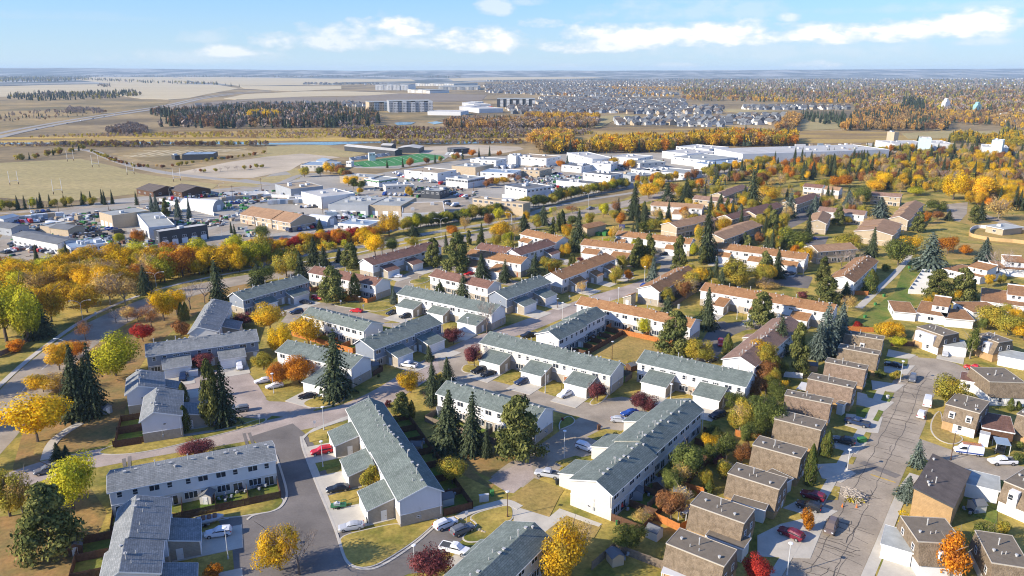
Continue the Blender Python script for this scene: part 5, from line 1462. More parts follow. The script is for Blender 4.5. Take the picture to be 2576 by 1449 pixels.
row('tan roofed terrace above the blue car court', 'b4 530,970 860,945', 'L', 9, .5, 'roof_tan', 'tanwall', base='tanwall', front=False, **kw)
# ------------------------------------------------------------------ mansard houses along the right hand street
mansard('brown mansard house lowest in the row, above the red tree', 'd3 1390,1165 1890,1365', 'd3 2040,1240')
mansard('brown mansard house with a white awning behind it', 'd3 1600,825 2065,990', 'd3 2200,890')
mansard('brown mansard house by the maroon and black cars', 'd3 1925,555 d4 190,695', 'd4 300,612')
mansard('brown mansard house right of the orange fence, before a columnar cedar', 'd3 2140,308 d4 380,425', 'd4 440,345')
mansard('brown mansard house with dormerless shake slope behind the twin cedars', 'd4 150,82 555,182', 'd4 635,112')
mansard('rust-brown mansard house with a dark tree shadow on its slope', 'c4 240,1115 640,1195', 'c4 700,1160', shake='shake2')
mansard('rust-brown mansard house with a white shed roof at its left', 'c4 440,972 835,1057', 'c4 890,1012', shake='shake2')
mansard('rust-brown mansard house beside the shaded hedge', 'c4 590,827 945,897', 'c4 990,872', shake='shake2')
mansard('brown mansard house near the cul-de-sac, second from the far end', 'c4 705,702 1055,767', 'c4 1090,747')
mansard('shaded mansard house at the far end of the row below the red shrub', 'c4 755,582 1095,637', 'c4 1140,615', frontwin=1)
for s, lab in (('d3 1740,1100 2050,1215 1900,1050', 'flat roofed garage under the lowest mansard house'), ('d3 1960,800 2240,880 2000,760', 'flat roofed garage right of the white awning'),
               ('d3 2250,560 2420,640 2300,520', 'flat roofed garage behind the cedar hedge'), ('c4 695,1190 745,1205 720,1170', 'narrow flat garage beside the tree-shadowed mansard'), ):
 a_, b_, c_ = s.split()[1:]
 t_ = s.split()[0]
 flatgar(lab, f'{t_} {a_}', f'{t_} {b_}', f'{t_} {c_}', 2.8, 'flat', 'cream', doors='-')
# houses on the right hand side of that street
mansard('mansard house with a white upper panel near the cul-de-sac', 'c4 1390,522 1620,602', 'c4 1660,547', low='tanbrick', panel=(.1, .8), lowfront=.4)
mansard('dark mansard house behind the slim poplar', 'c4 1905,590 2100,660', 'c4 2125,610', low='tanbrick', panel=(.5, .8), lowfront=.0)
mansard('grey mansard house with a ladder leaning on its roof', 'c4 1640,1195 1935,1275', 'c4 1982,1165', low='tanbrick', frontwin=2, lowfront=.35)
mansard('brown mansard house joined to a red roofed white annexe', 'c4 2020,1000 2330,1010', 'c4 2330,890', low='white', lowfront=.1, endwin=0)
mansard('grey mansard house behind the orange birch', 'd4 1400,1148 1800,1172', 'd4 1875,967', low='white', frontwin=1, lowfront=.0)
mansard('mansard house at the right edge with a white bay', 'd4 2150,625 2420,735', 'd4 2480,560', low='white', panel=(.3, .6))
mansard('grey mansard house cut off by the bottom right corner', 'd4 2040,1332 2380,1385', 'd4 2400,1130', low='cream', frontwin=1)
mansard('brown mansard house right of the carport with the blue cover', 'c4 2260,1280 2420,1330', 'c4 2440,1240', low='tanbrick')
flatgar('white double garage with a flat roof by the cul-de-sac', 'c4 1622,688', 'c4 1822,712', 'c4 1660,632', 2.9, nd=2)
flatgar('white double garage at the right edge by the cul-de-sac', 'c4 2098,775', 'c4 2330,820', 'c4 2110,715', 2.9, nd=2)
flatgar('white annexe with a red-brown flat roof and grid windows', 'c4 1768,985', 'c4 2005,1030', 'c4 1800,920', 2.9, roof='roof_brown', doors='-', windows=3)
flatgar('white garage with a pale flat roof beside the lower street', 'd4 1082,1172', 'd4 1345,1250', 'd4 1145,1022', 2.9, nd=1)
flatgar('wide white garage with a green-grey flat roof right of the dark roofed house', 'd4 1800,640', 'd4 2100,712', 'd4 1832,530', 3.0, doors='-')
flatgar('brown flat roofed carport shelter behind the white van', 'c4 1960,1400', 'c4 2230,1449', 'c4 2080,1290', 2.8, roof='roof_brown', wall='wood', doors='-')
# dark mono-pitch house with a tan brick flank
def monopitch(label, q, zh, zl, roof, wall, group='houses along the right hand street'):
 """q: roof corners high-far, low-far, low-near, high-near"""
 P = pts(q)
 a, b, c, d = G(P[3], zh), G(P[2], zl), G(P[1], zl), G(P[0], zh)
 ex = (b - a); ex.z = 0; L = ex.length; ang = math.atan2(ex.y, ex.x)
 inv = Matrix.Rotation(-ang, 3, 'Z')
 D = (inv @ (d - a)).y
 root = empty('house', (a.x, a.y, 0), ang, label, 'house', group)
 w = MB(); w.prism([(.25, -.05), (L - .25, -.05), (L - .25, zl - .1), (.25, zh - .1)], .25, D - .25, 'y', 0); build(w, 'wall', M[wall], root)
 r = MB(); r.prism([(0, zh), (0, zh + .2), (L, zl + .2), (L, zl)][::-1], 0, D, 'y'); build(r, 'roof', M[roof], root)
 f = MB(); f.prism([(-.02, zh - .1), (-.02, zh + .23), (L + .02, zl + .23), (L + .02, zl - .1)][::-1], -.06, -.003, 'y'); f.prism([(-.02, zh - .1), (-.02, zh + .23), (L + .02, zl + .23), (L + .02, zl - .1)][::-1], D + .003, D + .06, 'y')
 build(f, 'fascia', M['ventd'], root)
 for fx, fy, vk in ((.1,.85,3),(.2,.55,2),(.15,.35,2),(.25,.25,3),(.32,.3,2),(.4,.33,0),(.3,.2,3)):
  ob(VENT[vk][0], VENT[vk][1], root,(L * fx, D * fy, zh + (zl - zh) * fx + .2))
 return root
monopitch('house with a big dark sloping roof and tan brick flank beside two blue spruces', 'd4 1490,382 1828,522 1712,862 1350,682', 6.0, 4.5, 'darkshingle', 'tanbrick')
# white and tan shingled patio homes at the upper right
PH = 'white patio homes with tan shingled roofs'
def patio(label, O, E1, E2, h=2.9, up=None, gd=1, doors='x'):
 o = boxb(label, O, E1, E2, h, 'roof_orange', 'white', doors=doors, nd=gd, wins=2, group=PH, name='patio_home', cat='house', over=.3)
 if up:
  _, ang, L, D, sw = frame3(O, E1, E2, h)
  x0, x1 = up[0] * L, up[1] * L
  w = MB(); w.prism([(D * .3, h + .17), (D * .3, h + 2.5), (D * .8, h + 3.4), (D * .8, h + .17)], x0, x1, 'x'); t = build(w, 'upper_storey', M['white'], o)
  r = MB(); r.prism([(D * .3 - .3, h + 2.35), (D * .3 - .3, h + 2.5), (D * .8, h + 3.58), (D * .8, h + 3.42)][::-1], x0 - .2, x1 + .2, 'x'); build(r, 'upper_roof', M['roof_orange'], t)
  p = MB(); p.box(x0 - .2, x1 + .2, D * .8 + .003, D * .8 + .25, h + 2.9, h + 3.9); build(p, 'parapet', M['trim'], t)
  add_win(t, 'n', (x0 * .65 + x1 * .35), D * .3 - .005, h + .9, 0); add_win(t, 'n', (x0 * .3 + x1 * .7), D * .3 - .005, h + .9, 0)
 return o
patio('patio home with a white garage and forecourt left of the pair', 'c4 1195,392', 'c4 1380,408', 'c4 1280,310', gd=1)
patio('patio home with an upper storey and a grey chimney box', 'c4 1385,400', 'c4 1640,440', 'c4 1420,300', up=(.45, 1.0), gd=0)
patio('patio home with a white garage door right of the upper storey', 'c4 1640,450', 'c4 1880,470', 'c4 1690,370', gd=1)
patio('tall patio home behind the olive trees at the right edge', 'c4 1950,300', 'c4 2320,350', 'c4 1980,190', up=(.6, 1.0), gd=0)
patio('patio home roof half hidden by the yellow-olive trees', 'c4 1880,400', 'c4 2170,400', 'c4 1900,310', up=None, gd=0)
patio('patio home with upper storey beside the white fin walls', 'b4 1615,1120', 'b4 1940,1195', 'b4 1640,1055', up=(.5, 1.0), gd=0)
patio('white patio home by the leafless tree at the right edge', 'b4 2095,1120', 'b4 2380,1140', 'b4 2130,1060', up=(.3, .9), gd=1)
fw = empty('garden_wall', G(pts('c4 1400,150')[0]), 0, 'white stepped fin walls of fenced patios beside the meadow', 'wall', 'white garden walls')
_b = G(pts('c4 1310,235')[0]); _e = G(pts('c4 1430,60')[0]); _r = G(pts('c4 1460,242')[0])
_o = fw.location.copy()
for k in range(7):
 p = _b.lerp(_e, k / 6) - _o; q = p + (_r - _b)
 w = MB(); dd = (q - p).normalized(); nn = Vector((-dd.y, dd.x,0)) * .08
 w.v += [tuple(v + Vector((0,0, z_))) for z_ in (0,1.9) for v in (p - nn, q - nn, q + nn, p + nn)]
 w.f += [(4,5,6,7),(0,1,5,4),(1,2,6,5),(2,3,7,6),(3,0,4,7)]; w.m += [0] * 5
 build(w, 'fin_wall', M['white'], fw)
w = MB(); p, q = _b - _o, _e - _o; dd = (q - p).normalized(); nn = Vector((-dd.y, dd.x,0)) * .07
w.v += [tuple(v + Vector((0,0, z_))) for z_ in (0,1.7) for v in (p - nn, q - nn, q + nn, p + nn)]
w.f += [(4,5,6,7),(0,1,5,4),(1,2,6,5),(2,3,7,6),(3,0,4,7)]; w.m += [0] * 5
build(w, 'side_wall', M['white'], fw)
# park: hockey rink boards and the little pavilion
def rink():
 c = G(pts('b4 2200,830')[0]); P = smooth([tuple(G(p)[:2]) for p in pts('b4 1835,830 1850,790 1900,765 2000,770 2318,815 2700,860 2750,930 2600,960 2318,900 2050,880 1880,850')], 2)
 o = empty('ice_rink', c, 0, 'outdoor rink with rounded white and plywood boards in the park', 'rink', 'park structures')
 m1 = MB(); n_ = len(P)
 for i in range(n_):
  a, b = Vector((*P[i],0)) - c, Vector((*P[(i + 1) % n_],0)) - c
  a.z = b.z = 0
  d = (b - a).normalized(); nn = Vector((-d.y, d.x,0)) * .1
  k = len(m1.v); m1.v += [tuple(v + Vector((0,0, z_))) for z_ in (0,1.8) for v in (a - nn, b - nn, b + nn, a + nn)]
  near = (a + c).y < c.y + 6
  for f in ((4,5,6,7),(0,1,5,4),(2,3,7,6)): m1.f.append(tuple(k + t for t in f)); m1.m.append(0 if f[0] != 0 and not near else (1 if near else 0))
 build(m1, 'boards', [M['white'], pm('plywood_boards', (.50, .33, .15), .8, .1)], o)
 return o
rink()
boxb('green flat roofed rink pavilion in the park', 'b4 1990,745', 'b4 2140,775', 'b4 2060,710', 3.4, 'flatgrey', 'tanwall', doors='-', wins=2, group='park structures', name='pavilion', cat='pavilion', over=.8, units=1)
# ------------------------------------------------------------------ industrial district
I = 'industrial buildings'
boxb('long white industrial shed with grey-green flat roof, dark annexe in front', 'b1 1290,765', 'b1 975,668', 'b1 1518,742', 6, 'rgrey', 'metalw', doors='x', nd=8, wins=0, units=2, gd=.8)
boxb('beige warehouse behind the long white shed', 'b1 972,662', 'b1 830,634', 'b1 1304,616', 7, 'rgrey', 'tanwall', doors='x', nd=3, wins=0)
boxb('charcoal clad building with a thin white roof edge', 'b1 1382,804', 'b1 1802,742', 'b1 1312,790', 7, 'rwhite', 'metald', doors='x', nd=5, wins=5, wz=3.0, gd=.9)
gableb('long grey roofed office row with white and turquoise wall', 'b1 498,905', 'b1 290,795', 'b1 690,868', 5, 1.0, 'rdark', 'metalw', wins=9)
boxb('pale blue roofed showroom end beside the grey roofed office row', 'b1 612,945', 'b1 498,905', 'b1 942,900', 4.6, 'rblue', 'metalw', doors='-', wins=7)
gableb('dark blue walled shed at the left edge with a grey roof', 'b1 95,770', 'b1 -60,730', 'b1 250,742', 4, 1.2, 'rdark', 'metalg', wins=3)
gableb('small blue-grey shed at the left edge of the yards', 'b1 30,690', 'b1 -90,690', 'b1 160,660', 4, 1, 'rblue', 'metalw', wins=2)
gableb('low shed between the parked cars in the left yard', 'b1 590,780', 'b1 735,750', 'b1 568,735', 3.6, 1.1, 'rdark', 'tanwall', nd=0, wins=0)
boxb('storage shed row in the left yard', 'b1 430,760', 'b1 650,715', 'b1 400,740', 3, 'rgrey', 'tanwall', doors='-', wins=0)
boxb('white container office beside the charcoal building', 'b1 1160,800', 'b1 1250,790', 'b1 1150,780', 3.4, 'rwhite', 'cream', doors='-', wins=2)
row('tan roofed workshop row with garage bays and stepped gables', 'b1 2085,645 b2 310,722', 'L', 17, .5, 'roof_tan', 'tanwall', base='tanwall', z=5.0, rise=3.2, wains=2.6, jog=((.3, .4), (.64, .8)), vents=False, unit=9, group=I)
def quonset(label, base, top, mat='metalw'):
 p = [G(q) for q in pts(base)]                 # front-left, front-right, back-right
 d = p[1] - p[0]; L = d.length; ang = math.atan2(d.y, d.x)
 D = abs((Matrix.Rotation(-ang, 3, 'Z') @ (p[2] - p[1])).y)
 o = empty('quonset_hut', p[0], ang, label, 'hut', I)
 r = L / 2; sh = MB(); k = 14
 prof = [(r - (r) * math.cos(math.pi * i / k), top * math.sin(math.pi * i / k)) for i in range(k + 1)]
 for i in range(k):
  (x0, z0),(x1, z1) = prof[i], prof[i + 1]
  sh.face([(x0,0, z0),(x0, D, z0),(x1, D, z1),(x1,0, z1)])
 build(sh, 'shell', M[mat], o)
 e = MB(); e.prism([(x * .985 + .03, z * .985) for x, z in prof], .05, .12, 'y'); e.prism([(x * .985 + .03, z * .985) for x, z in prof], D - .12, D - .05, 'y'); build(e, 'end_wall', M['metalg'], o)
 ob('roller_door', GDOOR, o, (L / 2, .04, .02), 0, scale=(1.3, 1, 1.6))
quonset('big white arched storage hut in the yard', 'b1 1850,628 1962,598 1760,560', 6.5)
quonset('small arched blue-fronted hut next to the tan workshops', 'b2 640,752 735,725 620,690', 5)
boxb('blue-grey workshop with tan gravel roof', 'b2 325,430', 'b2 88,395', 'b2 605,403', 6.2, 'rgravel', 'metalg', doors='y', nd=3, wins=0)
boxb('white box warehouse with pale roof right of the fenced yard', 'b2 590,500', 'b2 370,458', 'b2 882,466', 7, 'rwhite', 'metalw', doors='-', nd=2, wins=0, units=3)
boxb('corrugated grey workshop with two dark bay doors', 'b2 995,575', 'b2 678,550', 'b2 1165,500', 6, 'rgrey', 'metalg', doors='x', nd=4, wins=0, units=5)
boxb('tan walled workshop joined to the grey one', 'b2 1280,578', 'b2 1002,574', 'b2 1418,502', 6, 'rgrey', 'tanwall', doors='x', nd=3, wins=0)
boxb('low building with a bare tan roof and white front', 'b2 1290,642', 'b2 1665,634', 'b2 1290,547', 5, 'rgravel', 'metalw', doors='-', wins=0, units=2)
boxb('tan two storey office with ribbon windows', 'b2 1905,510', 'b2 1845,480', 'b2 2345,560', 7, 'rgravel', 'tanwall', doors='-', wins=9, win='t', units=3)
boxb('blue roofed white building next to the golden elm', 'b2 1000,748', 'b2 845,690', 'b2 1110,705', 5, 'rblue', 'metalw', doors='-', wins=4)
boxb('turquoise canopy beside the blue roofed building', 'b2 735,755', 'b2 855,738', 'b2 715,742', 3.6, 'rblue', 'metalg', doors='-', wins=0)
boxb('white flat building with tan roof and a row of parked cars', 'b2 1600,292', 'b2 1425,247', 'b2 1765,262', 6, 'rgravel', 'metalw', doors='x', nd=3, wins=3)
boxb('white office with dark windows beside the bare shrubs', 'b2 1862,350', 'b2 1645,335', 'b2 2012,322', 6, 'rgrey', 'metalw', doors='-', wins=8, win='t')
boxb('grey gabled depot behind the white office', 'b2 1930,242', 'b2 1770,217', 'b2 2090,212', 7, 'rgrey', 'tanwall', doors='y', nd=4, wins=0)
boxb('wide white hall behind the dark spruces', 'b2 2110,182', 'b2 1915,162', 'b2 2200,162', 6.5, 'rgrey', 'metalw', doors='y', nd=4, wins=4)
boxb('blue-grey roofed hall in the middle of the yards', 'b2 2262,292', 'b2 2020,262', 'b2 2330,262', 5, 'rblue', 'metalw', doors='-', wins=4)
boxb('low school-like building with a pale blue roof beside the sports field', 'b2 690,222', 'b2 430,212', 'b2 765,192', 5, 'rblue', 'cream', doors='-', wins=8)
gableb('grey pitched hall beside the running track', 'b2 610,190', 'b2 540,178', 'b2 730,180', 4, 1.8, 'rblue', 'metalw', wins=4)
boxb('grey flat workshop behind the golden ash', 'b2 1040,330', 'b2 790,306', 'b2 1140,302', 5, 'rgrey', 'tanwall', doors='-', wins=4)
boxb('green fronted shop with a grey roof', 'b2 1090,356', 'b2 1010,332', 'b2 1255,332', 4.5, 'rgrey', 'metalw', doors='-', wins=4, stripe='turf')
boxb('low pale shop row among the small yellow trees', 'b2 1150,405', 'b2 1090,388', 'b2 1400,392', 4.5, 'rwhite', 'cream', doors='-', wins=5)
boxb('dark walled workshop beneath the white office', 'b2 1620,450', 'b2 1490,428', 'b2 1705,425', 5, 'rgrey', 'metald', doors='-', wins=4)
boxb('white hall with blue-grey roof and roller doors right of the tan office', 'b3 175,432', 'b2 2150,405', 'b3 385,402', 7, 'rdark', 'metalw', doors='y', nd=3, wins=6, units=2)
boxb('white three storey block standing alone', 'b3 905,312', 'b3 665,286', 'b3 1012,292', 9, 'rdark', 'metalw', doors='-', wins=4)
boxb('low white workshop in front of the three storey block', 'b3 800,392', 'b3 450,350', 'b3 885,372', 4.5, 'rdark', 'metalw', doors='y', nd=5, wins=0, gd=.8)
boxb('white walled warehouse with a brown roof', 'b3 345,165', 'b3 140,130', 'b3 475,142', 7, 'rgravel', 'metalw', doors='-', wins=5)
boxb('white cube left of the brown roofed warehouse', 'b3 80,140', 'b3 50,128', 'b3 135,130', 8, 'rgrey', 'metalw', doors='-', wins=0)
boxb('large pale roofed warehouse beside the yellow wood', 'b3 745,168', 'b3 515,112', 'b3 935,160', 8, 'rwhite', 'metalw', doors='-', nd=2, wins=4)
boxb('beige roofed shop in the middle of the yards', 'b3 285,272', 'b3 75,248', 'b3 392,248', 5, 'rgravel', 'tanwall', doors='-', wins=5)
boxb('low white shed with dark roof between the yards', 'b3 650,235', 'b3 560,205', 'b3 760,215', 5, 'rdark', 'metalw', doors='-', wins=3)
boxb('white hall with red panel beside the pale warehouse', 'b3 905,215', 'b3 810,175', 'b3 965,190', 6, 'rwhite', 'metalw', doors='-', wins=2)
boxb('pale flat roofed depot left of the small golden tree', 'b3 1140,165', 'b3 1010,130', 'b3 1270,140', 6, 'rwhite', 'metalw', doors='-', wins=3)
boxb('grey roofed depot with white flank', 'b3 1160,205', 'b3 1085,180', 'b3 1380,190', 5, 'rgrey', 'cream', doors='-', wins=5)
boxb('flat white terrace of shops before the olive hedge', 'b3 1290,285', 'b3 1060,258', 'b3 1400,272', 4.5, 'rdark', 'metalw', doors='-', wins=6)
boxb('low pale shop next to the orange tree', 'b3 1560,300', 'b3 1290,240', 'b3 1700,270', 4.5, 'rgrey', 'metalw', doors='-', wins=6)
boxb('long low grey depot above the belt of poplars', 'b3 1080,318', 'b3 1010,300', 'b3 1300,305', 4, 'rgrey', 'metalg', doors='-', wins=4)
boxb('huge white warehouse with a row of small windows', 'a3 455,1165', 'a3 350,1120', 'a3 1560,1130', 9, 'rwhite', 'metalw', doors='-', wins=30, win='b', wz=4.5, units=8)
boxb('white flat plant left of the huge warehouse', 'a3 200,1130', 'a3 20,1100', 'a3 350,1112', 7, 'rwhite', 'metalw', doors='-', wins=8, win='t')
boxb('low white plant with pink edge', 'a3 30,1165', 'a3 0,1130', 'a3 250,1145', 6, 'rwhite', 'metalw', doors='-', wins=2)
boxb('flat grey plant with a red entrance', 'a3 170,1215', 'a3 60,1170', 'a3 420,1190', 6, 'rgrey', 'metalw', doors='-', wins=5, stripe=None)
boxb('blue roofed plant beside the red entrance', 'a3 190,1245', 'a3 180,1222', 'a3 480,1225', 5, 'rblue', 'metalw', doors='-', wins=0)
boxb('tan concrete tower beside the green truck yard', 'a3 1545,995', 'a3 1600,1000', 'a3 1560,992', 17, 'rgravel', 'tanwall', doors='-', wins=0, name='tower', cat='tower')
boxb('wide white processing plant at the right', 'a3 1600,1090', 'a3 1900,1090', 'a3 1640,1062', 8, 'rwhite', 'metalw', doors='-', wins=0, units=3)
M['paleblue'] = pm('pale_blue_cladding', (.52, .64, .68), .5, .04)
boxb('pale blue block on the processing plant', 'a3 1790,1045', 'a3 1880,1048', 'a3 1800,1035', 17, 'rwhite', 'paleblue', doors='-', wins=0)
boxb('white wing right of the pale blue block', 'a3 1885,1085', 'a3 2050,1088', 'a3 1900,1060', 8, 'rwhite', 'metalw', doors='-', wins=0)
boxb('pale blue tower block at the far right plant', 'a3 2335,1060', 'a3 2420,1064', 'a3 2345,1050', 16, 'rwhite', 'paleblue', doors='-', wins=0)
boxb('white plant at the foot of the far right tower block', 'a3 2265,1110', 'a3 2460,1118', 'a3 2275,1090', 7, 'rwhite', 'metalw', doors='-', wins=3)
boxb('long white shed behind the huge warehouse', 'a3 820,1125', 'a3 1200,1118', 'a3 840,1112', 6, 'rgrey', 'metalw', doors='-', wins=0)
# brown clubhouse by the rugby pitches
for lab, q in (('brown gabled clubhouse with stone chimney beside the rugby pitches', ('b1 1330,450', 'b1 1560,420', 'b1 1260,415')), ('long low brown wing of the rugby clubhouse', ('b1 1580,455', 'b1 1830,425', 'b1 1560,415'))):
 gableb(lab, *q, 3.6, 2.6, 'darkshingle', 'wood', wins=3, group='rugby clubhouse', name='clubhouse')
boxb('dark blue flat pavilion on the camp ground', 'b1 1580,130', 'b1 1850,125', 'b1 1590,108', 5, 'rblue', 'metald', doors='-', wins=0, name='pavilion', cat='pavilion')
boxb('small grey hut left of the camp ground pavilion', 'b1 1520,138', 'b1 1562,135', 'b1 1525,128', 4, 'rblue', 'metald', doors='-', wins=0, name='pavilion', cat='pavilion')
# rugby posts
for k, (b_, t_) in enumerate((('b1 125,390', 'b1 125,270'), ('b1 505,470', 'b1 505,338'), ('b1 615,185', 'b1 615,90'), ('b1 833,235', 'b1 833,130'), ('b1 1137,300', 'b1 1137,195'), ('b1 1541,360', 'b1 1541,245'))):
 q = pts(b_)[0]; h = height_at(q, pts(t_)[0][1]); g = G(q)
 o = empty('goal_posts', g, .9, None, None)
 rank_label(o, 'white H-shaped rugby posts', 'on the dry playing fields', q[0], 'goal posts', 'rugby goal posts')
 for s in (-1,1):
  p = MB(); p.tube((s * 2.8, 0, 0), (s * 2.8, 0, h), .16, .12, 6); build(p, 'upright', M['trim'], o)
  p = MB(); p.tube((s * 2.8, 0, 0), (s * 2.8, 0, 2.0), .26, .26, 8); build(p, 'pad', M['rust'] if 'rust' in M else M['polebrown'], o)
 p = MB(); p.tube((-2.8, 0, 3.0), (2.8, 0, 3.0), .12, .12, 6); build(p, 'crossbar', M['trim'], o)
# stadium
tag(slab('running_surface', 'b2 800,215 850,200 1480,112 1720,130 1650,180 1270,250 900,245', .2, M['yard'], -.3), kind='structure')
tag(slab('football_turf', 'b2 845,212 880,195 1460,118 1640,138 1670,160 1250,225 960,238', .24, M['turf'], -.3), kind='structure')
for k in range(10):
 a_, b_ = pts('b2 900,236')[0], pts('b2 1600,165')[0]; c_, d_ = pts('b2 860,206')[0], pts('b2 1470,122')[0]
 f_ = (k + .5) / 10
 p, q = G(a_).lerp(G(b_), f_), G(c_).lerp(G(d_), f_)
 ribbon('field_line', [(p.x, p.y), (q.x, q.y)], .2, .27, M['paint'], .2, world_xy=True, it=0)
def bleacher(label, line, n_=9):
 p, q = [G(t) for t in pts(line)]; d = q - p; L = d.length; ang = math.atan2(d.y, d.x)
 o = empty('bleachers', p, ang, label, 'bleachers', 'stadium stands')
 for k in range(n_):
  b = MB()
  for s in range(5): b.box(L * k / n_ + .3, L * (k + 1) / n_ - .8, s * .9, s * .9 + .88,0,.5 + s * .55)
  build(b, 'seat_bank', M['galv' if k % 2 else 'metalg'], o)
bleacher('silver bleachers with press box along the green football field', 'b2 860,180 1260,128')
bleacher('grey bleachers across the far side of the football field', 'b2 1660,130 1800,140', 4)
boxb('white press box above the bleachers', 'b2 1005,118', 'b2 1060,116', 'b2 1010,112', 7, 'rwhite', 'metalw', doors='-', wins=2, name='press_box', cat='press box', group='stadium stands')
boxb('white scoreboard hut at the near corner of the football field', 'b2 805,188', 'b2 850,190', 'b2 808,182', 4.5, 'rwhite', 'metalw', doors='-', wins=2, name='hut', cat='hut', group='stadium stands')
for lab, q in (('long white roofed barn with open sides beside the river', ('b2 790,52', 'b2 1230,95', 'b2 830,44')), ('white tent roofed shed right of the long barn', ('b2 1255,70', 'b2 1440,72', 'b2 1275,50')), ('white roofed stable near the river', ('b2 1110,45', 'b2 1200,48', 'b2 1120,36'))):
 gableb(lab, *q, 5, 1.5, 'rwhite', 'metald', wins=0, group='riverside sheds')
boxb('dark blue low hall beside the earth ramps', 'b2 1745,82', 'b2 1880,75', 'b2 1740,66', 5, 'rdark', 'metald', doors='-', wins=2, group='riverside sheds')
# white storage tents of the farm depots (grain elevators)
def elevator(label, base, top, wpx, mat):
 q = pts(base)[0]; h = height_at(q, pts(top)[0][1]); g = G(q); w = wpx * mpp(q) * 1024 / 2576 * .838542 / 3
 o = empty('grain_elevator', g, .3, label, 'grain elevator', 'grain elevators')
 b = MB(); b.box(-w, w, -w * .8, w * .8, 0, h * .62); build(b, 'body', M[mat], o)
 s = MB(); s.prism([(-w * 1.05, h * .62), (w * 1.05, h * .62), (w * .55, h * .78), (-w * .55, h * .78)], -w * .8, w * .8, 'y'); build(s, 'shoulder', M[mat], o)
 c = MB(); c.prism([(-w * .5, h * .78), (w * .5, h * .78), (w * .5, h * .92), (0, h), (-w * .5, h * .92)], -w * .6, w * .6, 'y'); build(c, 'cupola', M[mat], o)
elevator('white grain elevator rising above the rust coloured trees', 'a3 1978,832', 'a3 1978,742', 66, 'metalw')
M['teal'] = pm('teal_cladding', (.25, .42, .42), .6, .08)
elevator('teal grain elevator right of the white one', 'a3 2215,850', 'a3 2215,768', 66, 'teal')
boxb('long white railway shed near the teal elevator', 'a3 2375,855', 'a3 2465,858', 'a3 2380,848', 6, 'rwhite', 'metalw', doors='-', wins=0, group='far buildings')
boxb('small white house in the field by the elevators', 'a3 2435,905', 'a3 2490,908', 'a3 2440,898', 6, 'rwhite', 'metalw', doors='-', wins=2, group='far buildings')
# apartment blocks far away
def apartments(label, O, E1, E2, h, nseg, wall, alt):
 o, ang, L, D, sw = frame3(O, E1, E2, h)
 root = empty('apartment_block', (o.x, o.y, 0), ang, label, 'apartment block', 'far apartment blocks')
 for k in range(nseg):
  w = MB(); x0, x1 = L * k / nseg, L * (k + 1) / nseg - .4
  w.box(x0, x1, -1.5 * (k % 2), D, 0, h - (k % 3)); s = build(w, 'bay', M[wall if k % 2 else alt], root)
  for fl in range(int(h / 3.2)):
   g = MB(); y = -1.5 * (k % 2) - .05
   for t in range(3):
    xa = x0 + (x1 - x0) * (t + .25) / 3; g.box(xa, xa + (x1 - x0) / 6, y, y + .1,1 + fl * 3.2,2.6 + fl * 3.2)
   build(g, 'window_strip', M['glass'], s)['kind'] = 'stuff'
 r = MB(); r.box(-.5, L, -.2, D + .3, h + .01, h + .5); build(r, 'roof', M['rgrey'], root)
apartments('white terraced apartment block standing in the brown fields', 'a2 255,640', 'a2 505,640', 'a2 262,632', 22, 8, 'metalw', 'metalw')
apartments('long row of apartment blocks, half dark and half white', 'a2 360,765', 'a2 690,762', 'a2 368,755', 22, 10, 'metalw', 'metalg')
apartments('dark apartment block with a tan end', 'a2 210,772', 'a2 360,770', 'a2 218,764', 18, 4, 'rblue', 'tanwall')
apartments('white framed apartment block at the suburb edge', 'a2 1175,748', 'a2 1465,748', 'a2 1185,740', 18, 12, 'metalw', 'metald')
apartments('white low apartment row among the far houses', 'a2 500,675', 'a2 670,680', 'a2 505,668', 12, 6, 'metalw', 'cream')
apartments('grey apartment row left of the far suburb', 'a2 730,655', 'a2 1030,655', 'a2 735,645', 13, 9, 'metalg', 'cream')
apartments('pale apartment row behind the grey one', 'a2 560,630', 'a2 850,632', 'a2 565,622', 12, 8, 'cream', 'metalw')
boxb('white shopping hall with a red sign', 'a2 1040,822', 'a2 1220,818', 'a2 1050,805', 8, 'rwhite', 'metalw', doors='-', wins=0, group='far buildings')
w_ = G(pts('a2 1126,832')[0]); sg = MB(); sg.box(-4, 4, -.3, 0, 1.5, 8.5); tag(build(sg, 'shop_sign', CAR['red'], None, loc=w_), 'red shop sign panel on the white shopping hall', 'sign', 'far buildings')
for lab, q in (('white row of garages at the suburb edge', ('a2 650,842', 'a2 900,845', 'a2 660,830')), ('low white shop left of the red sign', ('a2 890,805', 'a2 980,806', 'a2 895,792')), ('pale roofed shop beside the framed apartment block', ('a2 910,775', 'a2 1010,776', 'a2 915,765')),
               ('flat white store behind the red sign', ('a2 1000,790', 'a2 1130,788', 'a2 1010,778'))):
 boxb(lab, *q, 7, 'rwhite', 'metalw', doors='-', wins=0, group='far buildings')
N_ = 'trees between the row houses'
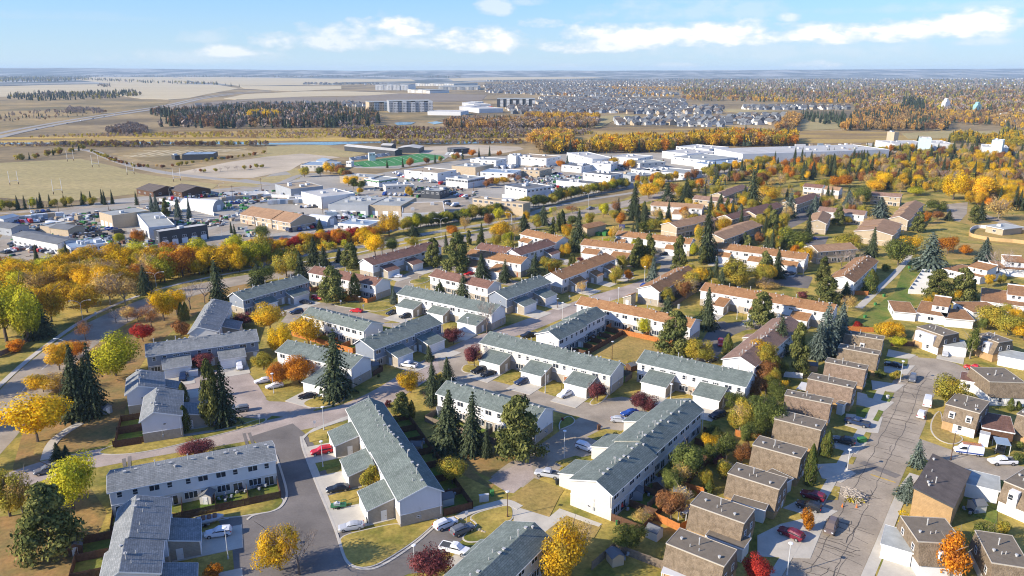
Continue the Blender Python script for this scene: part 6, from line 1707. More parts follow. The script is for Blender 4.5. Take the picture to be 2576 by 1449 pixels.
trees('among the row houses', '''
c1 yellow 330,1520 1050 560 | broad yellow ash spreading over the road at the left edge
c1 spruce 690,1310 690 300 | larger dark spruce of the pair in front of the blue-grey row house
c1 spruce 840,1290 680 220 | thinner dark spruce right behind the larger one of the pair
c1 spruce 770,1240 800 240 | lower dark spruce filling the gap of the pair
c1 lime 1010,950 570 420 | wide yellow-green elm left of the blue-grey row house
c1 red 1245,650 470 215 | crimson maple at the corner of the blue-grey row house
c1 gold 520,900 640 250 | golden tree left of the curved street lamp
c1 orange 660,790 615 260 | apricot coloured tree right of the curved street lamp
c1 gold 380,1090 920 300 | golden brown tree above the broad yellow ash
c1 tan 520,1090 900 320 | thin tan tree leaning over the camper trailer
c1 yellow 1425,470 150 240 | round bright yellow ash on the verge, left of a smaller one
c1 yellow 1540,420 180 175 | smaller bright yellow ash right of the round one
c1 redbare 1315,520 290 190 | thin orange tree left of the round yellow ash
c1 tan 1110,480 330 190 | pale thinning tree on the median beside the main road
c1 bare 1010,490 350 200 | leafless shrubby tree beside the main road bend
c1 redbare 1200,480 350 190 | thin reddish tree on the verge behind the crimson maple
c1 bare 1655,370 100 190 | leafless purple-grey tree on the main road verge
c1 bare 1780,320 90 210 | leafless tree right beside another on the main road verge
c1 redbare 745,640 430 170 | thin red-brown tree next to the blue sign
c1 cedar 1585,470 310 65 | left one of two columnar cedars beside the narrow pale row house
c1 cedar 1622,465 305 55 | right one of two columnar cedars beside the narrow pale row house
c1 bushr 1575,600 455 170 | rust brown shrub before the gable of the narrow pale row house
c1 spruce 1905,295 -70 170 | tall narrow spruce behind the narrow pale row house
c1 lime 60,650 90 420 | large yellow-green tree at the left edge
c1 lime 250,650 130 330 | yellow-green tree between the left edge and a dark spruce
c1 yellow 150,560 60 330 | tall yellow tree behind the two yellow-green ones at the left edge
c1 yellow -120,640 100 380 | yellow tree mostly cut off by the left edge
c1 gold 450,480 110 300 | golden tree right behind the dark spruce at the left edge
c1 gold -330,1120 760 420 | golden tree beyond the left edge shading the road
c1 olive -420,1420 1000 420 | olive tree beyond the left edge shading the road
c1 green -260,920 560 340 | green tree beyond the left edge at the road bend
d1 green -260,560 60 400 | green tree beyond the left edge by the crossing
c1 gold 760,400 120 280 | golden tree between the tan-gold tree and the lamp
c1 spruce 365,610 220 240 | dark spruce beside the yellow trees at the left edge
c1 bushor 150,745 620 190 | orange bush beside the footpath at the left edge
c1 gold 550,360 90 290 | golden tree above the double armed lamp
c1 tan 960,330 20 400 | large tan-gold leafy tree above the main road
c1 tan 1090,330 80 260 | tan tree right of the large tan-gold one
c1 spruce 1265,240 -10 150 | dark spruce in the golden belt above the main road
c1 plum 2130,515 385 200 | plum tree beside the round yellow tree
c1 plum 1770,900 735 215 | dark red plum tree against the blue-grey row house
c1 pine 1850,1390 790 190 | left of two dark conifers in the parking court
c1 spruce 1965,1370 830 230 | right of two dark conifers in the parking court
c1 cedar 1600,1190 1005 85 | columnar cedar beside the far garage of the grey row house
c1 cedar 1612,1430 1205 100 | columnar cedar at the gable of the grey row house
c1 busho 1945,560 490 80 | small olive bush behind the narrow pale row house
c1 olive 2300,890 745 180 | olive tree at the corner of the parking court
d1 lime 640,870 340 420 | yellow-green tree above the bottom left corner
d1 pine 450,1260 650 560 | large dark evergreen in the bottom left corner
d1 olive 90,930 490 360 | thinning olive brown tree at the left edge, lower part
d1 tan 200,900 520 260 | thin tan tree beside the large dark evergreen
d1 spruce 510,450 290 120 | small young spruce by the crossing
d1 spruce 580,430 310 90 | slimmer young spruce right by the crossing
d1 plum 1700,425 255 290 | plum tree behind the weathered roof
d1 cedar 1320,800 525 115 | columnar cedar at the rear of the weathered row house
d1 bushor 1860,1480 1340 210 | orange bush at the lower edge beside the driveway
d2 bare 400,1440 950 460 | half bare orange elm on the traffic island
d2 gold 230,1400 955 420 | orange leaved side of the elm on the traffic island
d2 plum 1540,1500 1170 350 | dark red plum tree at the lower edge by the white pickup
d2 busho 1015,700 500 200 | rounded rust-olive hedge bush between two garages
d2 olive 1730,650 390 270 | small olive tree by the fenced yard
d2 spruce 1690,345 -160 330 | left pine-like spruce in front of the screened white row house
d2 spruce 1905,385 -145 240 | middle spruce in front of the screened white row house
d3 pine 100,440 -120 440 | big olive pine in front of the screened white row house
d3 gold 470,1500 970 420 | golden leafed birch clump at the lower edge
d3 tan 640,1260 960 260 | half bare birch right of the golden clump
d3 green 1040,1200 1000 340 | dark green shrub tree behind the orange yard fence
d3 green 1560,590 245 350 | leafy green tree at the end of the long row house
d3 gold 1770,370 195 180 | golden tree among the garden trees
d3 green 1890,420 180 190 | green tree right of the golden garden tree
d3 tan 1520,660 440 240 | pale thinning tree over the yard fence
d3 cedar 1760,735 610 85 | bright green cone cedar by the orange fence
d3 olive 1890,610 410 170 | olive tree in the mansard garden
d3 plum 1810,480 350 170 | dark red shrub tree in the garden thicket
d3 rust 2040,470 270 160 | rust coloured tree beside the shake roof
d3 bushb 1180,990 860 200 | pale straw coloured shrub at the fence corner
d3 busho 1390,870 760 150 | olive shrub by the white awning
d3 bushb 1460,760 680 130 | twiggy shrub along the board fence
d3 green 1800,260 150 190 | green crown behind the golden garden tree
d3 olive 2010,190 -60 220 | tall olive tree above the orange fence
d3 green 2200,200 -90 280 | dense green tree beside the shake roofed house
d4 red -10,1500 1265 290 | scarlet maple at the lower edge
d4 cedar 450,655 300 100 | taller of two columnar cedars by the mansard drive
d4 cedar 605,410 185 90 | columnar cedar right behind the taller one
d4 cedar 575,405 215 70 | slender cedar squeezed beside a columnar one
d4 bushor 425,1045 835 150 | round orange-red shrub between the parked cars
d4 blue 1385,500 265 155 | upright blue spruce beside the dark sloping roof
d4 blue 1290,780 580 185 | broad low blue spruce beside the dark sloping roof
d4 bushy 1275,1080 890 270 | wide yellow bush behind the white garage
d4 poplaro 1660,1480 1060 340 | orange birch with pale stems at the lower edge
d4 green 1960,1240 960 230 | dark green tree in the yard of the birch house
d4 busho 2130,1100 960 150 | olive shrub beside the white bay house
d4 bush 2270,350 270 80 | small round green shrub by the blue carport
d4 bush 2260,470 370 110 | clipped green hedge at the right edge
c4 blue 580,770 320 250 | left blue spruce of the great clump
c4 blue 700,720 310 210 | right blue spruce of the great clump
c4 blue 520,800 480 190 | lower blue spruce in front of the great clump
c4 pine 345,930 480 210 | dark pine left of the mansard row
c4 spruce 190,760 430 190 | spruce behind the dusty brown roof
c4 olive 90,960 640 230 | olive gold tree at the foot of the dusty brown roof
c4 orange 110,940 740 190 | orange tree under the dusty brown roof
c4 bushred 870,545 480 115 | bright red shrub by the orange fence
c4 gold 1150,610 470 260 | golden leafy tree by the meadow end
c4 lime 1220,715 590 140 | small yellow-green tree on the cul-de-sac lawn
c4 busho 1050,580 510 110 | olive shrub beside the golden leafy tree
c4 poplarg 1845,800 490 110 | slim green poplar before the dark mansard house
c4 olive 1650,1260 950 340 | wide olive tree behind the white roadside van
c4 olive 2000,530 300 260 | olive yellow tree behind the slim poplar
c4 olive 2170,600 380 270 | spreading olive tree right of the slim poplar
c4 gold 2310,640 470 180 | golden tree at the right edge behind the garages
c4 pine 1560,300 20 250 | left of two pines at the white fin walls
c4 pine 1770,310 5 240 | right of two pines at the white fin walls
c4 spruce 765,270 130 115 | small spruce by the orange roofed gable
c4 cedar 975,230 20 120 | tall clipped cedar hedge beside the orange roofed row
c4 pine 590,310 80 270 | olive pine left of the small spruce
c4 tan 780,390 240 170 | thin tan shrub tree below the small spruce
c4 bushb 80,190 130 230 | pinkish shrub hedge behind the asphalt court
c4 bushp 400,270 210 120 | dark red shrub at the brown fence
c4 bush 950,970 900 120 | green shrub in the mansard front garden
c4 busho 1195,980 905 120 | olive shrub at the street edge of the mansards
c4 bush 1060,960 890 130 | dark shrub in the shaded front garden
c4 cedar 2195,1250 1140 60 | small cone cedar beside the white annexe
c4 bush 2270,1250 1170 70 | green cone shrub at the right edge
c4 green 60,1440 1080 330 | dense green garden tree left of the mansards
c4 rust -20,1150 950 220 | rust brown tree at the left end of the mansards
c4 bushr 60,1100 980 150 | low rust shrub by the white shed roof
c2 spruce 715,1140 555 310 | biggest blue-black spruce standing on the leaf covered island
c2 orange 250,1030 800 250 | left half of the flaming orange maple pair
c2 orange 400,1010 755 290 | right half of the flaming orange maple pair
c2 yellow 235,760 480 220 | bright yellow tree above the orange maples
c2 gold 480,670 400 290 | golden olive tree in front of the dappled row house
c2 gold 150,560 300 320 | big golden tree at the end of the yellow tree group
c2 olive 90,900 740 180 | olive tree beside the white parked sedan
c2 cedar 1060,860 712 55 | slim cedar at the cream gable
c2 spruce 1530,820 680 90 | small spruce on the garage lawn
c2 gold 1370,1100 880 250 | yellow-orange tree at the street bend
c2 spruce 1560,1190 830 160 | left of two spruces at the street bend
c2 spruce 1690,1020 790 145 | right of two spruces at the street bend
c2 pine 1290,1320 1090 190 | dark pine behind the ridge of the three-garage row
c2 cedar 1380,1310 1160 60 | yellowish cedar beside the dark pine
c2 plum 1740,670 510 180 | plum tree at the drive end of the blue-shaded garages
c2 plum 1920,870 675 210 | plum tree at the left end of the longest row house
c2 bare 2030,580 270 260 | tall leafless tree in front of the third garage
c2 pine 690,310 -10 240 | olive pine in front of the dark brown roofed row
c2 cedar 885,275 55 100 | dark columnar cedar in front of the dark brown roofed row
c2 blue 1222,325 190 75 | small blue spruce at the lawn corner
c2 spruce 1835,265 70 180 | dark spruce in front of the brown roofed white row
c2 spruce 1640,220 120 160 | low dark spruce left of the brown roofed white row
c2 bare 1985,250 190 130 | leafless purple shrub tree by the cream gable
c2 spruce 1990,110 -110 150 | dark spruce above the brown roofed white row
c2 spruce 2185,135 -60 120 | dark spruce before the orange garages
c2 bushor 830,300 260 130 | orange shrub along the reddish fence
c2 busho 620,650 590 90 | olive shrub by the reddish fence
c3 pine 1440,770 375 320 | massive olive pine at the edge of the golden lawn
c3 spruce 1395,480 250 190 | dark spruce behind the massive olive pine
c3 spruce 1745,540 185 170 | spruce before the long orange roofed row
c3 pine 2200,530 215 280 | broad pine before the long orange roofed row
c3 lime 1190,590 410 135 | pale yellow-green tree behind the reddish fence
c3 cedar 1105,515 395 60 | dark cedar behind the reddish fence
c3 olive 1680,830 610 270 | olive gold tree right of the massive pine
c3 cedar 1915,760 580 85 | pair-trunk columnar cedar by the red car
c3 gold 2200,900 640 280 | golden tree before the dusty brown row
c3 rust 2230,1010 780 220 | rust tree below the dusty brown row
c3 plum 785,1175 980 180 | plum tree at the right garage of the longest row house
c3 plum 1195,1260 1085 250 | plum tree beside the blue cars
c3 blue 1268,135 -90 120 | blue spruce in the street bend between orange roofs
c3 olive 1380,340 180 180 | olive tree at the white gable
c3 tan 1560,280 80 240 | thin orange tree over the tan-orange roof
c3 gold 1680,170 -30 180 | golden tree behind the tan-orange roof
c3 olive 1990,170 -80 320 | wide olive tree before the orange roofed white row
c3 olive 2200,170 -60 220 | second wide olive tree before the orange roofed white row
c3 spruce 1860,190 20 110 | dark spruce between the olive trees
c3 bush 300,330 290 70 | tiny green bush between two blue garages
c3 tan 655,235 115 105 | small tan tree in front of the rust roofed garages
c3 bare 2240,200 80 160 | leafless shrub tree beside the brown fence
c3 plum 2150,1100 930 180 | dark purple tree right of the white two-garage row
c3 green 1950,1260 1075 210 | green tree covering the end of the white two-garage row
c3 green 2230,1430 1080 240 | dark green garden tree behind the long grey-green row
c3 olive 2090,1420 1100 250 | olive garden tree behind the long grey-green row
c3 tan 2020,1440 1150 170 | thin tan garden tree at the ridge end of the long row
c3 olive 1080,890 800 90 | small olive shrub between the two long white rows
''', N_)
B_ = 'trees along the main road and among the brown roofs'
trees('along the main road', '''
b2 spruce 530,1090 845 150 | tall spruce beside the main road behind the dark brown row
b2 spruce 615,1110 925 140 | spruce right of the tall one beside the main road
b2 spruce 420,1200 970 150 | spruce leaning over the end of the grey-green roof
b2 olive 290,1190 955 270 | feathery pale willow beside the main road
b2 pine 850,1120 885 170 | pine standing on the verge before the white gable
b2 yellow 1060,1010 795 180 | yellow ash on the main road verge
b2 tan 1120,1000 830 110 | thin tan tree beside the yellow ash
b2 green 1210,975 840 130 | dark green tree on the main road verge
b2 gold 1180,830 610 210 | big golden elm beside the blue roofed white building
b2 olive 1390,925 830 170 | olive tree beside the dark spruce on the verge
b2 spruce 1390,835 735 130 | dark spruce beside the tree belt
b2 orange 1725,835 725 85 | small flame orange tree beside the rails
b2 gold 2150,870 680 170 | golden ash on the road verge at the bend
b2 bare 2250,845 640 150 | leafless tree behind the golden ash
b2 pine 1565,1100 845 160 | olive pine at the garage of the brown row
b2 pine 1770,1150 795 260 | massive pine clump between the brown and orange rows
b2 spruce 750,1060 930 90 | thin dark tree on the road verge
b2 green 100,1250 1070 200 | dark green conifer clump behind the grey-green roof
b2 spruce 40,1260 1075 160 | dark conifer left of the clump
b2 bush 1600,1240 1190 160 | low dark shrub before the brown roofed white row
b2 spruce 580,800 680 75 | narrow brown-green spruce beside the arched hut
b2 green 75,860 725 150 | leafy green tree in the forecourt of the tan workshops
b3 spruce 1105,650 375 130 | tall spruce at the main road corner
b3 spruce 1195,705 555 120 | spruce on the grass verge at the corner
b3 gold 1235,510 350 190 | golden poplar tree behind the corner spruce
b3 spruce 1400,540 365 140 | left spruce above the white fronted terrace
b3 spruce 1560,540 355 150 | right spruce above the white fronted terrace
b3 spruce 620,970 600 130 | very tall spruce in front of the bin yard
b3 spruce 1740,1055 550 170 | tallest spruce among the brown roofs
b3 pine 1140,1095 845 160 | left of two round pines on a lawn
b3 pine 1240,1085 805 150 | right of two round pines on a lawn
b3 pine 1500,1150 825 160 | tall olive pine at the lane end
b3 spruce 480,750 605 85 | small pine on the verge beside the road
b3 spruce 240,1200 985 140 | spruce beside the rust roofed row
b3 olive 400,1160 1010 200 | olive shrub trees left of the rust roofed row
b3 olive 330,1140 1010 130 | olive tree beside the small spruce
b3 spruce 1850,665 465 130 | spruce before the low tan terrace
b3 spruce 2140,570 240 140 | very tall spruce in the tan terraces
b3 gold 2260,530 385 160 | golden maple beside the tan terraces
b3 gold 1870,820 640 120 | golden green tree beside the tallest spruce
b3 bush 1210,800 695 190 | round dark hedge at the bin yard
b3 spruce 1090,890 735 95 | spruce in front of the bin yard roof
b3 blue 2030,700 555 130 | blue spruce beside the ochre terrace
b3 olive 1380,790 690 190 | olive shrub trees right of the round hedge
b3 red 480,900 830 120 | rust red shrub tree behind the red-brown roof
b3 green 520,990 890 100 | green tree beside the very tall spruce
b3 spruce 165,920 810 80 | small spruce on the verge
b3 bare 60,700 640 120 | leafless tree on the verge
b3 spruce 150,790 640 130 | dark pine on the road verge
b3 spruce 320,740 570 130 | dark pine on the verge left of the leafless trees
b3 bare 420,770 560 130 | pale leafless tree on the verge
b3 redbare 570,640 560 130 | reddish bare shrub beside the rails
b3 redbare 945,655 500 100 | reddish tree on the corner lawn
b3 bare 845,640 540 80 | small bare tree on the corner lawn
b3 tan 2160,820 700 180 | thin tan tree among the ochre roofs
b3 spruce 2070,920 800 120 | dark spruce below the ochre terrace
b3 spruce 2290,820 620 110 | dark spruce right of the ochre terrace
b3 tan 1300,720 570 130 | bare pinkish tree before the white fronted terrace
b3 olive 1350,650 580 130 | olive shrub in front of the white fronted terrace
b3 plum 640,1060 1010 80 | plum shrub behind the rust roof
b4 green 300,980 760 300 | dense dark green tree by the blue car
b4 blue 270,680 450 150 | blue spruce before the brown terrace
b4 blue 490,660 480 140 | second blue spruce right of the brown terrace
b4 orange 710,410 290 210 | round orange maple behind the terraces
b4 gold 110,530 390 230 | orange-gold maple at the left of the terraces
b4 yellow 1085,430 260 170 | bright yellow tree in the wood
b4 gold 1030,450 330 170 | golden tree below the bright yellow one
b4 lime 1375,480 395 160 | lime green tree above the stepped terrace
b4 yellow 1700,520 250 230 | tall yellow tree beside the park
b4 yellow 1910,300 155 150 | yellow tree alone in the bare wood
b4 gold 1950,540 290 260 | broad golden tree above the park road
b4 yellow 2180,340 215 130 | round yellow tree near the right edge
b4 blue 1060,690 500 210 | broad blue spruce behind the tan terraces
b4 green 890,560 370 190 | dark green tree behind the white walled terrace
b4 blue 790,590 440 130 | blue spruce in front of the beige terrace
b4 pine 700,740 570 120 | pine before the white walled terrace
b4 olive 620,570 470 150 | olive hedge tree before the brown terrace
b4 olive 560,460 310 120 | olive tree behind the brown two storey terrace
b4 spruce 990,1010 760 110 | thin dark spruce above the green meadow
b4 green 1220,1090 810 260 | big olive tree leaning over the meadow path
b4 gold 1340,1000 820 230 | golden part of the trees over the meadow path
b4 blue 1490,1140 810 300 | huge broad blue spruce beside the meadow
b4 orange 1650,990 810 170 | golden orange tree behind the huge blue spruce
b4 orange 1810,1000 900 130 | small orange tree on the park lawn
b4 blue 1960,1080 850 170 | blue-green spruce right of the small orange tree
b4 bare 2080,1200 920 270 | spreading leafless tree at the patio homes
b4 olive 780,960 790 260 | olive tree above the meadow, left
b4 bare 830,1090 930 230 | bare brown shrub trees above the orange gable
b4 bare 730,1100 940 200 | bare thicket left of the brown shrub trees
b4 redbare 1090,900 800 150 | thin reddish tree beside the thin spruce
b4 pine 130,860 600 140 | olive pine at the edge of the shaded court
b4 olive 210,800 600 130 | olive tree at the edge of the shaded court
b4 tan 970,790 640 160 | pinkish bare tree before the skewed terrace
b4 green 1560,620 510 190 | dark green tree at the park edge
b4 orange 1460,730 600 90 | small orange tree beside the stepped terrace
b4 pine 1390,800 620 130 | dark pine at the end of the skewed terrace
b4 spruce 1660,700 610 90 | spruce at the park edge
b4 rust 1560,700 600 110 | rust shrub tree at the park edge
b4 tan 2090,700 480 290 | large thin tan tree beside the pavilion
b4 pine 1870,720 560 110 | pine beside the park road
b4 spruce 1940,690 540 100 | spruce beside the large thin tan tree
b4 pine 570,1260 1010 150 | olive pine by the shaded asphalt court
b4 spruce 170,1200 950 130 | dark spruce by the parked cars of the shaded court
b4 pine 60,1190 960 150 | pine left of the dark spruce by the parked cars
b4 tan 60,1290 1225 180 | pinkish shrub along the court wall
b4 spruce 80,940 830 90 | spruce left of the dense dark green tree
b4 bush 1120,1140 1080 110 | olive shrub beside the meadow path
''', B_)
# belts of small trees along the railway and the industrial street
def belt(place, line, n_, kinds, seed, h=(5,8), depth=4, group=None, wf=1.0):
 r = random.Random(seed)
 P = [G(p) for p in pts(line)]
 tot = [0]
 for a, b in zip(P, P[1:]): tot.append(tot[-1] + (b - a).length)
 for k in range(n_):
  s = tot[-1] * (k + r.uniform(.1,.9)) / n_
  i = max(j for j in range(len(tot) - 1) if tot[j] <= s)
  q = P[i].lerp(P[i + 1],(s - tot[i]) / max(.01, tot[i + 1] - tot[i]))
  q = Vector((q.x + r.uniform(-1,1), q.y + r.uniform(-depth, depth),0))
  if blocked(q.x, q.y): continue
  kd = r.choice(kinds.split()); hh = r.uniform(*h)
  fam = KIND[kd][1]
  w = hh * {'spruce': .42, 'pine': .55, 'poplar': .62, 'cedar': .3, 'bush': 1.3}.get(fam, wf) * r.uniform(.85, 1.2)
  if fam == 'spruce': hh *= 1.25
  tree_at(kd, q, hh, w, None, place, group or 'trees ' + place, P3(q)[0])
belt('in the golden belt below the industrial street', 'b1 -250,1290 100,1250 420,1240 700,1200 1000,1160 1300,1150 1700,1120 2000,1080 2318,1020', 52, 'gold yellow gold orange lime yellow olive gold', 5, (9, 14), 7)
belt('in the golden belt along the main road', 'b1 -100,1380 400,1330 700,1310 1150,1290 1500,1210 1800,1150 2200,1110', 26, 'gold yellow gold orange lime yellow tan', 6, (9.5, 14.5), 6)
belt('in the low orange hedge below the tan workshops', 'b2 40,1000 300,960 600,900 900,880 1080,850', 40, 'orange gold orange gold red yellow orange', 7, (5.5, 8), 5)
belt('in the olive tree belt beside the rails', 'b2 1290,790 1600,740 1900,690 2318,620 b3 150,600', 46, 'olive green green lime green olive', 8, (6.5, 9), 3)
belt('in the olive tree belt above the curved lamp', 'b3 120,600 380,560 620,490 850,450 1050,410', 36, 'olive green lime green gold', 9, (6.5, 9.5), 3)
belt('in the orange poplar belt below the shops', 'b3 1120,400 1300,380 1500,340 1700,310 2000,270 2318,210', 40, 'poplar poplaro gold olive spruce olive', 10, (7, 11), 6)
belt('in the evergreen row beside the rugby pitches', 'b1 -50,620 200,600 500,580 800,560 1200,560', 26, 'spruce spruce blue spruce poplary olive spruce', 11, (5.5, 8), 3)
belt('by the yards behind the clubhouse', 'b1 1290,640 1420,660 1560,690 1640,700', 7, 'spruce blue spruce pine', 12, (8, 12), 4)
belt('beside the stadium', 'b2 400,330 560,310 720,300 780,330 900,440 1000,420', 12, 'green olive rust poplarg yellow gold', 13, (7, 11), 8)
belt('on the forecourts of the pale shops', 'b2 900,480 1080,470 1200,490 1330,470 1450,500', 9, 'yellow gold lime spruce gold', 14, (5, 8), 6)
belt('in the bare reddish clump by the white office', 'b2 1850,460 2000,420 2200,380 2318,350', 10, 'redbare redbare rust gold bare', 15, (6, 9), 8)
belt('between the sheds beyond the football field', 'b2 1120,245 1280,240 1480,215 1680,190 1800,170 1960,140 2200,140', 13, 'rust orange spruce spruce olive spruce', 16, (6, 9), 5)
belt('in the middle of the yards', 'b3 440,250 500,260 680,260 900,240 980,250 1220,240', 11, 'spruce blue orange gold spruce poplary', 17, (8, 13), 5)
belt('along the camp ground road', 'b1 800,110 1000,190 1200,240 1400,250 1700,205 2000,165 2318,120', 46, 'rust olive tan bushr busho olive', 18, (2.5, 4.5), 3)
belt('on the sandy lot', 'b1 1650,290 1900,275 2150,255 2318,240', 12, 'rust olive bare', 19, (3.5, 5), 3)
belt('on the hedge left of the rugby pitches', 'b1 80,185 300,160 420,140 600,110 700,90', 16, 'spruce busho rust spruce olive', 20, (5, 8), 8)
belt('in the showroom forecourt', 'b1 290,1040 430,1080 520,1050 600,1000', 6, 'bush spruce busho spruce', 21, (3.5, 6), 3)
belt('along the showroom street', 'b1 640,1010 820,1010 1060,905 1510,920 1880,760 2010,830 2170,870', 8, 'spruce orange lime poplarg spruce', 22, (5, 8), 3)
# the mixed wood at the upper right
scatter('in the mixed wood beyond the tan terraces', 'b3 1130,430 1500,350 1950,300 2318,250 b4 400,190 900,180 1250,290 1300,480 1000,430 700,360 560,320 300,390 100,450 b3 2100,400 1750,420 1500,520 1250,520', 190, [('spruce', 7), ('olive', 6), ('gold', 3), ('rust', 3), ('tan', 4), ('lime', 2), ('orange', 2), ('bare', 2)], 31, 1.05)
scatter('in the wood between warehouse and park', 'b4 900,330 1500,480 1900,380 2318,420 2500,250 2318,120 1900,90 1400,90 900,170', 190, [('spruce', 5), ('olive', 4), ('gold', 4), ('rust', 6), ('yellow', 3), ('bare', 4), ('tan', 3), ('redbare', 4)], 32)
scatter('in the yellow wood beside the park road', 'b4 1800,560 2318,640 2700,640 2600,440 2318,420 1850,430', 80, [('yellow', 6), ('gold', 6), ('orange', 3), ('spruce', 2), ('tan', 2)], 33)
belt('in the golden belt before the huge white warehouse', 'b4 100,210 400,180 700,170 1000,130 1300,110 1700,100', 44, 'poplar poplaro gold olive spruce lime', 23, (8, 12), 6)
belt('at the foot of the processing plant', 'b4 1300,75 1600,60 1900,80 2200,90', 14, 'spruce spruce gold olive', 24, (8, 12), 6)
scatter('in the trees among the tan terraces', 'b3 1250,480 1900,480 2250,600 2300,900 1900,900 1700,720 1500,660', 34, [('spruce', 4), ('olive', 4), ('bare', 2), ('tan', 2), ('gold', 1)], 34, .85)
scatter('in the gardens behind the brown terraces', 'b4 0,560 300,420 700,480 1000,560 900,620 1000,760 400,720 100,760', 42, [('olive', 4), ('spruce', 2), ('tan', 2), ('bare', 2), ('rust', 1)], 35, .8)
scatter('among the brown roofed rows', 'b2 1000,1010 b3 100,640 700,640 1300,600 1900,620 2318,700 b4 500,900 420,1100 c4 100,250 c3 2000,130 1600,330 1200,280 700,200 c2 2200,150 1400,60 b2 1000,1150', 115, [('spruce', 3), ('olive', 5), ('lime', 2), ('gold', 5), ('pine', 4), ('tan', 2), ('orange', 2), ('rust', 1), ('green', 1)], 36, .85, 4)
scatter('in the gardens behind the mansards', 'd3 1300,900 1500,650 2000,300 c3 2200,1350 2150,1000 c4 60,900 400,900 c4 250,1100 100,1350 d3 1950,550 1650,800 1450,1050', 26, [('green', 3), ('olive', 3), ('bush', 2), ('gold', 1), ('tan', 1), ('busho', 2), ('rust', 1)], 37, .7, 3)
scatter('on the lawns round the grey-green rows', 'd1 900,200 2000,60 c2 700,1000 1200,700 2000,500 c3 400,500 1000,900 c3 2000,1100 d3 1300,700 d2 1700,700 1200,1000 200,900', 22, [('bush', 2), ('busho', 3), ('spruce', 1), ('bushp', 1), ('olive', 1)], 38, .6, 6)
scatter('around the patio homes', 'c4 1200,560 1500,520 2000,560 2318,640 b4 2318,1220 2000,1250 1950,1230 c4 1900,200 1500,300', 16, [('olive', 3), ('gold', 2), ('green', 2), ('busho', 2), ('pine', 1)], 39, .7, 4)
V = vehicle
V('suv', 'grey', 'd1 470,535 345,565', 'grey sport utility car turning off the main road at the left')
V('suv', 'white', 'd1 2000,1085 1800,1110', 'white sport utility car with roof bars beside the boat trailer')
V('suv', 'grey', 'c1 2155,1250 2005,1272', 'grey sport utility car below the two dark conifers')
V('suv', 'white', 'c1 2085,860 2088,905', 'white sport utility car before the right white garage')
V('pickup', 'navy', 'c1 1600,955 1592,985', 'dark pickup in the shade beside a white utility trailer')
V('sedan', 'white', 'c2 130,1000 40,1015', 'white sedan farther from the orange maple, at the court corner')
V('sedan', 'white', 'c2 255,1040 115,1065', 'white sedan parked under the orange maple')
V('sedan', 'black', 'c2 535,1130 405,1150', 'black sedan on the lawn edge beside the biggest spruce')
V('pickup', 'white', 'c2 1405,880 1285,862', 'white pickup with maroon stripe in front of the blue-shaded garage')
V('suv', 'red', 'c2 520,280 595,292', 'red sport utility car before the double garage of the blue-grey row')
V('sedan', 'black', 'c2 420,318 498,326', 'black sedan next to the red sport utility car')
V('suv', 'navy', 'c2 430,398 320,415', 'navy sport utility car beside the round yellow tree')
V('sedan', 'red', 'c2 940,400 852,392', 'red coupe parked on the lane beside the lawn')
V('sedan', 'black', 'c2 1248,400 1160,425', 'black sedan on the first drive of the three-garage row')
V('suv', 'black', 'c2 1372,435 1275,455', 'black sport utility car on the first drive, right of the sedan')
V('suv', 'black', 'c2 2010,905 1908,935', 'black sport utility car beside the plum tree')
V('sedan', 'black', 'c2 2095,930 1985,960', 'black sedan right of the black sport utility car at the first garage')
V('suv', 'navy', 'c3 190,1000 75,1035', 'navy sport utility car in front of the middle garage')
V('pickup', 'white', 'c3 575,1095 455,1150', 'white pickup before the right garage of the longest row house')
V('sedan', 'blue', 'c3 1130,1275 1005,1300', 'bright blue sedan beside the grey-green roof')
V('sedan', 'silver', 'c3 930,1345 1040,1352', 'silver sedan in front of the bright blue one')
V('suv', 'white', 'd3 610,325 765,375', 'white sport utility car with a kayak rack in the shaded court')
V('pickup', 'silver', 'd3 450,600 270,570', 'silver pickup before the bright white gable')
V('suv', 'black', 'd3 1880,50 1775,85', 'black sport utility car behind the long grey-green row')
V('suv', 'red', 'd2 670,370 515,398', 'red box-shaped car on the top driveway')
V('sedan', 'black', 'd2 825,695 645,722', 'dark green-black sedan on the middle driveway')
V('sedan', 'silver', 'd2 950,1025 752,1055', 'silver-grey sedan on the bottom driveway')
V('suv', 'white', 'd2 1590,1055 1755,985', 'white sport utility car at the footpath')
V('suv', 'grey', 'd2 1735,1105 1900,1035', 'grey sport utility car right of the white one at the footpath')
V('pickup', 'white', 'd2 1640,1215 1870,1270', 'white pickup loaded with branches beside the plum tree')
V('pickup', 'black', 'c3 240,605 148,620', 'black pickup at the gable of the short white row house')
V('suv', 'red', 'c3 1862,655 1860,710', 'red car in the shaded court by the twin cedar')
V('sedan', 'black', 'c3 1810,815 1752,835', 'black car half hidden below the olive gold tree')
V('sedan', 'silver', 'c4 1635,745 1630,795', 'silver hatchback before the white double garage')
V('pickup', 'red', 'c4 1980,925 1805,885', 'red pickup at the edge of the cul-de-sac')
V('suv', 'grey', 'c4 1355,960 1340,1020', 'dark grey car parked at the cul-de-sac kerb')
V('van', 'white', 'c4 1470,1240 1485,1160', 'white covered work van on the street')
V('suv', 'white', 'c4 1410,1340 1440,1265', 'white sport utility car behind the work van')
V('pickup', 'navy', 'c4 940,1395 790,1355', 'dark pickup on the drive before the shadowed mansard house')
V('sedan', 'black', 'c4 1230,880 1130,855', 'black car in the shade on the upper mansard drive')
V('suv', 'black', 'd4 840,315 665,275', 'black sport utility car behind the twin cedars')
V('suv', 'maroon', 'd4 600,815 360,735', 'maroon sport utility car beside the lowest mansard garage row')
V('suv', 'black', 'd4 545,895 345,835', 'black car next to the maroon one')
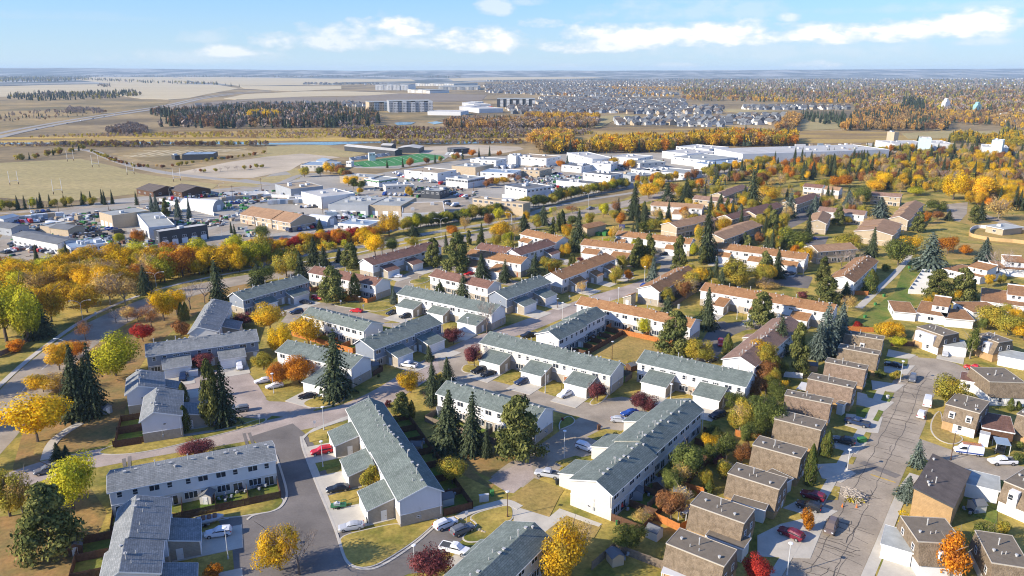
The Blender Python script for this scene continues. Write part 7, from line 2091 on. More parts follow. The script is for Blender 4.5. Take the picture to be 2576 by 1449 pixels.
V('suv', 'maroon', 'd4 405,1160 175,1055', 'dark sport utility car with roof bars and a maroon tail')
V('minivan', 'brown', 'd4 665,985 610,1115', 'taupe minivan parked on the street')
V('pickup', 'black', 'd4 2120,330 2105,385', 'black jeep in front of the blue covered carport')
V('pickup', 'white', 'd4 2200,475 2050,475', 'white pickup at the right end of the side street')
V('sedan', 'white', 'b2 1285,1195 1210,1195', 'white sedan before the brown roofed garages')
V('sedan', 'red', 'b2 1905,1170 1845,1180', 'crimson car behind the brown roofed white row')
V('sedan', 'white', 'b3 1015,1205 945,1210', 'white car before the rust roofed garages')
V('suv', 'silver', 'b3 1095,1180 1010,1190', 'silver car before the rust roofed garages')
V('sedan', 'blue', 'c3 1205,165 1170,185', 'blue car by the lane bend between orange roofs')
V('suv', 'black', 'b3 1400,1000 1340,1000', 'black car at the shaded blue gable')
V('sedan', 'black', 'b3 1450,985 1400,985', 'second black car at the shaded blue gable')
V('suv', 'red', 'b3 1490,655 1445,655', 'dark red car before the white fronted terrace')
V('pickup', 'grey', 'b3 755,600 700,608', 'grey truck driving on the main road')
V('sedan', 'blue', 'b4 515,868 455,868', 'blue sedan in the small court')
V('sedan', 'black', 'b4 250,1165 205,1160', 'black car, left one of two before the orange garage')
V('sedan', 'black', 'b4 315,1170 255,1180', 'black car, right one of two before the orange garage')
V('sedan', 'navy', 'b4 1430,705 1400,690', 'navy car between the dark trees of the park edge') if False else None
# work van with ladders and blue stripe
wv = V('van', 'white', 'd4 1960,405 1700,370', 'white and blue work van with orange ladders on its roof')
bl = MB(); bl.box(-2.75, 2.7, -1.02, -1.003, .55, .85); bl.box(-2.75, 2.7, 1.003, 1.02, .55, .85); build(bl, 'blue_stripe', CAR['blue'], wv)
for y_ in (-.45,.35):
 ld = MB()
 for s_ in (-.2,.2): ld.box(-2.3,1.5, y_ + s_ - .04, y_ + s_ + .04,2.55,2.63)
 for k in range(10): ld.box(-2.2 + k * .4,-2.15 + k * .4, y_ - .159, y_ + .159,2.56,2.62)
 build(ld, 'roof_ladder', M['woodorange'], wv)
bx = boxb('white box trailer behind the work van', 'd4 1935,215', 'd4 2020,235', 'd4 1945,190', 2.8, 'rwhite', 'white', doors='-', wins=0, group='trailers', name='box_trailer', cat='trailer', over=.02)
# camper by the main road, utility trailer, boat, mower
boxb('white camper trailer parked beside the main road', 'c1 580,1150', 'c1 640,1155', 'c1 590,1105', 2.7, 'rwhite', 'white', doors='-', wins=1, group='trailers', name='camper_trailer', cat='trailer', over=.02)
boxb('white flat utility trailer by the dark pickup', 'c1 1640,915', 'c1 1718,905', 'c1 1640,895', 1.5, 'rwhite', 'white', doors='-', wins=0, group='trailers', name='utility_trailer', cat='trailer', over=.02)
def boat(label, line):
 a, b = [G(p) for p in pts(line)]; c = (a + b) / 2; d = b - a
 o = empty('boat', c, math.atan2(d.y, d.x), label, 'boat', 'trailers'); L = d.length
 h = MB(); loft(h, [(-L / 2, .8, 1.0, .6, 1.35), (0, .8, 1.05, .55, 1.4), (L * .3, .55, .8, .65, 1.45), (L / 2, .05, .1, .9, 1.5)]); build(h, 'hull', CAR['silver'], o)
 t = MB(); t.box(-L / 2 - .3, L / 2 + .8, -.08, .08, .35, .45); t.box(-L / 2, -.2, -.9, .9, .3, .38); build(t, 'trailer_frame', M['galv'], o)
 for s in (-1,1):
  w = MB(); w.tube((-L * .2, s * 1.0 - .08, .3), (-L * .2, s * 1.0 + .08, .3), .3, .3, 10); build(w, 'wheel', M['tyre'], o)
 for k in range(3):
  q = MB(); q.box(-L * .35 + k * L * .22, -L * .2 + k * L * .22, -.6, .6, 1.45, 1.75); build(q, 'cover', M['roof_brown'], o)
boat('grey motor boat on a trailer above the white roof-bar car', 'd1 1720,1015 1950,970')
def mower():
 c = G(pts('d2 742,850')[0]); o = empty('utility_trailer', c, .2, 'green utility trailer carrying mowing gear on the bottom driveway', 'trailer', 'trailers')
 f = MB(); f.box(-1.5,1.5,-.8,.8,.45,.55)
 for x in (-1.5,-.5,.5,1.45):
  for y in (-.8,.74): f.box(x, x + .06, y, y + .06,.551,1.0)
 for y in (-.8,.74): f.box(-1.5,1.51, y, y + .06,1.001,1.07)
 f.box(1.5, 2.4, -.05, .05, .45, .53); build(f, 'frame', CAR['green'], o)
 for s in (-1,1):
  w = MB(); w.tube((0, s * .95 - .1, .32), (0, s * .95 + .1, .32), .32, .32, 10); build(w, 'wheel', M['tyre'], o)
 b = MB(); b.box(-.9, .3, -.4, .4, .56, 1.0); b.tube((-.3, -.3, 1.0), (-.3, .3, 1.0), .25, .25, 8); build(b, 'mower', M['galv'], o)
mower()
# heap of pruned branches on the road with two cones
def branchpile():
 c = G(pts('d4 830,770')[0]); r = random.Random(4)
 o = empty('branch_pile', c, 0, 'heap of pale cut branches lying at the kerb between orange cones', 'branch pile', 'things on the street')
 s = MB()
 for k in range(420):
  p = Vector((r.gauss(0,.9), r.gauss(0,1.0), abs(r.gauss(.5,.45)))); a = r.uniform(0,6.28); ln = r.uniform(.4,1.1)
  dv = Vector((math.cos(a), math.sin(a), r.uniform(-.4,.5))).normalized() * ln
  s.tube(p - dv * .5, p + dv * .5,.05,.03,4, cap=False)
 t = build(s, 'branches', pm('pale_cut_wood', (.52, .45, .37), .9, .3, 4), o); t['kind'] = 'stuff'
 g = MB()
 for k in range(160):
  p = Vector((r.gauss(-.2,.8), r.gauss(-1.3,.4), abs(r.gauss(.2,.2)))); a = r.uniform(0,6.28)
  dv = Vector((math.cos(a), math.sin(a),.2)) * .3; g.face([p - dv, p + dv, p + Vector((.05,.1,.3))])
 t = build(g, 'twigs', LEAF['olive'], o); t['kind'] = 'stuff'
branchpile()
for k, q in enumerate(('d4 738,850', 'd4 862,855')):
 c = MB(); c.tube((0,0,0),(0,0,.8),.22,.04,10); c.box(-.28,.28,-.28,.28,0,.05)
 tag(build(c, 'traffic_cone', pm('orange_cone_plastic', (.65, .16, .03), .6, .05), None, loc=G(pts(q)[0])), ['orange traffic cone left of the branch heap', 'orange traffic cone right of the branch heap'][k], 'cone', 'things on the street')
# ladder on the mansard roof, bins, utility boxes
def boxes():
 for k, (q, lab, col, sz) in enumerate((('d2 2005,800', 'row of grey metal mail boxes beside the footpath', 'galv', (1.9, .45, 1.5)), ('d2 2075,750', 'green electric cabinet behind the mail boxes', 'turf', (.7, .7, 1.1)), ('d3 955,1005', 'small green pedestal by the long row house yard', 'turf', (.3, .3, .9)),
  ('c4 1100,260', 'green utility box in the meadow, nearest the meadow path', 'turf', (.8, .8, .9)), ('c4 1025,335', 'green utility box in the meadow, middle of the line', 'turf', (.8, .8, .9)), ('c4 935,445', 'green utility box in the meadow near the red shrub', 'turf', (.8, .8, .9)), ('c4 1320,15', 'green utility box at the upper end of the meadow', 'turf', (.8, .8, .9)),
  ('c3 1495,365', 'grey metal cabinet beside the white gable fence', 'galv', (.7, .5, 1.6)), ('c2 1447,105', 'brown stone mail kiosk on the lane island', 'tanwall', (.9, .7, 1.3)), ('d3 800,180', 'brown mail kiosk in front of the long grey-green row', 'wood', (.7, .6, 1.3)), ('c4 1130,1150', 'grey kerb-side cabinet on the green lawn', 'galv', (.6, .5, 1.0)), ('d4 905,285', 'green waste container beside the black car', 'turf', (1.8, 1.0, 1.1)))):
  b = MB(); x, y, z = sz; nb = 3 if x > 1.5 and z > 1.2 else 1
  for i in range(nb): b.box(-x / 2 + x * i / nb + .02,-x / 2 + x * (i + 1) / nb - .02,-y / 2, y / 2,0, z)
  b.box(-x / 2 - .05, x / 2 + .05,-y / 2 - .05, y / 2 + .05, z + .002, z + .06)
  o = build(b, 'utility_box', M[col], None, loc=G(pts(q)[0]), rz=.25); tag(o, lab, 'cabinet', 'utility boxes')
boxes()
for k, (q, lab) in enumerate((('d2 1000,985', 'dark waste bin at the bottom garage wall'), ('d2 870,660', 'dark waste bin at the middle garage wall'), ('d2 810,375', 'dark waste bin at the top garage wall'), ('d3 440,650', 'black waste bin behind the silver pickup'), ('c3 322,1010', 'black waste bin at the divided double garage'), ('c3 1845,1235', 'black waste bin at the right white garage'), ('c2 1565,805', 'black waste bin beside the small spruce'), ('c2 465,1050', 'blue-black waste bin at the corner of the white garage'))):
 tag(ob('waste_bin', BIN, None, G(pts(q)[0]), .3), lab, 'waste bin', 'waste bins')
# street lamps
for a in (('double armed street lamp at the main road bend', 'c1 722,475', 'c1 722,325', 'double'), ('double armed street lamp in the golden belt', 'c1 1360,180', 'c1 1360,75', 'double'), ('single curved street lamp beside the golden tree', 'c1 597,825', 'c1 575,665', 'single', 'galv', 'street lamps', (-1, .1)),
 ('grey lamp post on the grass beside the top garage', 'd2 615,182', 'd2 603,-20'), ('grey lamp post on the shaded lawn between driveways', 'd2 605,500', 'd2 590,280'), ('brown lamp post by the footpath crossing', 'd2 2210,940', 'd2 2208,715', 'post', 'polebrown'), ('pale lamp post at the plum tree', 'd2 1398,1300', 'd2 1393,1182'),
 ('white lamp post in the shaded parking court', 'd3 500,418', 'd3 502,188'), ('white lamp post on the lawn before the divided garage', 'c3 335,1100', 'c3 338,908'), ('white lamp post before the white two-garage row', 'c3 1425,1150', 'c3 1427,1022'), ('brown lamp post on the golden lawn', 'c3 915,805', 'c3 917,652', 'post', 'polebrown'),
 ('pale lamp post beside the small white row', 'c3 485,462', 'c3 488,312'), ('dark lamp post by the blue-shaded garages', 'c3 443,358', 'c3 445,278', 'post', 'polebrown'), ('pale lamp post at the lane bend before the white gable', 'c3 970,302', 'c3 972,185'), ('pale lamp post beside the blue spruce of the lane', 'c3 1195,165', 'c3 1197,0'),
 ('pale lamp post before the leafless tree', 'c2 1866,582', 'c2 1863,445'), ('dark lamp post beside the red coupe', 'c2 930,375', 'c2 930,262', 'post', 'polebrown'), ('grey lamp post on the mansard street lawn', 'd4 780,530', 'd4 787,352'), ('grey lamp post at the lower end of the mansard street', 'd4 258,1440', 'd4 283,1165'), ('white lamp post near the cul-de-sac', 'c4 1240,1005', 'c4 1255,822'),
 ('tall lamp post beside the work van', 'd4 1680,440', 'd4 1712,195', 'post', 'polebrown'), ('white lamp post before the boat drive', 'd1 1985,1300', 'd1 1955,1028'), ('thin lamp post under the orange maple', 'c2 178,1100', 'c2 165,930'), ('pale lamp post beside the meadow garages', 'b4 398,1170', 'b4 405,1040'), ('pale lamp post before the orange gable court', 'c3 2000,460', 'c3 2005,350'),
 ('double armed lamp on the main road beside the dark spruce', 'b2 1633,850', 'b2 1633,700', 'double'), ('curved lamp beyond the golden ash', 'b2 2245,780', 'b2 2240,650', 'single', 'galv', 'street lamps', (-1, .1)), ('double armed lamp beside the olive belt', 'b3 708,640', 'b3 708,475', 'double'), ('curved lamp at the main road left of the dark pines', 'b3 45,840', 'b3 30,650', 'single', 'galv', 'street lamps', (-1, .1)),
 ('lamp with curved arm in the left car park', 'b1 138,975', 'b1 130,850', 'single', 'galv', 'street lamps', (-1, 0)), ('lamp before the charcoal building', 'b1 1388,935', 'b1 1385,800', 'single'), ('lamp beside the road bend of the tan workshops', 'b1 1930,830', 'b1 1930,730', 'single'), ('lamp by the clubhouse road', 'b1 1475,495', 'b1 1468,425', 'single'), ('lamp beside the evergreen row', 'b1 265,625', 'b1 258,525', 'single'), ('lamp on the lot behind the clubhouse', 'b1 1912,490', 'b1 1908,390', 'single')):
 lamp(*a)
for k, (b_, t_) in enumerate((('b1 517,660', 'b1 517,545'), ('b1 845,830', 'b1 845,640'), ('b1 1210,580', 'b1 1208,440'), ('b1 1550,580', 'b1 1545,460'), ('b1 1660,560', 'b1 1660,460'), ('b1 2030,560', 'b1 2028,395'), ('b1 945,610', 'b1 945,530'), ('b2 75,470', 'b2 70,330'), ('b2 605,640', 'b2 605,500'), ('b2 1475,380', 'b2 1475,260'), ('b2 1730,480', 'b2 1728,300'), ('b2 1915,450', 'b2 1912,370'), ('b3 1435,110', 'b3 1435,40'), ('b3 470,330', 'b3 470,210'), ('b1 420,660', 'b1 418,560'))):
 q = pts(b_)[0]
 o = pole(None, b_, t_); rank_label(o, 'brown wooden utility pole', 'in the industrial yards', q[0], 'pole', 'utility poles')
for lab, b_, t_, col in (('small white street sign on the brown street corner', 'd1 2258,125', 'd1 2250,45', 'trim'), ('white sign at the kerb beside the dark asphalt', 'd2 535,165', 'd2 532,100', 'trim'), ('white sign before the small white row house', 'c3 545,295', 'c3 545,255', 'trim'), ('white sign at the corner lawn', 'c2 762,340', 'c2 762,290', 'trim'), ('white sign on the lawn beside the red coupe', 'c2 958,375', 'c2 957,335', 'trim'),
 ('blue sign beside the apricot tree', 'c1 745,640', 'c1 740,590', 'rblue'), ('white sign on the median of the main road', 'c1 838,440', 'c1 838,395', 'trim'), ('tall white sign by the two parked cars at the footpath', 'd2 1855,985', 'd2 1855,885', 'trim'), ('yellow sign by the camp ground road', 'b1 1440,295', 'b1 1440,265', 'paintyellow')):
 sign(lab, b_, t_, col)
# bin yard (green containers and red roof) beside the main road
for k, q in enumerate(('b3 770,815', 'b3 815,800', 'b3 860,810', 'b3 800,830', 'b3 850,830', 'b3 930,815')):
 b = MB(); b.box(-1.4,1.4,-1,1,.1,1.7); b.box(-1.45,1.45,-1.05,1.05,1.702,1.8)
 o = build(b, 'waste_container', M['turf'], None, loc=G(pts(q)[0]), rz=.3 * k); rank_label(o, 'green waste container', 'in the bin yard behind the orange roofs', pts(q)[0][0], 'container', 'green waste containers')
b = MB(); b.box(-1.5, 1.5, -1, 1, 0, 1.8); tag(build(b, 'storage_bin', CAR['blue'], None, loc=G(pts('b3 1000,765')[0])), 'bright blue storage bin near the bin yard', 'container', 'waste containers')
gableb('orange timber shelter under construction beside the main road', 'b3 700,770', 'b3 862,735', 'b3 668,735', 4.5, 1.0, 'roof_orange', 'tanwall', wins=0, group='brown and orange roofed row houses', name='shelter', cat='shelter')
# loose fences
fencep('bright orange board fence between the long row and the mansard gardens', 'd3 1515,690 1700,745 1710,760', mat='woodorange')
fencep('bright orange fence beside the white awning garden', 'd3 1290,965 1500,1065 1570,1030', mat='woodorange')
fencep('orange fence right of the garden thicket', 'd3 1985,235 2200,275', mat='woodorange')
fencep('orange fence under the red shrub by the meadow', 'c4 760,560 1010,570 1030,560', mat='woodorange')
fencep('red-brown fence behind the cul-de-sac garden', 'c4 1160,690 1360,695', mat='wood')
fencep('grey board fence of the birch house yard', 'd3 740,1400 930,1230 1350,1390', mat='woodgrey')
fencep('weathered fence at the left edge below the yellow trees', 'c1 -40,800 120,735 260,640', mat='woodgrey')
fencep('dark fence round the garden beside the grey row house', 'd1 985,335 1255,290 1245,175 1020,215', mat='wood')
fencep('brown fence round the deck at the lower left corner', 'd1 640,1180 850,1150 ', mat='wood')
fencep('brown fence of the mansard gardens along the shared path', 'd3 1220,880 1470,640', mat='woodgrey')
fencep('orange fence round the yard of the orange gable', 'c4 820,245 960,250', mat='woodorange')
fencep('white vinyl fence beside the tree-shadowed mansard', 'c4 230,960 390,975', mat='trim')
# white awning, parasol-like red cover, garden bits
def awning(label, O, E1, E2, mat='white'):
 o, ang, L, D, sw = frame3(O, E1, E2, 2.4); r = empty('awning', (o.x, o.y, 0), ang, label, 'awning', 'garden things')
 t = MB(); t.box(0, L, 0, D, 2.35, 2.45); build(t, 'cover', M[mat], r)
 for x in (.05, L - .15):
  for y in (.05, D - .15): p = MB(); p.box(x, x + .1, y, y + .1, 0, 2.349); build(p, 'post', M['trim'], r)
awning('white garden awning at the back of a mansard house', 'd3 1490,885', 'd3 1565,910', 'd3 1545,815')
awning('pale awning with a white cover behind the lowest mansard house', 'd3 1340,1420', 'd3 1560,1480', 'd3 1380,1370')
awning('blue covered carport beside the black jeep', 'd4 2080,300', 'd4 2210,320', 'd4 2085,240', 'rblue')
awning('white garden shed roof left of the rust-brown mansard', 'c4 340,1060', 'c4 430,1080', 'c4 380,1000')
c = G(pts('d3 990,880')[0]); u = MB(); u.tube((0, 0, 0), (0, 0, 2.3), .03, .03, 6); u.tube((0, 0, 1.1), (0, 0, 2.3), .55, .06, 8)
tag(build(u, 'parasol', CAR['red'], None, loc=c), 'folded red parasol in the fenced yard of the white gable row', 'parasol', 'garden things')
for k, (q, s_) in enumerate((('d2 1960,1050', .5), ('d2 1990,1065', .4), ('d2 2010,1070', .35))):
 r_ = random.Random(k); bm_ = MB(); import bmesh
 bmm = bmesh.new(); bmesh.ops.create_icosphere(bmm, subdivisions=2, radius=s_)
 for v in bmm.verts: v.co *= 1 + r_.uniform(-.15,.15); v.co.z *= .7
 me = bpy.data.meshes.new('boulder'); bmm.to_mesh(me); bmm.free(); me.materials.append(M['tanwall'])
 o = ob('boulder', me, None, G(pts(q)[0])); rank_label(o, 'pale boulder', 'on the lawn beside the grey sport utility car', pts(q)[0][0], 'boulder', 'boulders')
ld = empty('ladder', G(pts('c4 1885,1449')[0]), -.3, 'aluminium ladder leaning on the grey mansard roof', 'ladder', 'things on the street')
for s_ in (-.22, .22): p = MB(); p.tube((s_, -.3, 0), (s_, 1.9, 6.6), .04, .04, 5); build(p, 'rail', M['trim'], ld)
p = MB()
for k in range(18): t = k / 18; p.tube((-.2,-.3 + 2.2 * t,6.6 * t),(.2,-.3 + 2.2 * t,6.6 * t),.03,.03,5)
build(p, 'rung', M['trim'], ld)
# parked vehicles of the industrial district, each its own object
S_ = 16
for a in (('in the left car park, upper line', 'b1 80,920 300,880', 6, 1), ('in the left car park, middle line', 'b1 260,950 470,990', 7, 2), ('in the left car park, near line', 'b1 -40,1060 180,1110', 6, 3), ('behind the office row', 'b1 650,800 860,790', 8, 4), ('behind the office row, second line', 'b1 660,840 860,830', 8, 5), ('before the long white shed', 'b1 940,770 1050,820', 5, 6),
          ('in the left upper yard', 'b1 160,720 500,700', 9, 7), ('along the evergreen road', 'b1 260,640 440,620', 4, 8), ('on the lot behind the clubhouse', 'b1 1420,525 1560,520', 6, 9), ('on the lot right of the clubhouse', 'b1 1600,510 1900,490', 9, 10), ('in the fenced yard', 'b1 2000,560 2318,540', 9, 11), ('beside the tan workshops', 'b2 290,800 560,760', 7, 12),
          ('in the workshop yard, front line', 'b2 620,650 900,640', 9, 13), ('in the workshop yard, second line', 'b2 700,690 880,680', 6, 14), ('on the lane before the grey workshop', 'b2 400,590 660,580', 7, 15), ('in the tan office car park', 'b2 1650,550 1800,590', 8, 16), ('in the tree shaded car park', 'b2 1100,440 1400,450', 9, 17), ('in the tree shaded car park, back line', 'b2 1120,480 1480,490', 8, 18),
          ('in the far dealer lot', 'b2 1230,290 1450,330', 11, 19), ('in the far dealer lot, front line', 'b2 1480,350 1640,350', 7, 20), ('before the white office', 'b2 1620,385 1850,405', 8, 21), ('in the dealer lot of the low workshop', 'b3 385,420 600,425', 12, 22), ('in the dealer lot, second line', 'b3 380,445 580,455', 11, 23), ('in the dealer lot, third line', 'b3 370,465 540,480', 9, 24),
          ('beside the brown roofed warehouse', 'b3 0,190 130,180', 6, 25), ('in the red truck yard', 'b3 930,160 1070,170', 5, 26), ('along the middle street', 'b3 330,290 480,300', 4, 27), ('in the yard right of the three storey block', 'b3 1030,340 1130,350', 5, 28), ('on the street of the charcoal building', 'b1 1600,930 1720,905', 3, 29), ('before the charcoal building', 'b1 1270,900 1370,895', 4, 30), ('on the far highway, near side', 'a1 60,1020 900,862', 8, 31), ('beside the blue-grey workshop', 'b2 0,500 300,490', 9, 32),
          ('in the yard behind the grey depot', 'b2 2100,250 2318,230', 7, 33), ('in the yard before the blue hall', 'b2 2050,310 2300,320', 7, 34), ('by the golden belt fence', 'b1 900,1050 1400,1030', 9, 35), ('in the left car park, far line', 'b1 20,990 220,940', 7, 36), ('in the yard of the two sheds', 'b1 100,740 420,700', 9, 37), ('in the dealer row behind the clubhouse', 'b1 1600,535 1720,530', 6, 38), ('beside the white box warehouse', 'b2 480,560 660,545', 7, 39), ('in the workshop yard, third line', 'b2 780,665 960,650', 8, 40), ('at the tan workshop bays', 'b1 2130,720 2318,740', 5, 41), ('in the lot of the shaded office', 'b2 1700,470 1850,500', 7, 42), ('at the green fronted shop', 'b2 1240,310 1440,345', 10, 43), ('between the white halls', 'b3 100,300 330,290', 8, 44), ('before the low white workshop', 'b3 400,400 440,480', 5, 45)):
 place, line, k_, sd_ = a
 lot(place, line, k_, sd_, heading=0 if ('highway' in place or 'street' in place or 'fence' in place) else 90)
# containers, stacked goods and the white yard walls of the industrial district
def containers(place, line, n_, seed, cols='metalw metalw rblue metalg tanwall cream'):
 p = [G(q) for q in pts(line)]; r = random.Random(seed); d = p[1] - p[0]; a0 = math.atan2(d.y, d.x)
 for k in range(n_):
  q = p[0] + d * ((k + r.uniform(.2,.8)) / n_); L = r.choice((6.0,6.0,12.0,3.5)); H = r.uniform(2.2,2.9)
  b = MB(); b.box(-L / 2, L / 2,-1.2,1.2,.12, H); b.box(-L / 2 - .03, L / 2 + .03,-1.23,1.23, H + .002, H + .07)
  for i in range(int(L / .6)): b.box(-L / 2 + .2 + i * .6,-L / 2 + .4 + i * .6,-1.24,-1.202,.3, H - .2)
  c = r.choice(cols.split()); o = build(b, 'shipping_container', M[c], None, loc=q, rz=a0 + r.choice((0, 0, 1.57)) + r.uniform(-.1, .1))
  rank_label(o, {'metalw': 'white', 'rblue': 'blue-grey', 'metalg': 'grey', 'tanwall': 'tan', 'cream': 'cream'}[c] + ' container', place, P3(q)[0], 'container', 'containers in the yards')
for a in (('in the left upper yard', 'b1 150,700 540,670', 7, 1), ('along the wall of the left yard', 'b1 380,770 700,690', 5, 2), ('in the fenced yard', 'b1 1950,530 2318,500', 8, 3), ('behind the tan workshops', 'b2 150,560 560,540', 8, 4), ('beside the white box warehouse', 'b2 350,520 560,560', 6, 5), ('in the workshop yard', 'b2 640,665 1050,650', 6, 6),
          ('behind the white office', 'b2 1450,330 2000,290', 8, 7), ('in the far yards', 'b2 1750,280 2318,240', 9, 8), ('among the white halls', 'b3 60,210 480,215', 8, 9), ('in the red truck yard', 'b3 930,180 1090,150', 6, 10), ('right of the three storey block', 'b3 1020,300 1200,340', 5, 11), ('behind the huge warehouse', 'a3 850,1105 1500,1100', 9, 12), ('at the processing plant', 'a3 1460,1105 1640,1100', 6, 13)):
 containers(*a)
fencep('white yard wall round the arched storage hut', 'b1 1390,540 1640,600 1860,660', h=2.4, mat='trim', group='yard walls')
fencep('white yard wall beside the fenced dealer yard', 'b1 1950,480 2318,470 b2 150,500 330,505', h=2.2, mat='trim', group='yard walls')
fencep('white wall of the depot behind the olive belt', 'b3 -40,500 200,520 440,500', h=2.2, mat='trim', group='yard walls')
fencep('grey wall along the yard of the office row', 'b1 690,850 890,830 900,880', h=2.2, mat='woodgrey', group='yard walls')
fencep('white fence along the golden belt', 'b1 950,1030 1400,1010 1700,985', h=1.8, mat='trim', group='yard walls')
# sheds and patio tables in the back gardens
def shed(q, k):
 g = G(pts(q)[0]); mt = ['cream', 'wood', 'metalg', 'tanwall'][k % 4]
 o = empty('garden_shed', g, .5 * k); rank_label(o, {'cream': 'cream', 'wood': 'dark wooden', 'metalg': 'grey', 'tanwall': 'tan'}[mt] + ' garden shed', 'in the fenced back gardens', pts(q)[0][0], 'shed', 'garden sheds')
 w = MB(); w.prism([(-1.1, 0), (1.1, 0), (1.1, 1.8), (0, 2.4), (-1.1, 1.8)], -1.2, 1.2, 'y'); build(w, 'wall', M[mt], o)
 f = MB(); f.prism([(-1.3, 1.72), (0, 2.43), (1.3, 1.72), (1.3, 1.8), (0, 2.52), (-1.3, 1.8)], -1.3, 1.3, 'y'); build(f, 'roof', M['rdark'], o)
 ob('door', DOOR['white'], o, (0, -1.2, .05), scale=(.8, 1, .75))
for k, q in enumerate('d1 1810,800|d1 660,1240|c1 920,1270|d2 1420,360|d2 1680,820|d3 1330,700|d3 1130,770|d3 940,1330|d3 1280,1110|d3 1500,760|c2 1640,1290|c2 1050,900|c3 640,690|c3 740,640|d3 1900,540|c4 480,900|d4 1900,880|c3 1080,900|c2 560,620'.split('|')): shed(q, k)
def table(q, k):
 g = G(pts(q)[0]); o = empty('patio_table', g, .7 * k); rank_label(o, 'patio table with chairs', 'in the fenced back gardens', pts(q)[0][0], 'table', 'patio tables')
 t = MB(); t.tube((0, 0, .68), (0, 0, .73), .6, .6, 10); t.tube((0, 0, 0), (0, 0, .68), .05, .05, 6); build(t, 'tabletop', M['metald'], o)
 for i in range(4):
  a = i * 1.57 + .4; c = MB(); x, y = math.cos(a), math.sin(a)
  c.box(x - .22, x + .22, y - .22, y + .22, .4, .46); c.box(x * 1.2 - .2, x * 1.2 + .2, y * 1.2 - .2, y * 1.2 + .2, .47, .95); build(c, 'chair', M['metalg'], o)
for k, q in enumerate('d1 1960,790|d1 2100,720|d1 2260,690|d2 1450,300|d2 1700,760|d3 1010,870|d3 1230,740|d3 1330,640|c3 690,650|c3 800,600|d3 1530,910|d3 1000,1290|d4 1850,900'.split('|')): table(q, k)
# ------------------------------------------------------------------ far suburb: single houses near, one mass behind
def house_mesh(seed):
 r = random.Random(seed); mb = MB()
 L, W, H, rs = r.uniform(9,13), r.uniform(8,10), r.uniform(4.6,5.6), r.uniform(3.2,4.4)
 mb.prism([(-W / 2, 0), (-W / 2, H), (0, H + rs - .1), (W / 2, H), (W / 2, 0)], -L / 2, L / 2, 'x', 0)
 s = rs / (W / 2); e = .5
 mb.prism([(-W / 2 - e, H - e * s), (0, H + rs), (W / 2 + e, H - e * s), (W / 2 + e, H - e * s + .25), (0, H + rs + .25), (-W / 2 - e, H - e * s + .25)], -L / 2 - e, L / 2 + e, 'x', 1)
 mb.prism([(-2.8, 0), (-2.8, 3), (0, 4.6), (2.8, 3), (2.8, 0)], L / 2 - 6, L / 2 + 1, 'y', 0) if False else mb.box(-L / 2 + .5, -L / 2 + 6, -W / 2 - 4, -W / 2 - .01, 0, 3, 0)
 mb.prism([(-L / 2 + .1, 3.01), (-L / 2 + 6.4, 3.01), (-L / 2 + 3.25, 4.8)], -W / 2 - 4.4, -W / 2 + .5, 'y', 1)
 for x in (-2.5,1.5): mb.box(x, x + 1.6,-W / 2 - .06,-W / 2 + .02,3.6,5.0,2)
 mb.box(1.2,3.6,-W / 2 - .06,-W / 2 + .02,.8,2.4,2)
 for y in (-1.5,1.2): mb.box(L / 2 - .02, L / 2 + .06, y, y + 1.3,3.4,4.8,2)
 return mb
HB = [house_mesh(s) for s in range(5)]
HW = [M['metalw'], M['cream'], M['metalg'], M['bluegrey'], M['tanwall'], M['rdark']]
HR = [M['rdark'], M['darkshingle'], M['rdark']]
HM = [hb.mesh('house', [M['metalw'], M['rdark'], M['glass']]) for hb in HB]
def houses(place, poly, n_, seed, spacing=19, mass=False, ang=.3):
 r = random.Random(seed)
 P = [tuple(G(p)[:2]) for p in pts(poly)]
 xs, ys = [p[0] for p in P], [p[1] for p in P]
 cand = []
 y = min(ys); row_ = 0
 while y < max(ys):
  x = min(xs)
  while x < max(xs):
   if in_poly(x, y, P): cand.append((x + r.uniform(-2,2), y + r.uniform(-2,2) + 6 * math.sin(x * .01)))
   x += spacing * r.uniform(.85,1.15)
  y += spacing * (1.2 if row_ % 2 else 2.2); row_ += 1
 cand.sort(key=lambda q: q[1])
 if mass:
  if len(cand) > n_: cand = r.sample(cand, n_)
  wl = ['metalw', 'cream', 'metalg', 'tanwall', 'rdark', 'rdark', 'darkshingle', 'rdark', 'glass']
  mb = MB()
  for x, yy in cand:
   h = HB[r.randrange(5)]; k = len(mb.v); a = ang + r.choice((0, math.pi / 2, math.pi)) + r.uniform(-.2,.2); c, s = math.cos(a), math.sin(a)
   mw, mr = r.randrange(5),5 + r.randrange(3)
   mb.v += [(x + vx * c - vy * s, yy + vx * s + vy * c, vz) for vx, vy, vz in h.v]
   mb.f += [tuple(k + i for i in f) for f in h.f]; mb.m += [{0: mw,1: mr,2: 8}[q] for q in h.m]
  o = build(mb, 'far_houses', [M[w] for w in wl]); tag(o, f'mass of far roofs {place}', 'houses', kind='stuff'); return
 for x, yy in cand[:n_]:
  o = ob('house', HM[r.randrange(5)], None, (x, yy, 0), ang + r.choice((0, math.pi / 2, math.pi, -math.pi / 2)) + r.uniform(-.2, .2))
  for i, pool in ((0, HW),(1, HR)):
   o.material_slots[i].link = 'OBJECT'; o.material_slots[i].material = r.choice(pool)
  rank_label(o, 'house', place, P3((x, yy, 0))[0], 'house', 'houses of the far suburb')
houses('in the near row of the new suburb', 'a2 2030,905 2576,900 2576,960 2050,950', 26, 1)
houses('in the near row of the suburb by the meadow', 'a3 0,880 380,890 360,955 0,955', 26, 2)
houses('in the tan block beside the orange wood', 'a3 400,850 780,850 700,955 420,950', 30, 3)
houses('in the long row behind the golden grove', 'a2 1230,850 2000,830 2576,860 2576,885 2100,858 1250,862', 50, 4)
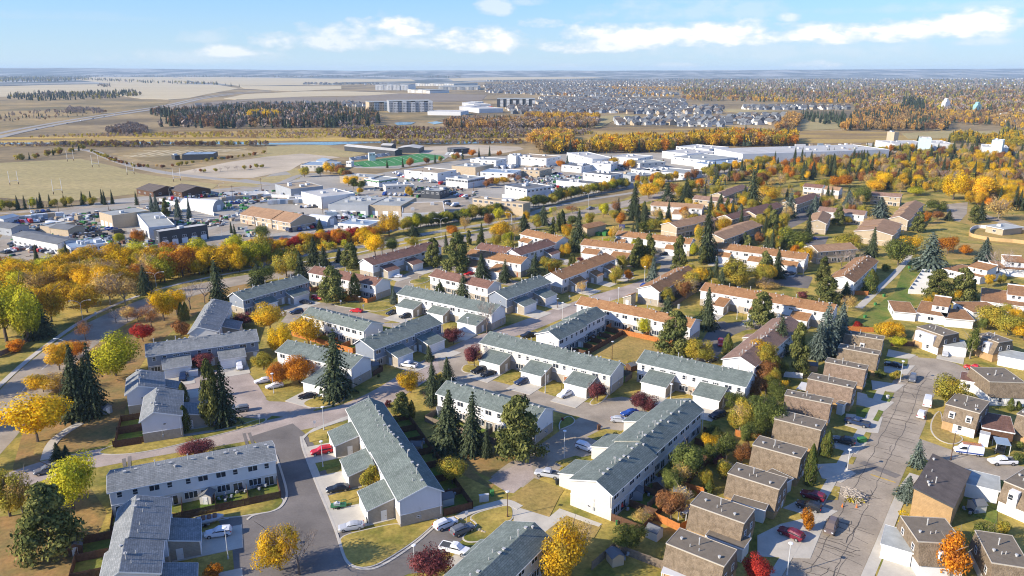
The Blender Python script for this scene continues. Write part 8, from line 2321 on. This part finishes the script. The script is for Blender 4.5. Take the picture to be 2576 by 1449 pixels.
houses('in the middle of the new suburb', 'a3 0,800 300,790 270,860 0,870', 34, 5)
houses('in the row before the dark wood', 'a3 440,830 1290,835 1300,800 440,790', 50, 6)
houses('in the suburb left of the framed apartments', 'a2 1220,800 2000,790 2100,840 1230,845', 60, 7)
houses('in the new suburb', 'a2 1480,745 2576,760 2576,855 1480,850', 620, 8, 17, True)
houses('in the older suburb beyond it', 'a2 1080,640 2400,680 2560,720 2000,740 1100,700', 900, 9, 19, True)
houses('in the farthest suburb', 'a2 1080,610 2576,620 2576,650 1500,650', 700, 10, 26, True)
houses('in the wooded town at the right', 'a3 0,600 2576,590 2576,700 1400,720 0,700', 700, 11, 34, True)
houses('beside the dark wood at the left', 'a1 1450,800 2350,780 2400,820 2050,840 1500,840', 60, 12, 30, True)
houses('in the far left settlement', 'a2 0,775 200,790 230,812 0,815', 40, 13, 24, True)
houses('in the brown land near the horizon', 'a1 2280,640 2576,640 a2 220,640 540,640 220,632 a1 2300,628', 70, 14, 30, True)
# ------------------------------------------------------------------ far groves, each one mass of real little trees
def lowtree(kind, seed):
 r = np.random.RandomState(seed)
 if kind == 'c':
  V_, F_ = [], []
  for t in range(5):
   z0, z1 = .08 + t * .17,.08 + t * .17 + .32; rad = .5 * (1 - t / 5.4) ** .9
   k = len(V_); n_ = 6; off = r.uniform(0,6)
   for i in range(n_): a = off + 6.283 * i / n_; q = rad * r.uniform(.7,1.1); V_.append((q * math.cos(a), q * math.sin(a), z0 - .03 * r.rand()))
   V_.append((0,0, min(1, z1)))
   F_ += [(k + i, k + (i + 1) % n_, k + n_) for i in range(n_)]
  return np.array(V_), np.array(F_)
 n_ = 46 if kind == 'd' else 130
 z_ = .14 if kind == 'd' else .075
 d = r.normal(size=(n_,3)); d /= np.linalg.norm(d, axis=1, keepdims=True)
 c = d * r.uniform(.6,1.05,(n_,1)) * [.38,.38,.36] + [0,0,.58]
 t = r.normal(size=(n_,3)) * z_; u = r.normal(size=(n_,3)) * z_
 V_ = np.stack([c - t, c + t * .8, c + u],1).reshape(-1,3)
 V_ = np.vstack([V_, [(-.02,0,0),(.02,0,0),(0,0,.6)]])
 return V_, np.arange(len(V_)).reshape(-1,3)
LOW = {'c': [lowtree('c', s) for s in range(4)], 'd': [lowtree('d', s) for s in range(10, 16)], 'f': [lowtree('f', s) for s in range(20, 26)]}
GK = {'gspruce': 'c'}
def grove(name, label, poly, n_, kinds, seed, h=(8, 13), zbase=0.3, cat='wood', gap=True):
 r = np.random.RandomState(seed)
 P = [tuple(G(p, zbase)[:2]) for p in pts(poly)]
 xs, ys = [p[0] for p in P], [p[1] for p in P]
 ks = sorted(kinds); w = np.array([kinds[k] for k in ks], float); w /= w.sum()
 VV, FF, MM, k0 = [], [], [],0
 cnt = tries = 0
 while cnt < n_ and tries < n_ * 40:
  tries += 1
  x, y = r.uniform(min(xs), max(xs)), r.uniform(min(ys), max(ys))
  if not in_poly(x, y, P): continue
  # trees of a kind stand in patches
  nn = mnoise.noise((x * .012 + seed, y * .012, seed * 3.1))
  uu = r.rand() if r.rand() < .5 else .5 + .5 * math.erf(nn * 2.6)
  idx = min(len(ks) - 1, int(np.searchsorted(np.cumsum(w), min(.999, uu))))
  kd = ks[idx]; fam = GK.get(kd, 'd' if n_ > 1300 or pts(poly)[0][1] < 260 else 'f')
  V0, F0 = LOW[fam][r.randint(len(LOW[fam]))]
  hh = r.uniform(*h) * (1.25 if fam == 'c' else 1); wd = hh * (.36 if fam == 'c' else r.uniform(.6, .9))
  a = r.uniform(0,6.28); c, s = math.cos(a), math.sin(a)
  V1 = np.stack([x + (V0[:,0] * c - V0[:,1] * s) * wd, y + (V0[:,0] * s + V0[:,1] * c) * wd, zbase - .2 + V0[:,2] * hh],1)
  VV.append(V1); FF.append(F0 + k0); MM.append(np.full(len(F0), idx)); k0 += len(V1); cnt += 1
 V_, F_, M_ = np.concatenate(VV), np.concatenate(FF).astype(np.int32), np.concatenate(MM).astype(np.int32)
 me = bpy.data.meshes.new(name)
 me.vertices.add(len(V_)); me.loops.add(F_.size); me.polygons.add(len(F_))
 me.vertices.foreach_set('co', V_.astype(np.float32).ravel()); me.loops.foreach_set('vertex_index', F_.ravel())
 me.polygons.foreach_set('loop_start', np.arange(0, F_.size, 3, dtype=np.int32)); me.polygons.foreach_set('loop_total', np.full(len(F_), 3, dtype=np.int32))
 for k in ks: me.materials.append(LEAF[k])
 me.polygons.foreach_set('material_index', M_); me.update(calc_edges=True)
 tag(ob(name, me), label, cat, kind='stuff')
D_ = dict
grove('grove', 'dark spruce grove round a farm in the pale fields', 'a1 40,750 300,765 800,750 1090,720 1000,690 700,700 300,705 60,725', 420, D_(gspruce=8, olive=1, twig=1), 1, (9, 14))
grove('grove', 'small round grove in the stubble field', 'a1 735,660 835,660 830,640 745,640', 40, D_(gspruce=1, twig=2), 2, (9, 13))
grove('wood', 'long dark wood with a yellow streak above the river', 'a1 1110,862 1320,905 1200,965 1700,975 2576,968 a2 200,960 320,925 280,880 0,850 a1 2576,810 2000,815 1500,850', 1500, D_(gtan=1, gspruce=9, twig=3, grust=2), 3, (10, 16))
grove('wood', 'yellow aspen streak in the long dark wood', 'a1 1870,908 2110,905 2110,880 1880,885', 90, D_(yellow=1), 4, (13, 16))
grove('wood', 'brown and gold aspen wood beyond the river', 'a2 780,970 1300,985 1900,975 1950,930 1400,925 900,915 800,935', 800, D_(gorange=3, grust=3, gspruce=1, gtan=3, twig=4), 5, (9, 13))
grove('wood', 'orange topped aspen strip before the suburb', 'a2 1380,905 1930,918 1950,895 1400,880', 260, D_(gold=4, gorange=2, grust=2, gtan=2), 6, (9, 13))
grove('wood', 'golden aspen wood behind the white warehouses', 'a2 1490,1165 2480,1150 a3 0,1105 850,1105 850,1050 300,1035 a2 2470,1080 1920,1090 1800,1150 1730,1120 1490,1100', 1100, D_(gold=6, orange=3, gspruce=1, olive=3, gtan=2), 7, (10, 15))
grove('wood', 'orange aspens at the river bend', 'a2 1390,1090 1740,1100 1740,1040 1500,1030', 220, D_(gorange=4, gold=3, olive=2, grust=1), 8, (9, 14))
grove('wood', 'orange grove left of the small meadow', 'a3 700,995 840,990 900,900 800,885', 190, D_(gorange=3, gtan=2, grust=1), 9, (10, 14))
grove('wood', 'orange and dark wood right of the small meadow', 'a3 1200,985 2000,990 2010,900 1850,860 1650,820 1450,830 1300,870', 1100, D_(gorange=4, gspruce=4, gtan=3, grust=2), 10, (9, 14))
grove('wood', 'dark spruce stand behind the orange wood', 'a3 1640,870 1840,870 1800,790 1660,770', 160, D_(gspruce=1), 11, (13, 18))
grove('wood', 'dark trees round the small meadow', 'a3 860,890 1190,975 1250,940 1200,880 1100,890 920,880', 60, D_(gspruce=1), 12, (10, 15))
grove('wood', 'wide rust and dark treed town at the right, nearer part', 'a3 1300,840 2576,880 2576,770 1700,740 1300,770', 1500, D_(grust=4, gspruce=5, gtan=2, olive=3, gorange=1, twig=4), 13, (8, 13))
grove('wood', 'wide rust and dark treed town at the right, middle part', 'a3 0,760 1400,790 2576,780 2576,690 0,680', 2400, D_(grust=3, gspruce=9, gtan=1, gorange=1, olive=3, twig=4), 14, (8, 14))
grove('wood', 'dark treed town under the horizon', 'a3 0,690 2576,690 2576,606 0,604', 3000, D_(grust=2, gspruce=9, olive=2, twig=4), 15, (9, 15))
grove('wood', 'dark trees among the far suburb', 'a2 1080,700 1700,720 2576,700 2576,600 1500,605 1080,625', 1100, D_(gspruce=7, grust=2, twig=4), 16, (7, 12))
grove('wood', 'gold strip before the dark town wood', 'a2 1400,722 2000,725 2576,680 2576,668 1900,665 a3 0,750 700,775 1300,790 1300,770 800,755 0,735', 420, D_(gorange=3, gold=2, gtan=2), 17, (8, 12))
grove('grove', 'dark shelter belts in the left fields', 'a1 -200,620 480,622 600,605 1180,632 1600,640 1800,662 1820,655 1600,628 1200,622 600,590 0,585 -200,600', 900, D_(gspruce=6, twig=2, olive=2), 18, (12, 18))
grove('grove', 'dark tree line below the hills', 'a1 -200,610 500,600 800,580 1800,585 2576,585 a2 300,580 900,590 900,572 300,570 a1 2500,570 1500,572 500,575 -200,578', 1500, D_(gspruce=7, twig=3), 19, (14, 20))
grove('shrubs', 'brown willow thicket along the river', 'a1 -200,1108 700,1110 1150,1115 1160,1095 700,1075 100,1085 -200,1090', 500, D_(twig=5, olive=2, grust=3), 20, (2, 3.5))
grove('shrubs', 'brown thicket on the wet meadow left', 'a1 800,1010 1120,1020 1100,975 1000,950 820,985', 260, D_(twig=6, grust=2), 21, (6, 9))
grove('shrubs', 'olive thicket rows on the wet meadow', 'a1 150,1045 900,1040 1400,1045 2300,1050 2576,1035 2576,985 1900,1000 1300,1010 600,1025', 520, D_(olive=5, gtan=3, twig=2), 22, (3, 5))
grove('shrubs', 'brown and orange scrub in the middle of the wet meadow', 'a2 0,1045 900,1060 1380,1040 1900,1020 1850,985 900,985 0,965', 1700, D_(twig=5, grust=3, olive=3, gtan=2), 23, (3.5, 6.5))
grove('shrubs', 'dark scrub on the river bank by the stadium', 'a2 300,1090 620,1095 1000,1090 1380,1090 1380,1070 900,1075 620,1078 300,1072', 260, D_(twig=3, olive=2, grust=2), 24, (3, 6))
grove('shrubs', 'scattered scrub of the left brown meadow', 'a1 -200,960 60,930 400,900 800,860 800,830 400,835 0,870 -200,900', 120, D_(gspruce=2, twig=4, grust=1), 25, (4, 8))
grove('shrubs', 'dark hedge above the camp ground', 'a1 400,1105 760,1110 1300,1105 2000,1105 2050,1095 1300,1095 700,1090', 260, D_(olive=3, twig=3, grust=2), 26, (4, 7))
grove('wood', 'trees round the grain elevators', 'a3 1700,900 2576,980 2576,880 2150,860 1800,860', 420, D_(grust=4, gold=3, gspruce=2, gtan=3), 27, (8, 12))
grove('wood', 'olive trees round the far right field', 'a3 2000,1080 2576,1120 2576,1060 2500,1000 2400,1010 2400,1050 2250,1060 2180,1030 2050,1030', 180, D_(olive=4, gold=2, gspruce=1), 28, (7, 11))
grove('grove', 'thin trees of the far left meadow edge', 'a1 500,860 780,860 760,835 520,820', 90, D_(twig=1), 29, (6, 10))
grove('wood', 'dark hills trees', 'a1 -200,574 2576,572 a2 900,572 a1 2576,566 -200,566', 700, D_(gspruce=5, twig=3), 30, (9, 15))
grove('undergrowth', 'low undergrowth and saplings of the wood between the warehouse and the park', 'b3 1250,440 1900,330 2318,240 b4 900,180 1400,120 2318,130 2500,300 2318,640 1880,560 1850,440 1480,470 900,350 400,310 b3 2100,330 1700,470', 1100, D_(olive=5, grust=2, gspruce=2, gtan=3, gold=3), 41, (3, 7), .05)
grove('undergrowth', 'low bushes under the golden belts along the main road', 'b1 -300,1420 300,1380 1000,1330 1600,1200 2318,1120 b2 700,960 1080,880 1080,830 700,870 0,1000 b1 2000,1060 1400,1140 700,1180 -300,1260', 420, D_(olive=4, gold=4, lime=2), 42, (2, 5), .05)
finish_ranks()
# ------------------------------------------------------------------ the air
hz = bpy.data.materials.new('thin_haze'); hz.use_nodes = True
t = hz.node_tree; t.nodes.clear()
vo = t.nodes.new('ShaderNodeVolumePrincipled'); vo.inputs['Density'].default_value = HAZE_DENSITY
vo.inputs['Color'].default_value = (.62, .81, 1.0, 1); vo.inputs['Anisotropy'].default_value = 0.0
t.links.new(vo.outputs[0], t.nodes.new('ShaderNodeOutputMaterial').inputs['Volume'])
hb = MB(); hb.box(-14200,14200,-320,15300,-2.0,140.0)
tag(build(hb, 'haze', hz), kind='stuff')
# loose goods and junk lying about the industrial yards
rj = random.Random(12); jb = MB(); jm = ['metalw', 'metalg', 'rblue', 'rdark', 'roof_brown', 'tanwall', 'metald', 'turf']
jp = [tuple(G(p)[:2]) for p in pts('b1 40,690 600,650 1200,600 1500,500 2318,440 b2 300,440 1000,440 1500,300 2318,240 b3 500,200 1100,140 1400,180 1200,330 500,470 b2 2000,420 1750,600 1000,690 500,740 100,830 b1 1900,900 1300,950 600,900 100,1080')]
jx, jy = [p[0] for p in jp], [p[1] for p in jp]
for k in range(16000):
 x, y = rj.uniform(min(jx), max(jx)), rj.uniform(min(jy), max(jy))
 if len(jb.f) > 15000: break
 if mnoise.noise((x * .03, y * .03,5)) < -.08 or not in_poly(x, y, jp) or blocked(x, y): continue
 i = rj.randrange(8); a = rj.uniform(0,3)
 L, W, H = rj.uniform(.4,1.7), rj.uniform(.3,1.0), rj.uniform(.4,1.8); c, s = math.cos(a), math.sin(a)
 k0 = len(jb.v); jb.box(-L, L,-W, W,.02, H, i, bottom=False)
 jb.v[k0:] = [(x + vx * c - vy * s, y + vx * s + vy * c, vz) for vx, vy, vz in jb.v[k0:]]
tag(build(jb, 'yard_clutter', [M[q] for q in jm]), 'pallets, tanks and loose goods scattered over the industrial yards', 'clutter', kind='stuff')
